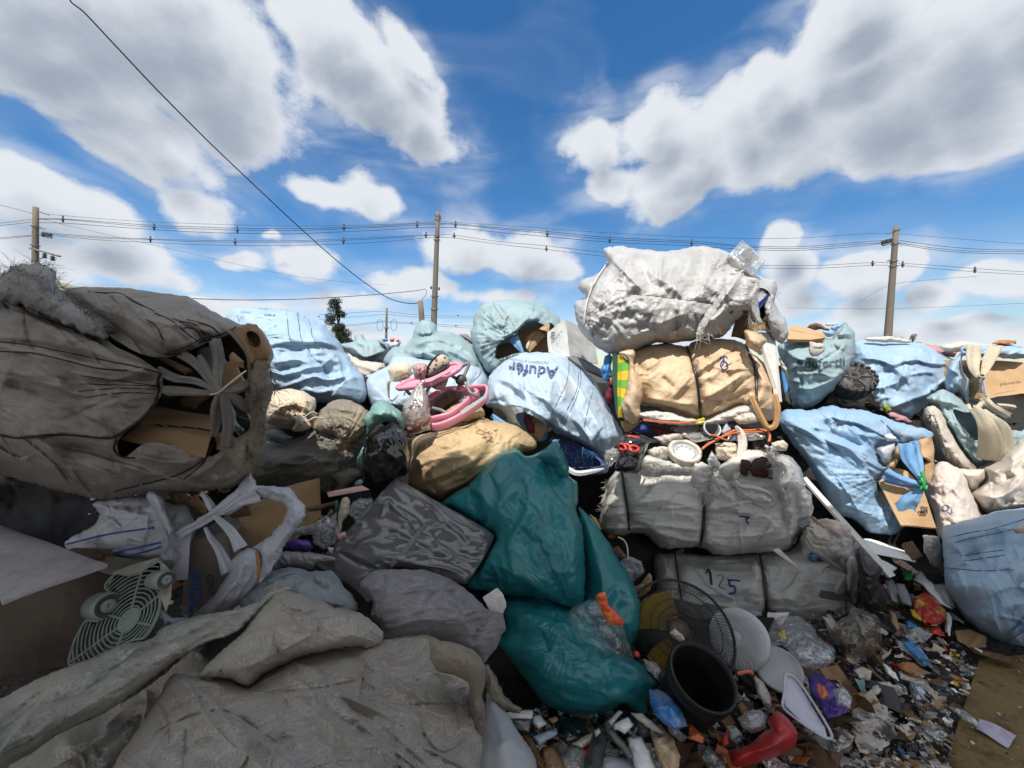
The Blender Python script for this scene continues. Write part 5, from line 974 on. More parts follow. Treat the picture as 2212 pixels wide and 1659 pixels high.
for q, w_ in (('700,1120,4.0 720,1180,3.96 740,1230,3.92', .05), ('940,1030,3.84 1050,1150,3.8 1200,1240,3.78 1330,1310,3.8', .08), ('960,1070,3.84 900,1130,3.84 850,1190,3.84', .05), ('830,1140,3.9 850,1170,3.88 960,1140,3.86', .05), ('1150,1150,3.9 1300,1160,3.92 1420,1180,3.95', .06)):
    tag(ribbon('strap', T3(13, q), w_, M['cstrap'], Z1, curl=.3))
Z2 = lump('bulk_bag', 'cream and blue bag with wide strap loops below the carton at far right', 'bulk bag', T(4, '1440,680 1560,610 1640,640 1700,680 1780,760 1820,760 1850,800 1960,900 2060,920 2180,940 2230,920 2260,1000 2120,1100 2000,1160 1860,1225 1800,1200 1700,1080 1620,960 1560,860 1540,760 1480,720'),
 3.95, .22, M['teal_w'], gy=-.1, step=2.2, holes=[T(4, '1650,770 1740,790 1820,800 1930,900 1880,990 1810,1015 1760,940 1700,880')], wr=[('ridge', 24, 5, 50, 3, 3), ('crumple', 16, 3)], folds=[Fd(4, '1560,760 1620,850 1700,1000 1820,1180', 9, 6), Fd(4, '1640,780 1720,960 1850,1020', 8, 5), Fd(4, '1500,700 1640,720 1770,780', 8, 5)], lip=.05)
for q in ('1810,755,3.6 1880,830,3.55 1930,930,3.52 1950,1060,3.55 1930,1170,3.6', '1870,780,3.68 1950,850,3.6 2020,920,3.58 2030,1040,3.6 2000,1110,3.62'): ribbon('strap', T3(4, q), [.09, .12, .16, .2, .2], M['cstrap'], Z2, curl=.15)
lump('woven_sack', 'smooth beige grey sack slanting down beside the strap loops', 'sack', T(4, '1430,760 1500,740 1560,790 1620,900 1720,1080 1840,1240 1760,1290 1640,1250 1560,1180 1500,1060 1420,860'), 3.85, .25, M['offw'], gx=-.1, step=2.4, wr=[('ridge', 24, 5, 60, 4, 6), ('crumple', 20, 2)], rad=[(*T(4, '1480,760')[0], 20, 6, 90)])
lump('tarpaulin', 'dusty pink plastic between the blue bags right of centre', 'sheet', T(4, '1130,800 1180,790 1270,820 1330,870 1300,900 1200,870 1140,840'), 4.2, .1, M['pinkb'], step=2, wr=[('crumple', 14, 5)])
lump('plastic_scrap', 'small yellow green wrapper standing behind the torn blue bag', 'scrap', T(4, '1090,740 1120,720 1170,770 1150,800 1110,800'), 4.1, .05, plain('olive print', (.3,.33,.06), .5, .3, var=.5, vs=30), step=1.6, jit=.6)
# torn blue bag with cardboard
AA = lump('bulk_bag', 'torn mid blue bag spilling cardboard, tied with green cord', 'bulk bag', T(4, '275,880 280,830 330,770 440,770 560,770 680,735 780,760 900,770 1040,800 1160,850 1300,890 1450,930 1500,960 1480,1000 1380,1020 1350,1050 1300,1020 1250,1060 1200,1040 1040,1080 1120,1160 1180,1240 1110,1300 1050,1330 1060,1420 1070,1500 1180,1510 1260,1510 1320,1500 1240,1640 1260,1700 1180,1760 1000,1740 860,1640 700,1560 560,1300 460,1140 360,1010'),
 3.55, .32, M['azure'], gy=-.12, p=.45, step=2.5, wr=[('ridge', 36, 4.5, 38, 3, 7), ('cell', 28, 3, 40, 2, 5), ('crumple', 20, 2.6, 40, 1.5, 8), ('soft', 110, 10, 30, 1.5, 9)],
 folds=[Fd(4, '300,850 500,940 700,1030 900,1110 1100,1280', 9, 9), Fd(4, '1200,1040 1040,950 880,880 760,860 620,800', 11, 7, 's'), Fd(4, '600,820 700,950 860,1030 1000,1080', -11, 8), Fd(4, '340,980 520,1180 760,1400 1000,1480', 8, 12), Fd(4, '1060,840 1180,960 1260,1040', -9, 5), Fd(4, '640,1060 800,1180 1000,1290', -6, 9), Fd(4, '700,1480 900,1560 1100,1650', 8, 7), Fd(4, '1100,1740 1220,1600 1330,1500', 8, 6), Fd(4, '800,880 900,960 1080,990', 7, 6)], rad=[(*T(4, '1150,1280')[0], 20, 6, 70), (*T(4, '1280,1560')[0], 18, 6, 60)])
M_az = AA
text_on(AA, 'dufe', *T(4, '700,870')[0], 16, 25, M['inkf'], 1.2)
for q in ('300,870 500,980 700,1060', '560,1150 800,1340 1040,1460', '640,1500 860,1560 1010,1600', '1080,850 1180,950 1250,1050'): seam(AA, T(4, q), .003, M['threadb'])
for q, w_ in (('1280,1040,3.2 1290,1140,3.15 1340,1230,3.1 1400,1330,3.06', (.13, .11, .08, .04)), ('1340,1020,3.25 1370,1120,3.2 1390,1200,3.12 1405,1320,3.07', (.07, .06, .05, .03)), ('1110,1270,3.2 1200,1310,3.14 1300,1340,3.1 1390,1360,3.05', (.13, .10, .08, .04)), ('1240,1600,3.12 1300,1500,3.08 1360,1440,3.06 1410,1390,3.04', (.2, .14, .09, .04)), ('1110,1320,3.22 1250,1360,3.15 1380,1380,3.08', (.07, .06, .03))):
    ribbon('strap', T3(4, q), w_, M['bstrap'], AA, curl=.35, twist=.3)
for i, q in enumerate(('1380,1330,3.03 1400,1350,3.02 1430,1330,3.03 1420,1380,3.02 1390,1390,3.03 1370,1370,3.03', '1400,1300,3.04 1410,1350,3.02 1430,1400,3.02 1440,1370,3.03', '1385,1400,3.03 1420,1360,3.02 1410,1290,3.03 1400,1260,3.04')): tube('green_cord', spl(T3(4, q), 6), .011, M['greenp'] if i else M['dkgreen'], AA, 5)
cb = tag(slab('cardboard_piece', T3(4, '1060,1340,3.3 1410,1380,3.12 1520,1700,3.0 1240,1690,3.05'), .03, M['cardl'], bend=.02), 'long brown cardboard face under the green cord of the torn blue bag', 'cardboard')
strokes = [T(4, s) for s in ('1398,1540 1445,1545 1445,1590 1400,1588 1398,1540', '1408,1552 1425,1553 1424,1570 1408,1568', '1430,1555 1440,1575 1428,1582', '1408,1578 1420,1582')]
mb = MB()
for s_ in strokes: mb.add(*tubeg(at(s_[:,0], s_[:,1], np.full(len(s_), 3.035)), .004, 4))
mb.build('printed_symbol', M['inkk'], cb)
tag(slab('cardboard_piece', T3(4, '1380,1010,3.35 1490,985,3.4 1530,1220,3.3 1400,1150,3.25'), .02, M['cardl'], bend=.03), 'upright cardboard flap at the right lip of the torn blue bag', 'cardboard')
tag(slab('cardboard_piece', T3(4, '1150,1250,3.32 1300,1260,3.25 1400,1380,3.15 1060,1350,3.3'), .02, M['cardl'], bend=.03), 'flat cardboard piece left of the green cord', 'cardboard')
tag(slab('cardboard_piece', T3(4, '1410,1190,3.3 1520,1220,3.3 1480,1330,3.2 1430,1350,3.2'), .02, M['card'], bend=.03), 'folded cardboard just above the green cord', 'cardboard')
lump('card_tube', 'round end of a cardboard tube in the torn blue bag', 'tube', T(4, '1180,1090 1210,1050 1250,1080 1255,1140 1215,1150 1180,1130'), 3.35, .08, M['cardl'], step=1.8); lump('card_tube', 'second cardboard roll left of the wide blue straps', 'tube', T(4, '1120,1240 1150,1190 1205,1160 1215,1190 1180,1240'), 3.3, .07, M['cardl'], step=1.8)
lump('plastic_bag', 'frosted white bag bulging out of the torn blue bag', 'bag', T(4, '1040,1080 1120,1040 1190,1040 1200,1080 1150,1180 1140,1230 1080,1180'), 3.38, .12, M['frostw'], step=2, wr=[('crumple', 18, 6)]); lump('paper_ball', 'bright white crumpled paper on top of the frosted bag', 'paper', T(4, '1100,980 1150,960 1200,990 1190,1020 1130,1020'), 3.35, .08, M['foam'], step=1.8, wr=[('crumple', 12, 5)])
# white sacks right
lump('woven_sack', 'pinkish white crumpled sack with a blue scrawl beside the torn blue bag', 'sack', T(4, '1420,1370 1500,1230 1560,1180 1700,1240 1760,1300 1780,1400 1830,1480 1880,1600 1860,1700 1700,1800 1540,1780 1500,1600 1440,1440'), 3.35, .25, M['pinkw'], gy=-.2, step=2.4, seed=12,
 wr=[('ridge', 30, 6, 60, 2, 6), ('cell', 26, 5, 50, 1.6, 3), ('crumple', 18, 4)]); pw = bpy.data.objects['woven_sack.%03d' % max([int(o.name.split('.')[1]) for o in bpy.data.objects if o.name.startswith('woven_sack.')])]
strokes_on(pw, [T(4, s) for s in ('1570,1540 1590,1525 1620,1535 1600,1570 1575,1560 1570,1540', '1600,1560 1620,1590 1650,1580', '1610,1530 1640,1560 1630,1600')], .004, M['inkf'])
lump('woven_sack', 'plump beige sack between the pinkish sack and the strap loops', 'sack', T(4, '1500,1170 1640,1230 1780,1240 1900,1240 1920,1320 1850,1400 1780,1410 1700,1290 1560,1200'), 3.5, .22, M['offw'], step=2.4, wr=[('ridge', 26, 5, 20, 2, 6), ('crumple', 20, 3)])
lump('woven_sack', 'big dusty white sack with curved folds at the right edge', 'sack', T(4, '1800,1440 1860,1390 1920,1310 1900,1240 2000,1180 2100,1080 2200,1000 2400,980 2400,1560 2200,1560 2000,1590 1900,1580'), 3.5, .35, M['offw'], gy=-.25, step=2.5, seed=8, wr=[('ridge', 44, 8, -35, 2.6, 6), ('crumple', 26, 3)],
 folds=[Fd(4, '1830,1450 2000,1460 2100,1420 2200,1330', 9, 8), Fd(4, '1880,1400 2000,1370 2150,1280', -8, 8), Fd(4, '1950,1560 2100,1540 2212,1480', 8, 7), Fd(4, '2100,1110 2130,1200 2100,1300', 8, 10)])
CC = lump('bulk_bag', 'taut light blue bag with stitched rows at the lower right edge', 'bulk bag', T(9, '1620,60 1700,30 1850,-20 2000,-60 2200,-80 2450,-60 2500,700 2300,860 2100,850 1900,770 1780,670 1700,550 1640,430 1630,250'),
 2.75, .5, M['blue'], gy=-.12, p=.45, step=3, wr=[('cell', 120, 16, -15, 1.6, 6), ('ridge', 50, 5, -15, 3, 4), ('ridge', 20, 2, 70, 4, 14), ('crumple', 40, 2, 60, 2, 4)], folds=[Fd(9, '1700,140 1850,100 1960,60 2120,40', 8, 8), Fd(9, '1750,280 1900,190 2060,140', -7, 12), Fd(9, '1660,130 1740,220 1780,320', 7, 10)])
for q in ('1680,115 1800,85 1950,60 2170,-5', '1700,150 1850,115 2000,85 2170,40', '1740,240 1880,220 2030,200', '1760,275 1900,255 2040,235', '1650,320 1760,330 1900,340 2100,330'): seam(CC, T(9, q), .0025, M['threadb'])
lump('tape_patch', None, None, T(9, '2095,55 2180,25 2180,80 2130,90'), 2.12, .02, M['pinkw'], parent=CC, step=2)
# ------------------------------------------------------------------ huge grey bag at left
A = lump('bulk_bag', 'huge grimy grey bulk bag at left with straps knotted over an open cardboard filled mouth', 'bulk bag', T(1, '-500,260 -200,200 0,175 90,110 190,90 300,120 350,190 400,240 560,330 700,330 900,330 1100,350 1300,430 1450,500 1580,480 1650,570 1680,660 1650,760 1660,880 1640,1000 1630,1190 1580,1240 1570,1340 1500,1420 1400,1480 1150,1495 900,1500 760,1530 600,1540 450,1510 200,1450 0,1390 -300,1340 -500,1000'),
 2.15, .52, M['dgrey'], gy=-.05, p=.42, step=3, back=.5, lip=.05, seed=3,
 holes=[T(1, '640,520 860,650 1040,668 1200,615 1290,575 1400,530 1480,500 1600,560 1580,680 1520,840 1505,980 1540,1080 1490,1165 1400,1170 1340,1260 1240,1280 1100,1215 900,1200 760,1290 725,1240 735,1170 870,1050 960,945 990,900 1000,800 960,745 840,665 700,600')],
 wr=[('ridge', 50, 8, 20, 4, 4), ('ridge', 22, 3.5, 16, 5, 14), ('cell', 110, 18, 18, 2, 9), ('crumple', 34, 2.2, 20, 1.8, 19)], rad=[(*T(1, '1340,880')[0], 30, 5, 120, 4)],
 folds=[Fd(1, '0,365 150,400 330,480 560,560 700,640 860,700 980,760', 16, 9, 's'), Fd(1, '0,640 200,640 400,680 640,730 950,770', 9, 6), Fd(1, '0,580 200,590 420,640 700,700', -8, 6), Fd(1, '0,810 160,860 330,930 540,960', -12, 14), Fd(1, '150,740 300,800 420,880 560,920', 11, 12), Fd(1, '980,940 870,1060 760,1140 640,1170 400,1140 200,1170 0,1140', 11, 8, 's'), Fd(1, '270,1160 330,1250 480,1320 640,1370 760,1450', 13, 9), Fd(1, '370,1150 420,1220 560,1240 700,1290 830,1330', -14, 12), Fd(1, '740,1320 900,1290 1080,1320 1260,1300', 10, 9), Fd(1, '1310,1280 1180,1360 1020,1400 860,1450 740,1530', -7, 7), Fd(1, '990,900 800,930 640,960 480,960 300,980', 9, 9), Fd(1, '620,700 780,790 960,830', -5, 7), Fd(1, '480,830 700,820 960,820', -4, 5),
  Fd(1, '1400,1240 1300,1340 1130,1440', 8, 8), Fd(1, '1480,1250 1440,1350 1330,1440', -7, 7), Fd(1, '200,1060 260,1200 420,1330', 8, 16), Fd(1, '440,520 560,500 640,560 700,620', -12, 14)])
for q, r_ in (('0,322 60,325 130,370 200,410 330,455 480,520 620,590', .006), ('0,1150 100,1165 200,1158 400,1145 640,1165 720,1150 800,1100 880,1040 970,935', .006), ('0,575 200,600 400,640 640,690 800,720 980,765', .003), ('0,635 200,645 400,690 600,740 780,750', .003), ('500,785 650,805 950,845', .002), ('485,835 700,840 960,850', .002), ('485,880 750,860 955,870', .002), ('520,920 740,890 950,895', .002),
 ('985,770 970,820 975,880 955,940', .005), ('1300,1210 1230,1310 1100,1390 930,1440 760,1480 700,1500', .004), ('1400,1215 1430,1290 1500,1360', .003), ('1310,1215 1240,1330 1130,1420', .003), ('720,1170 700,1230 740,1280 830,1290', .004), ('740,1130 860,1050 950,960', .002)): seam(A, T(1, q), r_, M['thread'])
FL = lump('hem_flap', None, None, T(1, '370,215 500,238 700,236 900,262 1100,290 1180,310 1330,400 1480,468 1560,472 1480,500 1400,530 1330,555 1250,560 1200,610 1130,640 1040,660 960,640 800,560 640,450 520,370 430,290'),
 1.95, .26, M['dgrey'], gy=-.25, p=.45, parent=A, step=3, wr=[('ridge', 40, 5, 30, 3, 6), ('crumple', 22, 3, 30, 1.6, 3), ('ridge', 16, 2.5, 50, 3, 13)], folds=[Fd(1, '540,265 700,280 820,340 950,390 1060,440 1200,520', 14, 8, 's'), Fd(1, '450,290 600,370 800,440 960,560 1060,640', 12, 14), Fd(1, '640,300 740,290 880,350 950,380', 8, 6), Fd(1, '1160,420 1280,440 1370,500', -6, 6), Fd(1, '1000,450 1150,560 1200,600', -7, 9), Fd(1, '1100,360 1240,400 1330,470', 5, 7)])
for q in ('540,270 640,275 740,280 830,330 950,390', '950,400 1060,450 1180,550 1240,580', '1045,655 1110,640 1200,600 1250,570 1340,560 1420,530 1470,492', '1030,640 1110,622 1190,585 1240,555 1330,540 1400,515 1450,485', '1100,450 1200,470 1260,540', '1130,490 1200,500 1240,560', '1150,440 1290,480 1360,540', '900,440 960,480 1000,560'): seam(FL, T(1, q), .003, M['thread'], n=8)
FZ = lump('frayed_cloth', None, None, T(1, '-100,200 0,175 90,110 190,90 300,110 350,160 340,210 380,260 400,320 560,400 640,480 660,560 560,540 400,470 250,400 100,340 -100,330'), 1.82, .16, cloth('frayed grey fleece', (.42,.41,.40), (.32,.31,.30), (.2,.19,.17), .4, rough=.9, fine=.6, fs=120, bd=.006), gy=-.1, parent=A, step=3, jit=4, wr=[('crumple', 30, 9, 30, 1.6, 3), ('ridge', 14, 4, -50, 2, 4)])
fringe('frayed_threads', T3(1, '190,95,1.72 300,115,1.72 350,190,1.7'), 45, .05, (.8, .0, .75), M['frayg'], A, seed=3, r=.0007, droop=.1); fringe('frayed_threads', T3(1, '60,130,1.72 150,95,1.72 240,100,1.72'), 30, .025, (.3, 0, 1), M['frayg'], A, seed=5, r=.0006, droop=0); fringe('frayed_threads', T3(1, '380,250,1.66 440,330,1.66 560,430,1.64 600,500,1.62'), 90, .08, (1, 0, .1), M['frayg'], A, seed=7)
fringe('frayed_threads', T3(1, '-50,195,1.72 100,130,1.7 300,250,1.68 400,360,1.66'), 160, .10, (.2, -.3, .4), M['frayg'], A, seed=8, r=.0006)
RimR = lump('frayed_rim', None, None, T(1, '1560,700 1640,690 1650,760 1680,850 1660,940 1640,1000 1640,1160 1600,1240 1570,1330 1510,1400 1430,1350 1400,1200 1480,1160 1540,1080 1510,980 1520,850'), 1.68, .09, M['brown'], parent=A, step=2.6, jit=3, wr=[('ridge', 18, 5, 85, 3, 3), ('crumple', 14, 4)])
for i, q in enumerate(('1640,700,1.6 1670,800,1.6 1690,880,1.6', '1560,900,1.58 1570,1000,1.58 1560,1100,1.58', '1500,1220,1.58 1560,1290,1.58 1570,1360,1.58', '1600,850,1.58 1620,1000,1.58 1600,1200,1.58')): fringe('frayed_threads', T3(1, q), 60, .05, (.5, -.3, -.5), plain('brown fibre %d' % i, (.24-.03*i,.16,.12), .8, .2), A, seed=20+i, spread=.8)
KN = '1345,885,1.52'
for q, w_ in (('960,745,1.66 1080,800,1.63 1210,820,1.58 '+KN, (.05,.045,.035,.02)), ('1000,880,1.66 1120,880,1.61 1240,890,1.56 '+KN, (.06,.05,.035,.02)), ('1110,650,1.68 1190,700,1.64 1290,810,1.57 '+KN, (.05,.045,.035,.018)), ('1220,660,1.66 1270,750,1.6 1320,820,1.55 '+KN, (.03, .04, .03, .02)), ('1318,560,1.68 1345,680,1.64 1335,790,1.58 1350,880,1.52', (.06,.055,.045,.02)),
 ('1560,820,1.66 1480,860,1.6 1410,885,1.55 '+KN, (.055,.05,.04,.02)), ('1390,900,1.53 1450,930,1.57 1510,985,1.62 1530,1010,1.66', (.03,.05,.05,.035)), ('1370,895,1.52 1390,980,1.54 1400,1100,1.57 1390,1230,1.6', (.035, .045, .05, .05)), ('1350,900,1.53 1330,980,1.56 1325,1080,1.6 1310,1160,1.64', (.03, .05, .045, .03)), ('1400,500,1.7 1520,650,1.68 1530,820,1.68', (.02, .02, .012))): ribbon('strap', T3(1, q), w_, M['strap'], A, curl=.35, twist=.3, thick=.003, seed=int(w_[0]*999))
tube('tie_string', spl(T3(1, '1290,902,1.5 1340,890,1.49 1400,840,1.5 1470,785,1.53 1510,755,1.56'), 5), .0035, M['string'], A)
bxA = cbox('carton', T3(1, '735,1180,1.72 850,1085,1.70 1305,1160,1.66 1260,1290,1.66'), T3(1, '935,970,2.0')[0]-T3(1, '850,1085,1.70')[0], M['card'], wear=.006)
bxA2 = bxA
tag(bxA, 'brown carton with flat lid lying inside the mouth of the huge grey bag', 'carton')
fn = lambda X, Y: at(X, Y, dl(X, Y))
p0, p1_, p2_, = T3(1, '850,1085,1.70')[0], T3(1, '1305,1160,1.66')[0], T3(1, '935,970,2.0')[0]
nn_ = np.cross(p1_-p0, p2_-p0)
def dl(X, Y):
    a = at(X, Y, np.ones(np.shape(X)))-np.array([0, 0, CAMZ]); return ((p0-np.array([0, 0, CAMZ]))@nn_)/(a@nn_)-.012
mb = MB()
for q in ('960,1085 1000,1095', '1110,1098 1200,1108', '1212,1108 1290,1122', '1030,1092 1095,1100'):
    a = T(1, q); mb.add(*tubeg(at(a[:,0], a[:,1], dl(a[:,0], a[:,1])), .0035, 4))
mb.build('print_lines', M['inkk'], bxA)
for q, m_, lb, th in (('860,615,1.9 910,620,1.9 1160,735,1.84 1130,770,1.84', 'card', 'narrow cardboard strip under the stitched flap inside the huge grey bag', .02), ('1110,960,1.85 1180,900,1.85 1270,890,1.82 1190,985,1.82', 'cardd', 'dark cardboard piece behind the left straps of the huge grey bag', .02),
 ('1370,730,1.78 1430,690,1.78 1510,860,1.74 1370,880,1.76', 'card', 'brown cardboard flap just above the knot of the huge grey bag', .012), ('1420,520,1.72 1500,490,1.72 1580,650,1.68 1560,720,1.68', 'card', 'tall cardboard flap at the upper right of the grey bag mouth', .015), ('1320,1130,1.75 1420,1150,1.74 1500,1260,1.7 1340,1240,1.72', 'card', 'torn cardboard below the knot of the huge grey bag', .015),
 ('1220,620,1.85 1330,600,1.85 1380,720,1.84 1230,760,1.86', 'greyp', 'grey sheet behind the top straps of the huge grey bag', .015), ('1430,640,1.74 1420,720,1.72 1480,730,1.72 1500,700,1.72', 'cardl', 'small tan cardboard tongue right of the knot of the huge grey bag', .01)):
    tag(slab('cardboard_piece', T3(1, q), th, M[m_], bend=.012), lb, 'cardboard')
ho = lump('cardboard_collar', 'curled brown cardboard with an oval hole at the right rim of the huge grey bag', 'cardboard', T(1, '1490,480 1520,458 1580,475 1620,530 1655,590 1672,640 1655,690 1620,700 1570,690 1540,620 1500,560'), 1.7, .09, cloth('brown leathery board', (.28,.16,.085), (.36,.23,.13), (.10,.05,.03), .4, rough=.7, fine=.3), step=2, holes=[T(1, '1515,520 1555,512 1592,545 1600,590 1570,612 1535,590')], wr=[('soft', 30, 4)])
lump('cardboard_piece', 'pale rounded cardboard showing through the oval hole at the rim', 'cardboard', T(1, '1505,480 1550,480 1600,540 1605,600 1560,620 1520,600 1500,540'), 1.76, .03, M['cardl'], step=2, jit=.5)
lump('plastic_scrap', 'clear film with a green print inside the grey bag mouth right of the knot', 'scrap', T(1, '1400,950 1430,960 1460,1080 1500,1120 1470,1150 1430,1120 1410,1040'), 1.76, .03, M['bgrey'], step=2); lump('plastic_scrap', 'small green printed wrapper low right in the grey bag mouth', 'scrap', T(1, '1440,1090 1490,1100 1500,1135 1450,1140'), 1.72, .02, M['dkgreen'], step=1.6)
# cream tied sack
Cc = lump('woven_sack', 'small cream sack tied shut with string beside the huge grey bag', 'sack', T(2, '375,830 430,800 520,793 620,805 690,840 730,880 720,960 740,1000 720,1060 640,1090 560,1085 440,1075 380,1040 340,960'), 2.95, .28, M['cream'], gy=-.12, p=.42, step=2.4, wr=[('ridge', 20, 3, 20, 2, 3), ('crumple', 16, 3.5)], rad=[(*T(2, '610,1010')[0], 26, 8, 60)], folds=[Fd(2, '440,1070 430,1000 470,930 560,905 650,930 690,990', 10, 6), Fd(2, '480,960 560,930 640,960', -8, 8)])
seam(Cc, T(2, '380,950 450,910 560,895 640,905'), .002, M['threadt']); seam(Cc, T(2, '380,970 450,930 560,912 640,925'), .002, M['threadt'])
lump('tied_neck', None, None, T(2, '560,1000 600,980 650,1000 690,1050 680,1080 620,1100 560,1095 580,1050'), 2.6, .05, M['cream'], parent=Cc, step=1.8, wr=[('ridge', 10, 5, 100, 2, 4)])
tube('tie_string', spl(T3(2, '560,990,2.6 600,1020,2.56 660,1030,2.55 720,1000,2.56 800,1008,2.6'), 6), .004, M['string'], Cc); tube('tie_string', spl(T3(2, '640,1000,2.57 700,960,2.6 740,975,2.62'), 6), .003, M['string'], Cc)
# muddy sack
Dd = lump('woven_sack', 'large muddy brown grey sack slumped between the huge grey bag and the black bag', 'sack', T(2, '240,1300 330,1190 500,1170 640,1130 700,1010 790,920 880,870 980,880 1080,930 1120,980 1100,1100 1060,1280 1050,1380 1080,1420 1000,1500 900,1570 700,1600 500,1570 300,1480 220,1400'),
 2.95, .42, M['mud'], gy=-.10, p=.45, step=2.8, seed=4, wr=[('ridge', 50, 6, -15, 2.5, 6), ('crumple', 26, 3.2, -20, 1.6, 4), ('soft', 90, 12, 0, 1, 8)], rad=[(*T(2, '930,1190')[0], 22, 8, 80)], folds=[Fd(2, '700,1130 860,1060 960,1050', 10, 8), Fd(2, '870,880 760,980 700,1080', -7, 7), Fd(2, '860,1500 930,1420 1040,1380', -12, 8), Fd(2, '340,1200 600,1200 820,1220 900,1190', -8, 9)])
lump('brown_top', None, None, T(2, '700,1070 740,1000 800,920 880,868 980,880 1080,930 1115,980 1100,1060 1060,1150 960,1200 900,1190 840,1120 760,1120'), 2.66, .13, M['brown'], parent=Dd, gy=-.12, step=2.4, wr=[('ridge', 26, 6, 30, 2, 3), ('crumple', 18, 4)], rad=[(*T(2, '920,1190')[0], 24, 8, 60)])  # paler, browner piece over the top of the sack
lump('folded_corner', None, None, T(2, '830,1420 900,1390 1000,1360 1050,1380 1070,1420 1000,1470 920,1540 860,1540 880,1480'), 2.5, .06, M['mud'], parent=Dd, step=2.4, wr=[('ridge', 16, 4, -20, 3)])
fringe('frayed_threads', T3(2, '900,1190,2.42 960,1200,2.42'), 50, .05, (0, -.6, -.6), M['threadt'], Dd, seed=3)
lump('plastic_bag', 'grey flattened sack end squeezed under the cream tied sack', 'bag', T(2, '370,1100 460,1080 560,1150 480,1190 380,1180'), 2.75, .08, M['bgrey'], step=2.4, wr=[('crumple', 14, 4)])
# pink baby walker
pk = empty('baby_walker', T3(15, '900,1450,2.85')[0], 'broken pink plastic baby walker with grey tube legs and a spotted seat pad', 'baby walker')
def hoop(name, outer, dep, w, hgt, parent, mat, n=10):
    """closed rail following picture points; section is a rounded box"""
    Q = spl(np.c_[outer, dep], n, True); P = at(Q[:,0], Q[:,1], Q[:,2]); m = len(P); c = P.mean(0); V = []
    nrm = np.linalg.svd(P-c)[2][2]; nrm *= np.sign(nrm[2]+1e-9)
    T_ = np.roll(P, -1, 0)-np.roll(P, 1, 0); T_ /= np.linalg.norm(T_, axis=1)[:, None]; S = np.cross(T_, nrm); sec = [(-1,-.6),(-.6,-1),(.6,-1),(1,-.6),(1,.6),(.6,1),(-.6,1),(-1,.6)]
    for i in range(m):
        for a, b in sec: V.append(P[i]+S[i]*a*w/2+nrm*b*hgt/2)
    k = len(sec); Fc = [(i*k+j, i*k+(j+1) % k, ((i+1) % m)*k+(j+1) % k, ((i+1) % m)*k+j) for i in range(m) for j in range(k)]
    return mesh(name, V, Fc, mat, parent)
hoop('tray_rail', T(15, '240,770 430,670 640,620 800,540 950,480 1090,415 1200,395 1265,430 1230,490 1100,570 930,650 760,735 560,770 330,800 245,800'), np.array([2.86,2.98,3.05,3.05,3.05,3.05,3.03,2.95,2.86,2.83,2.8,2.8,2.8,2.82,2.84]), .034, .034, pk, M['pink'], 6)
mb = MB(); tv = T(15, '240,770 430,680 640,640 800,560 950,500 1090,435 1200,410 1255,440 1220,490 1100,560 930,640 760,725 560,760 330,790'); td = [2.87,2.96,3.02,3.03,3.03,3.03,3.0,2.95,2.88,2.85,2.83,2.82,2.82,2.84]
P = at(tv[:,0], tv[:,1], np.array(td)); c = P.mean(0); V = [c-np.array([0,0,.01])]+list(P); mb.add(V, [(0, i+1, (i+1) % len(P)+1) for i in range(len(P))]); V2 = [v-np.array([0, 0, .012]) for v in V]; mb.add(V2, [(0, (i+1) % len(P)+1, i+1) for i in range(len(P))]); mb.build('tray', M['pink'], pk)
lw_ = hoop('base_rail', T(15, '700,1010 860,900 1040,830 1250,815 1450,800 1640,790 1710,815 1690,960 1530,1090 1340,1230 1170,1330 960,1420 800,1440 770,1390 800,1330 960,1290 1120,1240 1300,1100 1460,960 1560,890 1500,860 1250,880 1040,900 900,960 740,1060'), np.array([3.1,3.12,3.15,3.15,3.15,3.12,3.05,2.9,2.82,2.76,2.72,2.7,2.7,2.7,2.74,2.74,2.76,2.82,2.9,3.0,3.06,3.08,3.1,3.1,3.08]), .02, .058, pk, M['pink'], 5)
for q in ('1275,455,2.95 1340,410,2.95 1390,390,2.95 1408,410,2.95 1370,500,2.94 1310,620,2.92', '1110,580,2.92 1180,630,2.92 1250,670,2.9', '1290,650,2.9 1350,720,2.88 1400,820,2.86 1440,880,2.84 1540,930,2.84', '1290,660,2.92 1260,720,2.94 1225,820,2.96', '690,930,2.8 720,840,2.8 780,740,2.8 860,670,2.82 960,635,2.84', '440,905,2.84 390,860,2.84 380,810,2.84 420,780,2.84', '770,1115,2.84 870,1145,2.82 950,1165,2.8 1050,1225,2.78'): tube('tube_leg', spl(T3(15, q), 6), .013, M['tubegrey'], pk, 8)
V, Fc = boxg((0, 0, 0), (1, 1, 1)); 
bmx = bmesh.new(); bmesh.ops.create_icosphere(bmx, subdivisions=2, radius=.045); V = [np.array(v.co)+T3(15, '1280,665,2.9')[0] for v in bmx.verts]; Fc = [[v.index for v in f.verts] for f in bmx.faces]; bmx.free(); mesh('hinge_knob', V, Fc, M['dgreyp'], pk)
m, t, b = mat_new('leopard spotted cloth'); tc = t.nodes.new('ShaderNodeTexCoord'); v = t.nodes.new('ShaderNodeTexVoronoi'); v.inputs['Scale'].default_value = 34; t.links.new(tc.outputs['Object'], v.inputs['Vector'])
rp = t.nodes.new('ShaderNodeValToRGB'); rp.color_ramp.elements[0].color = (.30,.24,.18,1); rp.color_ramp.elements[1].color = (.05,.035,.03,1); rp.color_ramp.elements[1].position = .16; e = rp.color_ramp.elements.new(.30); e.color = (.06,.04,.035,1); e = rp.color_ramp.elements.new(.36); e.color = (.46,.39,.31,1); rp.color_ramp.elements[0].position = .12
rp.color_ramp.interpolation = 'CONSTANT'; t.links.new(v.outputs['Distance'], rp.inputs[0]); t.links.new(rp.outputs[0], b.inputs['Base Color']); set_in(b, Roughness=.8)
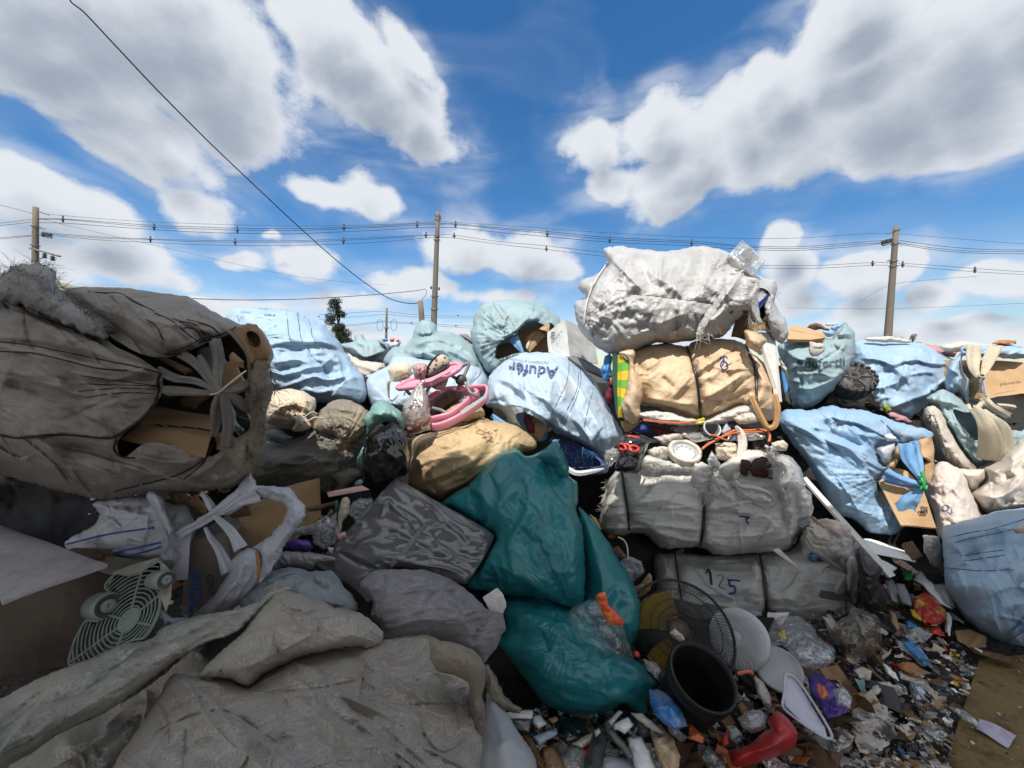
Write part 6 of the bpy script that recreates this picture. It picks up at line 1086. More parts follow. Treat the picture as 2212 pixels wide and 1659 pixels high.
sp0 = lump('seat_pad', None, None, T(15, '690,620 700,520 740,410 820,310 900,250 970,238 1040,265 1085,330 1092,400 1060,450 900,540 780,600'), 2.80, .05, m, parent=pk, step=1.8, jit=.5, back=.02)
lump('pad_border', None, None, T(15, '683,640 690,520 735,400 815,300 900,240 970,232 900,262 830,330 760,430 715,560 708,630'), 2.79, .03, M['blackp'], parent=pk, step=1.5, jit=.3)
tube('pad_piping', spl(T3(15, '690,628,2.77 780,600,2.76 900,545,2.76 1040,470,2.76 1090,410,2.77'), 5), .008, M['blackp'], pk)
lump('seat_pad', None, None, T(15, '650,770 850,720 1060,630 1050,700 1000,790 900,830 800,790 660,800'), 2.92, .05, cloth('grey pad cloth', (.42,.38,.35), fine=.3), parent=pk, step=1.8, wr=[('ridge', 14, 3, -20, 2)])
st_ = slab('sticker', T3(15, '1260,1180,2.7 1680,905,2.79 1700,950,2.79 1300,1235,2.7'), .002, M['whitep'], pk, sub=1)
tag(lump('cloth_rag', 'dark brown cloth inside the lower ring of the pink walker', 'rag', T(15, '780,1090 850,970 960,880 1060,820 1200,820 1290,870 1270,980 1180,1060 1000,1180 860,1270 790,1260'), 3.02, .1, cloth('brown cloth', (.15,.10,.075), (.10,.065,.05), fine=.5), step=2.2, wr=[('ridge', 20, 6, 10, 2), ('crumple', 14, 4)]), None, None)
# bag hanging on the walker
hb_ = lump('plastic_bag', 'knotted translucent bag with a reddish lump hanging from the pink walker', 'bag', T(15, '600,650 640,640 680,660 660,760 700,860 740,980 775,1130 770,1200 800,1250 790,1400 780,1490 700,1510 560,1550 440,1555 360,1500 330,1380 300,1250 320,1110 400,970 480,850 560,740'), 2.72, .14, M['clearp'], step=2, p=.5, wr=[('ridge', 18, 6, 80, 3, 4), ('crumple', 16, 4)], rad=[(*T(15, '630,660')[0], 20, 7, 90)])
lump('bag_top', None, None, T(15, '465,420 560,395 700,400 720,480 700,560 680,640 620,655 520,650 480,560'), 2.76, .08, cloth('pink film', (.66,.42,.42), (.6,.36,.38), rough=.3, fine=.6, amt=.1, trans=.3), parent=hb_, step=2, rad=[(*T(15, '630,655')[0], 18, 7, 60)], wr=[('crumple', 14, 4)])
lump('inner_lump', None, None, T(15, '400,1400 470,1310 600,1270 740,1240 770,1300 760,1400 680,1480 540,1540 420,1545 360,1490'), 2.68, .09, cloth('raw reddish content', (.38,.20,.17), (.28,.14,.12), fine=.5), parent=hb_, step=2, wr=[('crumple', 16, 3)])
# pale teal and black bags
tl = lump('plastic_bag', 'pale green translucent bag draped behind the shiny black bag', 'bag', T(2, '1070,1010 1110,960 1160,890 1230,880 1300,930 1350,960 1380,1050 1360,1120 1300,1060 1220,1030 1150,1080 1100,1160 1080,1280 1090,1380 1070,1410 1030,1380 1030,1290 1070,1180 1090,1100'), 2.62, .14, M['teall'], step=2.4, wr=[('ridge', 20, 6, 70, 2.5, 4), ('crumple', 16, 4)])
BK = lump('plastic_bag', 'shiny black bag standing between the muddy sack and the ochre sack', 'bag', T(2, '1100,1150 1180,1090 1250,1040 1300,1000 1340,1060 1400,1110 1430,1160 1415,1280 1400,1400 1330,1450 1250,1520 1180,1580 1140,1590 1120,1540 1080,1530 1060,1490 1090,1450 1070,1380 1080,1260'), 2.58, .24, M['black'], step=2.2, p=.45, wr=[('ridge', 24, 10, 68, 3, 4), ('ridge', 12, 4, 75, 3, 14), ('cell', 30, 7, 60, 2, 3)], folds=[Fd(2, '1290,1010 1240,1180 1180,1330 1150,1540', 8, 6), Fd(2, '1390,1130 1360,1300 1280,1450', 7, 6), Fd(2, '1320,1060 1300,1250 1230,1420', -7, 7)])
# ochre sack
P_ = lump('woven_sack', 'ochre sack with stitched corner lying below the pink walker', 'sack', T(2, '1425,1180 1480,1130 1600,1100 1720,1060 1860,1020 1930,960 1960,1010 2060,1030 2200,1060 2300,1130 2330,1190 2320,1230 2230,1260 2180,1320 2100,1380 1950,1450 1800,1520 1700,1570 1620,1600 1540,1560 1450,1540 1400,1480 1400,1400 1425,1280'),
 2.98, .38, M['sack'], gy=-.12, p=.45, step=2.6, wr=[('ridge', 50, 6, -30, 2.5, 6), ('cell', 30, 3.5, -25, 2, 4), ('crumple', 20, 2.6), ('soft', 90, 10, 0, 1, 8)], folds=[Fd(2, '1430,1250 1560,1170 1700,1120 1850,1080', 8, 9), Fd(2, '1420,1400 1600,1290 1800,1230 2000,1150', 8, 12), Fd(2, '1500,1480 1700,1400 1900,1300', 9, 10), Fd(2, '1560,1560 1640,1480 1760,1430', -9, 9), Fd(2, '1880,1030 1960,1100 2040,1130', -6, 6), Fd(2, '1620,1600 1600,1540 1560,1480', -7, 6)])
for q in ('1880,1030 1900,1080 1990,1120', '1930,1090 1890,1110 1960,1130 1940,1150 2010,1140 1960,1180', '1940,1120 2050,1090 1960,1150 2020,1180'): seam(P_, T(2, q), .003, M['threadt'])
lump('sack_end', None, None, T(2, '1660,950 1760,900 1880,890 1950,940 1940,1000 1850,1030 1700,1060 1590,1080 1600,1000'), 2.95, .12, M['sack'], parent=P_, step=2.4, wr=[('ridge', 20, 6, -20, 2), ('crumple', 14, 4)])
# pink slat and small plastic below
tag(slab('plastic_strip', T3(2, '808,1545,2.2 1060,1495,2.3 1120,1525,2.3 820,1580,2.2'), .02, M['pinkl'], sub=1), 'washed out pink slat sticking out under the black bag', 'slat')
# shiny grey panel
Rn = lump('wrapped_board', 'large flat panel wrapped in shiny grey film lying across the middle', 'panel', T(6, '795,255 830,275 890,310 1100,430 1300,540 1440,620 1480,660 1475,700 1400,840 1300,990 1290,1000 1150,980 950,900 730,900 620,1120 560,1080 480,1010 350,940 250,870 260,830 360,740 500,580 680,380'),
 2.2, .035, M['foil'], gx=0, gy=-.15, p=.22, back=.05, step=2.2, jit=.6, smooth=3, wr=[('ridge', 60, 4.5, 30, 2.6, 5), ('ridge', 24, 1.8, -25, 3, 8), ('cell', 90, 5, 20, 1.4, 18)],
 folds=[Fd(6, '540,840 700,800 850,790 980,770 1150,760 1260,830 1400,830', 5, 5, 's'), Fd(6, '690,560 740,420 800,480 900,560', 4, 5), Fd(6, '800,440 960,540 1000,620', 4, 4), Fd(6, '870,520 920,640 1090,680', -4, 5), Fd(6, '1130,560 1230,620 1300,720', 4, 5), Fd(6, '760,300 880,340 1100,470 1420,640', 3, 4), Fd(6, '830,800 990,590 900,720', -3, 5), Fd(6, '380,760 560,860 720,900', -4, 5), Fd(6, '900,860 1100,880 1290,930', 4, 5)])
tp_ = ribbon('tape_strip', on(Rn, T(6, '760,870 850,780 930,680 1000,590'), .004, 3), .03, plain('matte tape', (.22,.22,.225), .5, .3), Rn, curl=0, thick=.001)
# ------------------------------------------------------------------ teal bag: one big bag pinched at a neck
def qd(X, Y): return np.interp(Y, [930, 1000, 1100, 1250, 1400, 1560], [2.72, 2.62, 2.45, 2.2, 2.02, 1.86])+np.clip((1150-X)/100, -2, 2)*.03
Q1 = lump('plastic_bag', 'big crumpled teal bag pinched in the middle, in the centre foreground', 'bag', T(6, '1120,430 1200,370 1310,300 1400,200 1480,110 1560,75 1640,70 1700,110 1760,100 1830,60 1915,10 1950,80 1990,160 2000,250 2060,300 2060,420 2050,500 2090,600 2100,760 2110,900 2100,1100 2020,1190 1960,1180 1900,1150 1760,1110 1600,1080 1450,1050 1290,1000 1400,840 1475,700 1480,660 1400,600 1250,510 1140,450'),
 0, .34, M['teal'], dfun=qd, p=.45, step=2.6, seed=6, wr=[('ridge', 46, 9, 75, 2.8, 6), ('ridge', 20, 3.4, 65, 3, 26), ('cell', 56, 9, 60, 1.6, 4), ('crumple', 30, 4, 60, 1.8, 12), ('soft', 100, 12, 0, 1, 3)], rad=[(*T(6, '2010,1190')[0], 34, 11, 110, 3), (*T(6, '1850,150')[0], 22, 8, 60, 5)],
 folds=[Fd(6, '1560,90 1500,200 1400,320 1330,420', 9, 12), Fd(6, '1640,80 1620,250 1560,400 1540,560', 7, 12), Fd(6, '1710,130 1760,300 1700,500 1640,640', 7, 12), Fd(6, '1880,250 1960,350 2050,400', 9, 7), Fd(6, '1780,110 1860,220 1980,230', -9, 7), Fd(6, '1500,640 1700,600 1800,780 1850,800', 8, 9), Fd(6, '1800,780 1950,700 2050,640', 6, 9), Fd(6, '1480,700 1600,760 1760,860 1950,1100', 9, 10), Fd(6, '1420,860 1600,900 1850,1050 2010,1180', 9, 7), Fd(6, '1650,730 1840,900 1980,1130', -7, 9), Fd(6, '2060,560 2000,800 2030,1100', 7, 9), Fd(6, '1340,1000 1560,1010 1800,1080', -8, 7)])
lump('torn_corner', None, None, T(6, '1770,110 1830,60 1915,10 1945,80 1980,160 2000,220 1980,270 1900,260 1890,190 1820,150'), 2.42, .08, M['teal'], parent=Q1, step=2, wr=[('crumple', 18, 6), ('ridge', 16, 5, 60, 2)])
Q2 = lump('bag_lobe', None, None, T(6, '2060,470 2110,500 2200,600 2290,740 2360,850 2430,960 2480,1080 2495,1200 2480,1330 2440,1420 2330,1440 2200,1400 2100,1300 2030,1200 2090,1100 2105,900 2095,740 2080,600'),
 0, .2, M['teal'], dfun=lambda X, Y: qd(X, Y)+.14, p=.5, parent=Q1, step=2.6, wr=[('ridge', 40, 6, 70, 3, 6), ('crumple', 26, 3.5, 60, 1.5, 2)], folds=[Fd(6, '2120,560 2180,800 2230,1000 2200,1300', 9, 9), Fd(6, '2140,700 2300,960 2360,1200', 8, 12)])
Q3 = lump('bag_lobe', None, None, T(8, '350,60 500,40 700,40 850,130 960,100 1010,60 1020,130 1090,280 1180,420 1300,500 1420,560 1500,660 1545,720 1520,800 1480,880 1490,950 1400,950 1300,880 1200,930 1050,970 900,970 750,930 640,860 540,720 420,560 320,440 310,380 350,330 365,240 340,160'),
 0, .3, M['teal'], dfun=qd, p=.45, parent=Q1, step=2.6, seed=9, wr=[('ridge', 44, 9, 15, 2.8, 6), ('ridge', 20, 3.4, 20, 3, 26), ('cell', 56, 9, 20, 1.6, 9), ('crumple', 30, 4, 20, 1.6), ('soft', 100, 10, 0, 1, 3)], rad=[(*T(8, '870,160')[0], 30, 11, 90, 7)],
 folds=[Fd(8, '360,90 560,110 780,170 900,260', 9, 7), Fd(8, '350,240 560,200 780,230 930,300', 9, 7), Fd(8, '340,330 600,280 800,380 940,480', 10, 8), Fd(8, '620,280 700,480 850,520 960,520', -10, 7), Fd(8, '330,400 600,450 860,520 1020,560 1200,740', 10, 9, 's'), Fd(8, '420,560 640,560 900,620 1100,760', -7, 12), Fd(8, '900,960 1100,900 1250,790 1360,750', 9, 9), Fd(8, '1000,970 1180,940 1340,790 1480,850', -8, 7), Fd(8, '1130,680 1160,820 1120,880', 6, 7), Fd(8, '1250,560 1400,620 1500,700', 7, 8)])
# clear bag with red label
cb_ = lump('plastic_bag', 'clear crinkled bag with a red and orange label lying on the teal bag', 'bag', T(8, '880,130 960,80 1040,60 1100,80 1180,160 1290,260 1330,380 1370,480 1360,600 1300,680 1270,740 1240,740 1170,640 1060,560 1000,500 960,420 900,330 850,240 845,180'), 1.85, .12, M['clear'], step=2, seed=4, wr=[('cell', 34, 12, 50, 1.6, 4), ('crumple', 26, 9), ('ridge', 34, 9, 60, 2, 8)])
lb_ = lump('label', None, None, T(8, '1070,30 1140,5 1165,60 1190,120 1240,170 1280,215 1295,268 1240,262 1170,250 1130,180 1100,110'), 1.68, .03, plain('red orange label', (.75,.10,.03), .35, .5, dirt=(.75,.38,.05), amt=1, vs=26), parent=cb_, step=1.6, wr=[('crumple', 14, 5), ('ridge', 14, 4, 60, 2)])
# ------------------------------------------------------------------ upper white bale
U = lump('waste_bale', 'off white wrapped bale bound with a black strap, clutter heaped on its top', 'bale', T(7, '300,560 320,480 360,380 420,340 500,330 640,320 800,320 940,320 1060,340 1200,250 1330,210 1480,230 1560,260 1640,330 1690,420 1700,500 1745,540 1745,650 1720,760 1640,800 1590,900 1480,915 1280,925 1100,940 960,880 780,890 680,880 600,800 500,780 420,800 330,790 280,730 285,640'),
 3.1, .42, M['balew'], gy=-.06, p=.34, step=2.6, seed=7, wr=[('ridge', 26, 4.5, 0, 5, 6), ('ridge', 11, 2.6, 2, 9, 26), ('ridge', 60, 7, 5, 2.5, 9), ('crumple', 20, 2.2, 0, 2.4, 3), ('soft', 110, 8, 0, 1, 5)],
 folds=[Fd(7, '995,380 1000,560 990,740 970,900', -14, 8), Fd(7, '425,360 450,500 475,640 490,770', -14, 9), Fd(7, '480,700 640,720 800,740 980,760', 8, 6), Fd(7, '600,800 760,800 900,840 980,800', 8, 6), Fd(7, '1010,800 1200,800 1400,790 1560,700', 8, 7), Fd(7, '1000,870 1100,900 1200,930', 7, 6), Fd(7, '1010,760 1150,780 1300,740', -6, 6), Fd(7, '1540,400 1600,560 1600,760 1580,900', 9, 12), Fd(7, '1500,420 1540,600 1560,800', -8, 10), Fd(7, '480,540 650,560 820,500', 6, 9)])
for q in ('998,370 1000,560 990,740 968,890', '425,340 445,480 470,640 480,760'): tube('binding_strap', on(U, T(7, q), .012), .008, M['blackp'], U, 6)
strokes_on(U, [T(7, '1240,665 1310,672'), T(7, '1310,672 1285,690 1305,715')], .006, M['inkb'])
fringe('frayed_threads', T3(7, '330,420,2.92 310,560,2.9 295,700,2.9'), 80, .05, (-.8, -.3, .1), M['fray'], U, seed=3); fringe('frayed_threads', T3(7, '1540,560,2.68 1560,700,2.66 1590,860,2.66'), 50, .035, (-.2, -.6, -.5), M['fray'], U, seed=5)
fringe('frayed_threads', T3(7, '570,300,2.78 700,320,2.76 850,330,2.76 940,330,2.76'), 130, .07, (.1, -.3, -.5), M['fray'], U, seed=6, spread=.8); fringe('frayed_threads', T3(7, '1430,880,2.72 1510,880,2.72'), 30, .03, (0, -.5, -.6), M['fray'], U, seed=8)
for q, dd_ in (('570,250 620,235 700,260 780,290 860,280 930,310 930,350 760,350 600,350 560,310', 2.84), ('920,310 980,290 1040,320 1060,380 1040,480 1010,560 970,530 930,520 915,420', 2.76)): lump('torn_wrap', None, None, T(7, q), dd_, .06, M['balew'], parent=U, step=2.2, jit=2.5, wr=[('ridge', 14, 6, 10, 3, 4), ('crumple', 12, 5)])
fringe('frayed_threads', T3(7, '930,480,2.68 980,520,2.68 1030,500,2.68 1010,580,2.68'), 60, .06, (0, -.2, -1), M['fray'], U, seed=10)
lump('film_tail', None, None, T(7, '1050,390 1100,370 1180,450 1280,520 1380,600 1440,640 1340,650 1250,640 1150,590 1060,530 1040,460'), 2.68, .03, M['clear2'], parent=U, step=2.2, wr=[('ridge', 16, 6, 35, 3, 5), ('crumple', 14, 4)])
fringe('frayed_threads', T3(7, '1060,400,2.64 1140,520,2.64 1240,600,2.64 1370,660,2.64'), 90, .05, (.3, -.4, -.6), M['fray'], U, seed=12)
lump('film_tail', None, None, T(7, '1210,430 1260,460 1380,480 1480,540 1490,590 1440,630 1380,600 1280,560 1220,500'), 2.66, .05, M['clear2'], parent=U, step=2.2, wr=[('crumple', 16, 5)])
ribbon('torn_band', T3(7, '1215,40,2.9 1250,90,2.84 1262,170,2.8 1240,280,2.74 1225,350,2.7 1205,410,2.68'), [.02, .05, .06, .05, .05, .02], M['offw'], U, curl=.3, twist=.3); ribbon('torn_band', T3(7, '1205,420,2.67 1250,465,2.64 1350,475,2.62 1450,510,2.62 1490,570,2.64'), [.03, .05, .04, .03, .02], M['balew'], U, curl=.4)
o = lump('plastic_tub', 'white plastic tub with a dark brown stain lying on the upper bale', 'tub', T(7, '1100,330 1140,290 1260,215 1340,205 1430,230 1470,280 1480,380 1440,410 1300,400 1220,420 1130,430 1095,400'), 2.8, .12, plain('stained white plastic', (.56,.54,.50), .35, .5, dirt=(.4,.36,.3), amt=.4, vs=10), step=2.2, p=.4, wr=[('soft', 40, 4)])
lump('stain_patch', None, None, T(7, '1250,290 1270,270 1310,285 1325,330 1340,280 1400,250 1460,290 1472,350 1465,410 1390,400 1330,380 1310,350 1290,385 1250,365'), 2.67, .012, plain('dark brown residue', (.05,.015,.012), .35, .4), parent=o, step=1.8, jit=2)
bpy.data.objects['stain_patch'].location = (0, 0, 0)
fr = lump('fibre_tuft', 'white frayed fibre tuft hanging over the right of the upper bale', 'tuft', T(7, '1420,180 1480,170 1500,240 1540,290 1560,350 1520,380 1470,385 1460,330 1480,290 1430,250'), 2.7, .04, M['fray'], step=2, jit=3, wr=[('crumple', 12, 6)])
for i, q in enumerate(('1430,190,2.64 1470,180,2.64 1500,240,2.64', '1470,280,2.63 1540,300,2.63 1560,350,2.63', '1460,330,2.62 1500,380,2.62 1550,370,2.62')): fringe('frayed_threads', T3(7, q), 90, .05, (-.2, -.3, -.9), plain('white fibre %d' % i, (.72,.72,.72), .7, .3), fr, seed=30+i, spread=.7)
lump('plastic_bag', 'frosted bag pieces bulging at the right end of the upper bale', 'bag', T(7, '1480,260 1560,240 1640,300 1690,400 1690,460 1620,480 1600,560 1640,640 1600,760 1540,700 1520,560 1480,460 1480,360'), 2.78, .14, M['clear2'], step=2.2, wr=[('ridge', 24, 6, 70, 2, 4), ('crumple', 16, 4)])
lump('plastic_bottle', 'ribbed translucent bottle sticking out of the right end of the upper bale', 'bottle', T(7, '1640,480 1690,455 1735,500 1745,560 1740,620 1720,655 1660,650 1640,600'), 2.75, .09, M['clear2'], step=2, wr=[('ridge', 8, 3, 0, 8)])
lump('paper_scrap', 'grey white paper drooping below the ribbed bottle', 'scrap', T(7, '1620,700 1680,680 1725,660 1730,730 1690,755 1640,740'), 2.75, .04, M['bgrey'], step=2, wr=[('crumple', 12, 4)])
tag(slab('batten', T3(7, '1465,895,2.62 1510,885,2.62 1655,1020,2.55 1650,1035,2.55'), .012, M['offw'], sub=1), 'short off white batten poking out under the upper bale', 'batten')
# clutter on the bale
lid = T3(10, '1020,370,2.86')[0]; rg = empty('bathroom_scale', lid-np.array([0, 0, .1]), 'round white scale dial with numbers half buried on the upper bale', 'scale')
axd = Vector((-.05, -.55, .83)).normalized(); Md = axd.to_track_quat('Z', 'Y').to_matrix()
def dp(r, a, z): return np.array(Md @ Vector((r*math.cos(a), r*math.sin(a), z)))+lid
def ring(prof, n=40):
    V = [dp(r, 2*PI*k/n, z) for r, z in prof for k in range(n)]; return V, [(j*n+k, j*n+(k+1) % n, (j+1)*n+(k+1) % n, (j+1)*n+k) for j in range(len(prof)-1) for k in range(n)]
RS = .118
V, Fc = ring([(RS, -.04), (RS, 0), (RS*.97, .012), (RS*.8, .012), (RS*.76, 0), (RS*.76, -.02)]); mesh('rim', V, Fc, M['cream'] if 0 else plain('aged white plastic', (.60,.57,.48), .45, .4), rg)
V, Fc = ring([(RS*.77, -.012), (.001, -.012)]); mesh('dial', V, Fc, M['whitep'], rg)
mb = MB()
for k in range(40):
    a = 2*PI*k/40; mb.add(*tubeg([dp(RS*(.62 if k % 5 else .56), a, -.009), dp(RS*.7, a, -.009)], .0012, 4))
mb.build('dial_marks', M['inkk'], rg)
for k, s_ in enumerate(('80', '60', '50', '40', '20')):
    a = PI*(.86-.17*k); V, Fc = text_mesh(s_); mesh('numeral', [dp(RS*.47, a, -.009)+np.array(Md @ Vector((v[0]*.018, v[1]*.018, 0)))*1 for v in V], Fc, M['inkk'], rg, smooth=False)
gr = empty('drain_rack', T3(10, '1100,180,2.95')[0], 'ribbed translucent plastic tray lying tilted on the upper bale', 'tray')
c4 = T3(10, '840,100,3.1 1150,45,3.14 1360,225,2.94 1150,268,2.88'); slab('tray_base', c4, .004, M['clear2'], gr, sub=1)
mb = MB()
for i in range(13):
    u = i/12; a = c4[0]*(1-u)+c4[3]*u; b_ = c4[1]*(1-u)+c4[2]*u; mb.add(*tubeg([a+np.array([0, -.004, .004]), b_+np.array([0, -.004, .004])], .0035, 4))
mb.build('rib', M['clear2'], gr)
jc = T3(10, '1350,100,2.95')[0]; ja = Vector((.05, -.85, .5)).normalized(); Mj = ja.to_track_quat('Z', 'Y').to_matrix()
def revolve(name, c, Mx, prof, mat, parent=None, n=36):
    V = [np.array(Mx @ Vector((r*math.cos(2*PI*k/n), r*math.sin(2*PI*k/n), z)))+c for r, z in prof for k in range(n)]
    return mesh(name, V, [(j*n+k, j*n+(k+1) % n, (j+1)*n+(k+1) % n, (j+1)*n+k) for j in range(len(prof)-1) for k in range(n)], mat, parent)
jr = tag(revolve('jar', jc, Mj, [(.001, -.12), (.058, -.12), (.06, -.02), (.064, 0), (.055, 0), (.052, -.02), (.05, -.1), (.001, -.1)], M['greyp']), 'dark grey jar lying open on the upper bale', 'jar')
revolve('jar_rim', jc, Mj, [(.066, -.01), (.068, .004), (.06, .008), (.056, -.004)], M['whitep'], jr)
tag(tube('orange_tube', spl(T3(10, '1225,350,2.78 1300,290,2.8 1420,230,2.82 1560,150,2.86 1640,120,2.9 1760,125,2.9 1920,115,2.92 2010,140,2.9 2040,190,2.86 2030,260,2.82'), 8), .009, M['orange'], None, 7), 'orange plastic tubing looped over the top of the upper bale', 'tubing')
tag(tube('orange_tube', spl(T3(10, '1340,180,2.86 1400,190,2.82 1460,220,2.8 1530,245,2.8'), 6), .007, M['orange'], None, 6), 'short second piece of orange tubing left of the white band', 'tubing')
tag(tube('orange_tube', spl(T3(10, '1380,235,2.8 1500,190,2.82 1650,150,2.84 1800,145,2.86 1950,140,2.86'), 6), .006, M['orange'], None, 6), 'thin third strand of orange tubing running beside the loop', 'tubing')
for lb, q, m_, d_, b_ in (('beige paper folded behind the scale dial', '640,210 740,170 880,160 1020,150 1060,180 1000,230 880,290 760,290 690,250', 'offw', 3.0, .06), ('cream carton sheet right of the scale dial', '1380,280 1500,260 1640,290 1700,420 1640,470 1500,490 1390,460', 'cream', 2.86, .07), ('clear box lid under the orange tubing', '1550,190 1700,150 1900,150 1990,200 1960,240 1700,250 1520,260', 'clear2', 2.92, .05),
 ('white paper cone beside the dark jar', '1460,140 1520,25 1575,110 1540,170 1470,180', 'frostw', 2.95, .04), ('twisted white plastic ribbons left of the dial', '560,360 640,330 740,320 820,330 830,400 800,480 700,470 600,440', 'offw', 2.82, .05), ('cream boxy edge at the top right of the upper bale', '2060,270 2200,240 2260,300 2240,380 2120,360 2060,330', 'cream', 2.84, .08), ('crumpled film between the dial and the brown stained tub', '1340,360 1400,450 1450,520 1400,640 1330,600 1290,480', 'clear2', 2.74, .05)):
    lump('plastic_scrap', lb, 'scrap', T(10, q), d_, b_, M[m_], step=2, wr=[('crumple', 14, 6), ('ridge', 18, 4, 20, 2)])
# dark material in the gap under the tan bale
for lb, q, m_, d_ in (('dark blue crumpled film in the gap under the tan bale', '400,60 520,50 620,90 600,150 460,150 390,110', 'inkb', 3.2), ('dark red cloth in the gap under the tan bale', '600,60 760,80 860,120 820,180 680,170', 'maroon', 3.2), ('brown sacking corner left of the gap under the tan bale', '240,10 420,0 500,10 420,90 310,140 270,100', 'card', 3.1), ('dark rags behind the ribbed tray', '900,60 1250,40 1500,30 1600,70 1900,80 1900,130 1400,120 1000,110', 'blackm', 3.35)):
    lump('cloth_rag', lb, 'rag', T(10, q), d_, .08, M[m_], step=2.2, wr=[('crumple', 16, 6)])
# black bag with red print
bk = lump('plastic_bag', 'black bag with red print squeezed between the printed blue bag and the upper bale', 'bag', T(10, '210,320 260,200 320,165 500,180 620,220 700,260 600,290 570,300 520,420 500,500 500,620 480,645 300,640 180,610 180,540 190,480 260,430'), 2.78, .14, M['black'], step=2, wr=[('crumple', 22, 6, 20, 1.6), ('ridge', 22, 5, 10, 2)], gy=-.1)
for q in ('215,330 240,290 290,300 310,350 270,360 240,340', '290,300 330,290 370,350 390,380', '350,320 400,310 450,330 460,360 420,380 370,370 350,320', '330,200 370,195 430,210 470,215', '400,380 440,370 470,340'):
    tube('red_print', on(bk, T(10, q), .003, 5), .009, M['redl'], bk, 5)
tag(tube('metal_rod', T3(10, '575,290,2.66 530,400,2.64 480,500,2.63 425,615,2.62'), .006, M['metal'], None, 6), 'thin bent metal rod leaning on the black bag with red print', 'rod')
# ------------------------------------------------------------------ lower grey bale
Vb = lump('waste_bale', 'grey wrapped bale with the handwritten number 125, under the white bale', 'bale', T(7, '640,940 800,920 1000,930 1280,925 1480,905 1600,880 1640,820 1700,700 1820,690 1920,700 2000,760 2030,850 2050,960 2060,1080 2060,1200 2050,1310 1990,1420 1900,1480 1700,1480 1500,1480 1300,1490 1100,1470 860,1440 700,1300 650,1100'),
 3.05, .40, M['baleg'], gy=-.12, p=.34, step=2.6, seed=11, wr=[('ridge', 60, 5, 5, 2.5, 6), ('ridge', 12, 2, 0, 9, 16), ('cell', 80, 8, 0, 2, 3), ('crumple', 26, 1.8, 0, 2, 3), ('soft', 110, 8, 0, 1, 5)], folds=[Fd(7, '1380,930 1410,1100 1425,1300 1410,1470', -13, 8), Fd(7, '800,940 820,1080 840,1250', -9, 8), Fd(7, '960,1250 1100,1280 1260,1310', 6, 8), Fd(7, '1980,960 1990,1150 1980,1340', -8, 8), Fd(7, '1450,1240 1550,1230 1650,1260', 5, 7)])
for q in ('1380,930 1410,1100 1427,1300 1412,1475', '795,930 815,1080 840,1240'): tube('binding_strap', on(Vb, T(7, q), .012), .007, M['blackp'], Vb, 6)
strokes_on(Vb, [T(7, '1010,1060 1030,1035 1045,1140'), T(7, '1040,1050 1050,1140')], .006, M['inkk']); strokes_on(Vb, [T(7, '1085,1080 1110,1068 1130,1085 1115,1120 1100,1150 1140,1165')], .0025, M['inkb']); strokes_on(Vb, [T(7, '1160,1105 1245,1112'), T(7, '1170,1105 1175,1145 1205,1150 1212,1185 1185,1200 1168,1198')], .0075, M['inkb'])
seam(Vb, T(7, '1980,990 1985,1100 1975,1330'), .005, M['blackp'])
lump('torn_wrap', None, None, T(7, '1700,700 1800,690 1920,710 2000,770 2040,880 2060,1000 2050,1090 1980,1060 1900,1010 1800,1010 1700,1000 1660,880'), 2.8, .12, M['balew'], parent=Vb, step=2.2, jit=3, wr=[('ridge', 20, 6, 30, 2), ('crumple', 16, 5)])
ribbon('grey_tape', on(Vb, T(7, '1805,1190 1880,1205 2010,1215'), .006, 3), [.07]*7, plain('dark tape', (.10,.10,.105), .4, .4), Vb, curl=0, thick=.001)
fringe('frayed_threads', T3(7, '1720,1020,2.6 1850,1030,2.6 1960,1060,2.6'), 60, .05, (0, -.3, -.8), M['fray'], Vb, seed=5)
lump('strap_patch', None, None, T(7, '1985,960 2030,950 2050,1010 2040,1100 2020,1170 1990,1180 1980,1080'), 2.68, .03, M['balew'], parent=Vb, step=2)
for lb, q, m_ in (('cream crumpled paper sticking out of the right end of the lower bale', '1770,690 1850,680 1940,700 2010,750 2020,810 1930,830 1830,760', 'pinkw'), ('red and blue printed wrapper in the right end of the lower bale', '1730,900 1780,910 1830,890 1860,920 1850,970 1780,980 1730,950', 'maroon'), ('bright blue wrapper piece under the red one in the lower bale', '1720,930 1790,920 1820,960 1770,985 1720,970', 'bluep'),
 ('beige folded papers under the white slat', '1700,740 1790,740 1880,790 1930,860 1880,900 1790,850 1700,830', 'offw'), ('grey paper sheet above the torn end of the lower bale', '1860,900 1920,890 1950,960 1900,1010 1870,960', 'bgrey'), ('small yellow brown wrapper in the lower bale', '1740,820 1820,830 1880,880 1800,880 1740,860', 'cardl')):
    lump('paper_scrap', lb, 'scrap', T(7, q), 2.72, .05, M[m_], step=1.8, wr=[('crumple', 14, 6)])
tag(ribbon('grey_strip', T3(7, '1710,890,2.6 1790,930,2.58 1890,1000,2.58 1970,1050,2.58'), [.02, .04, .04, .02], M['greyp'], curl=.2), 'grey plastic strip running across the torn end of the lower bale', 'strip')
tag(slab('wood_strip', T3(7, '1730,660,2.75 1760,670,2.75 1860,760,2.7 1840,770,2.7'), .015, M['card'], sub=1), 'short brown wooden strip beside the lower bale papers', 'wood')
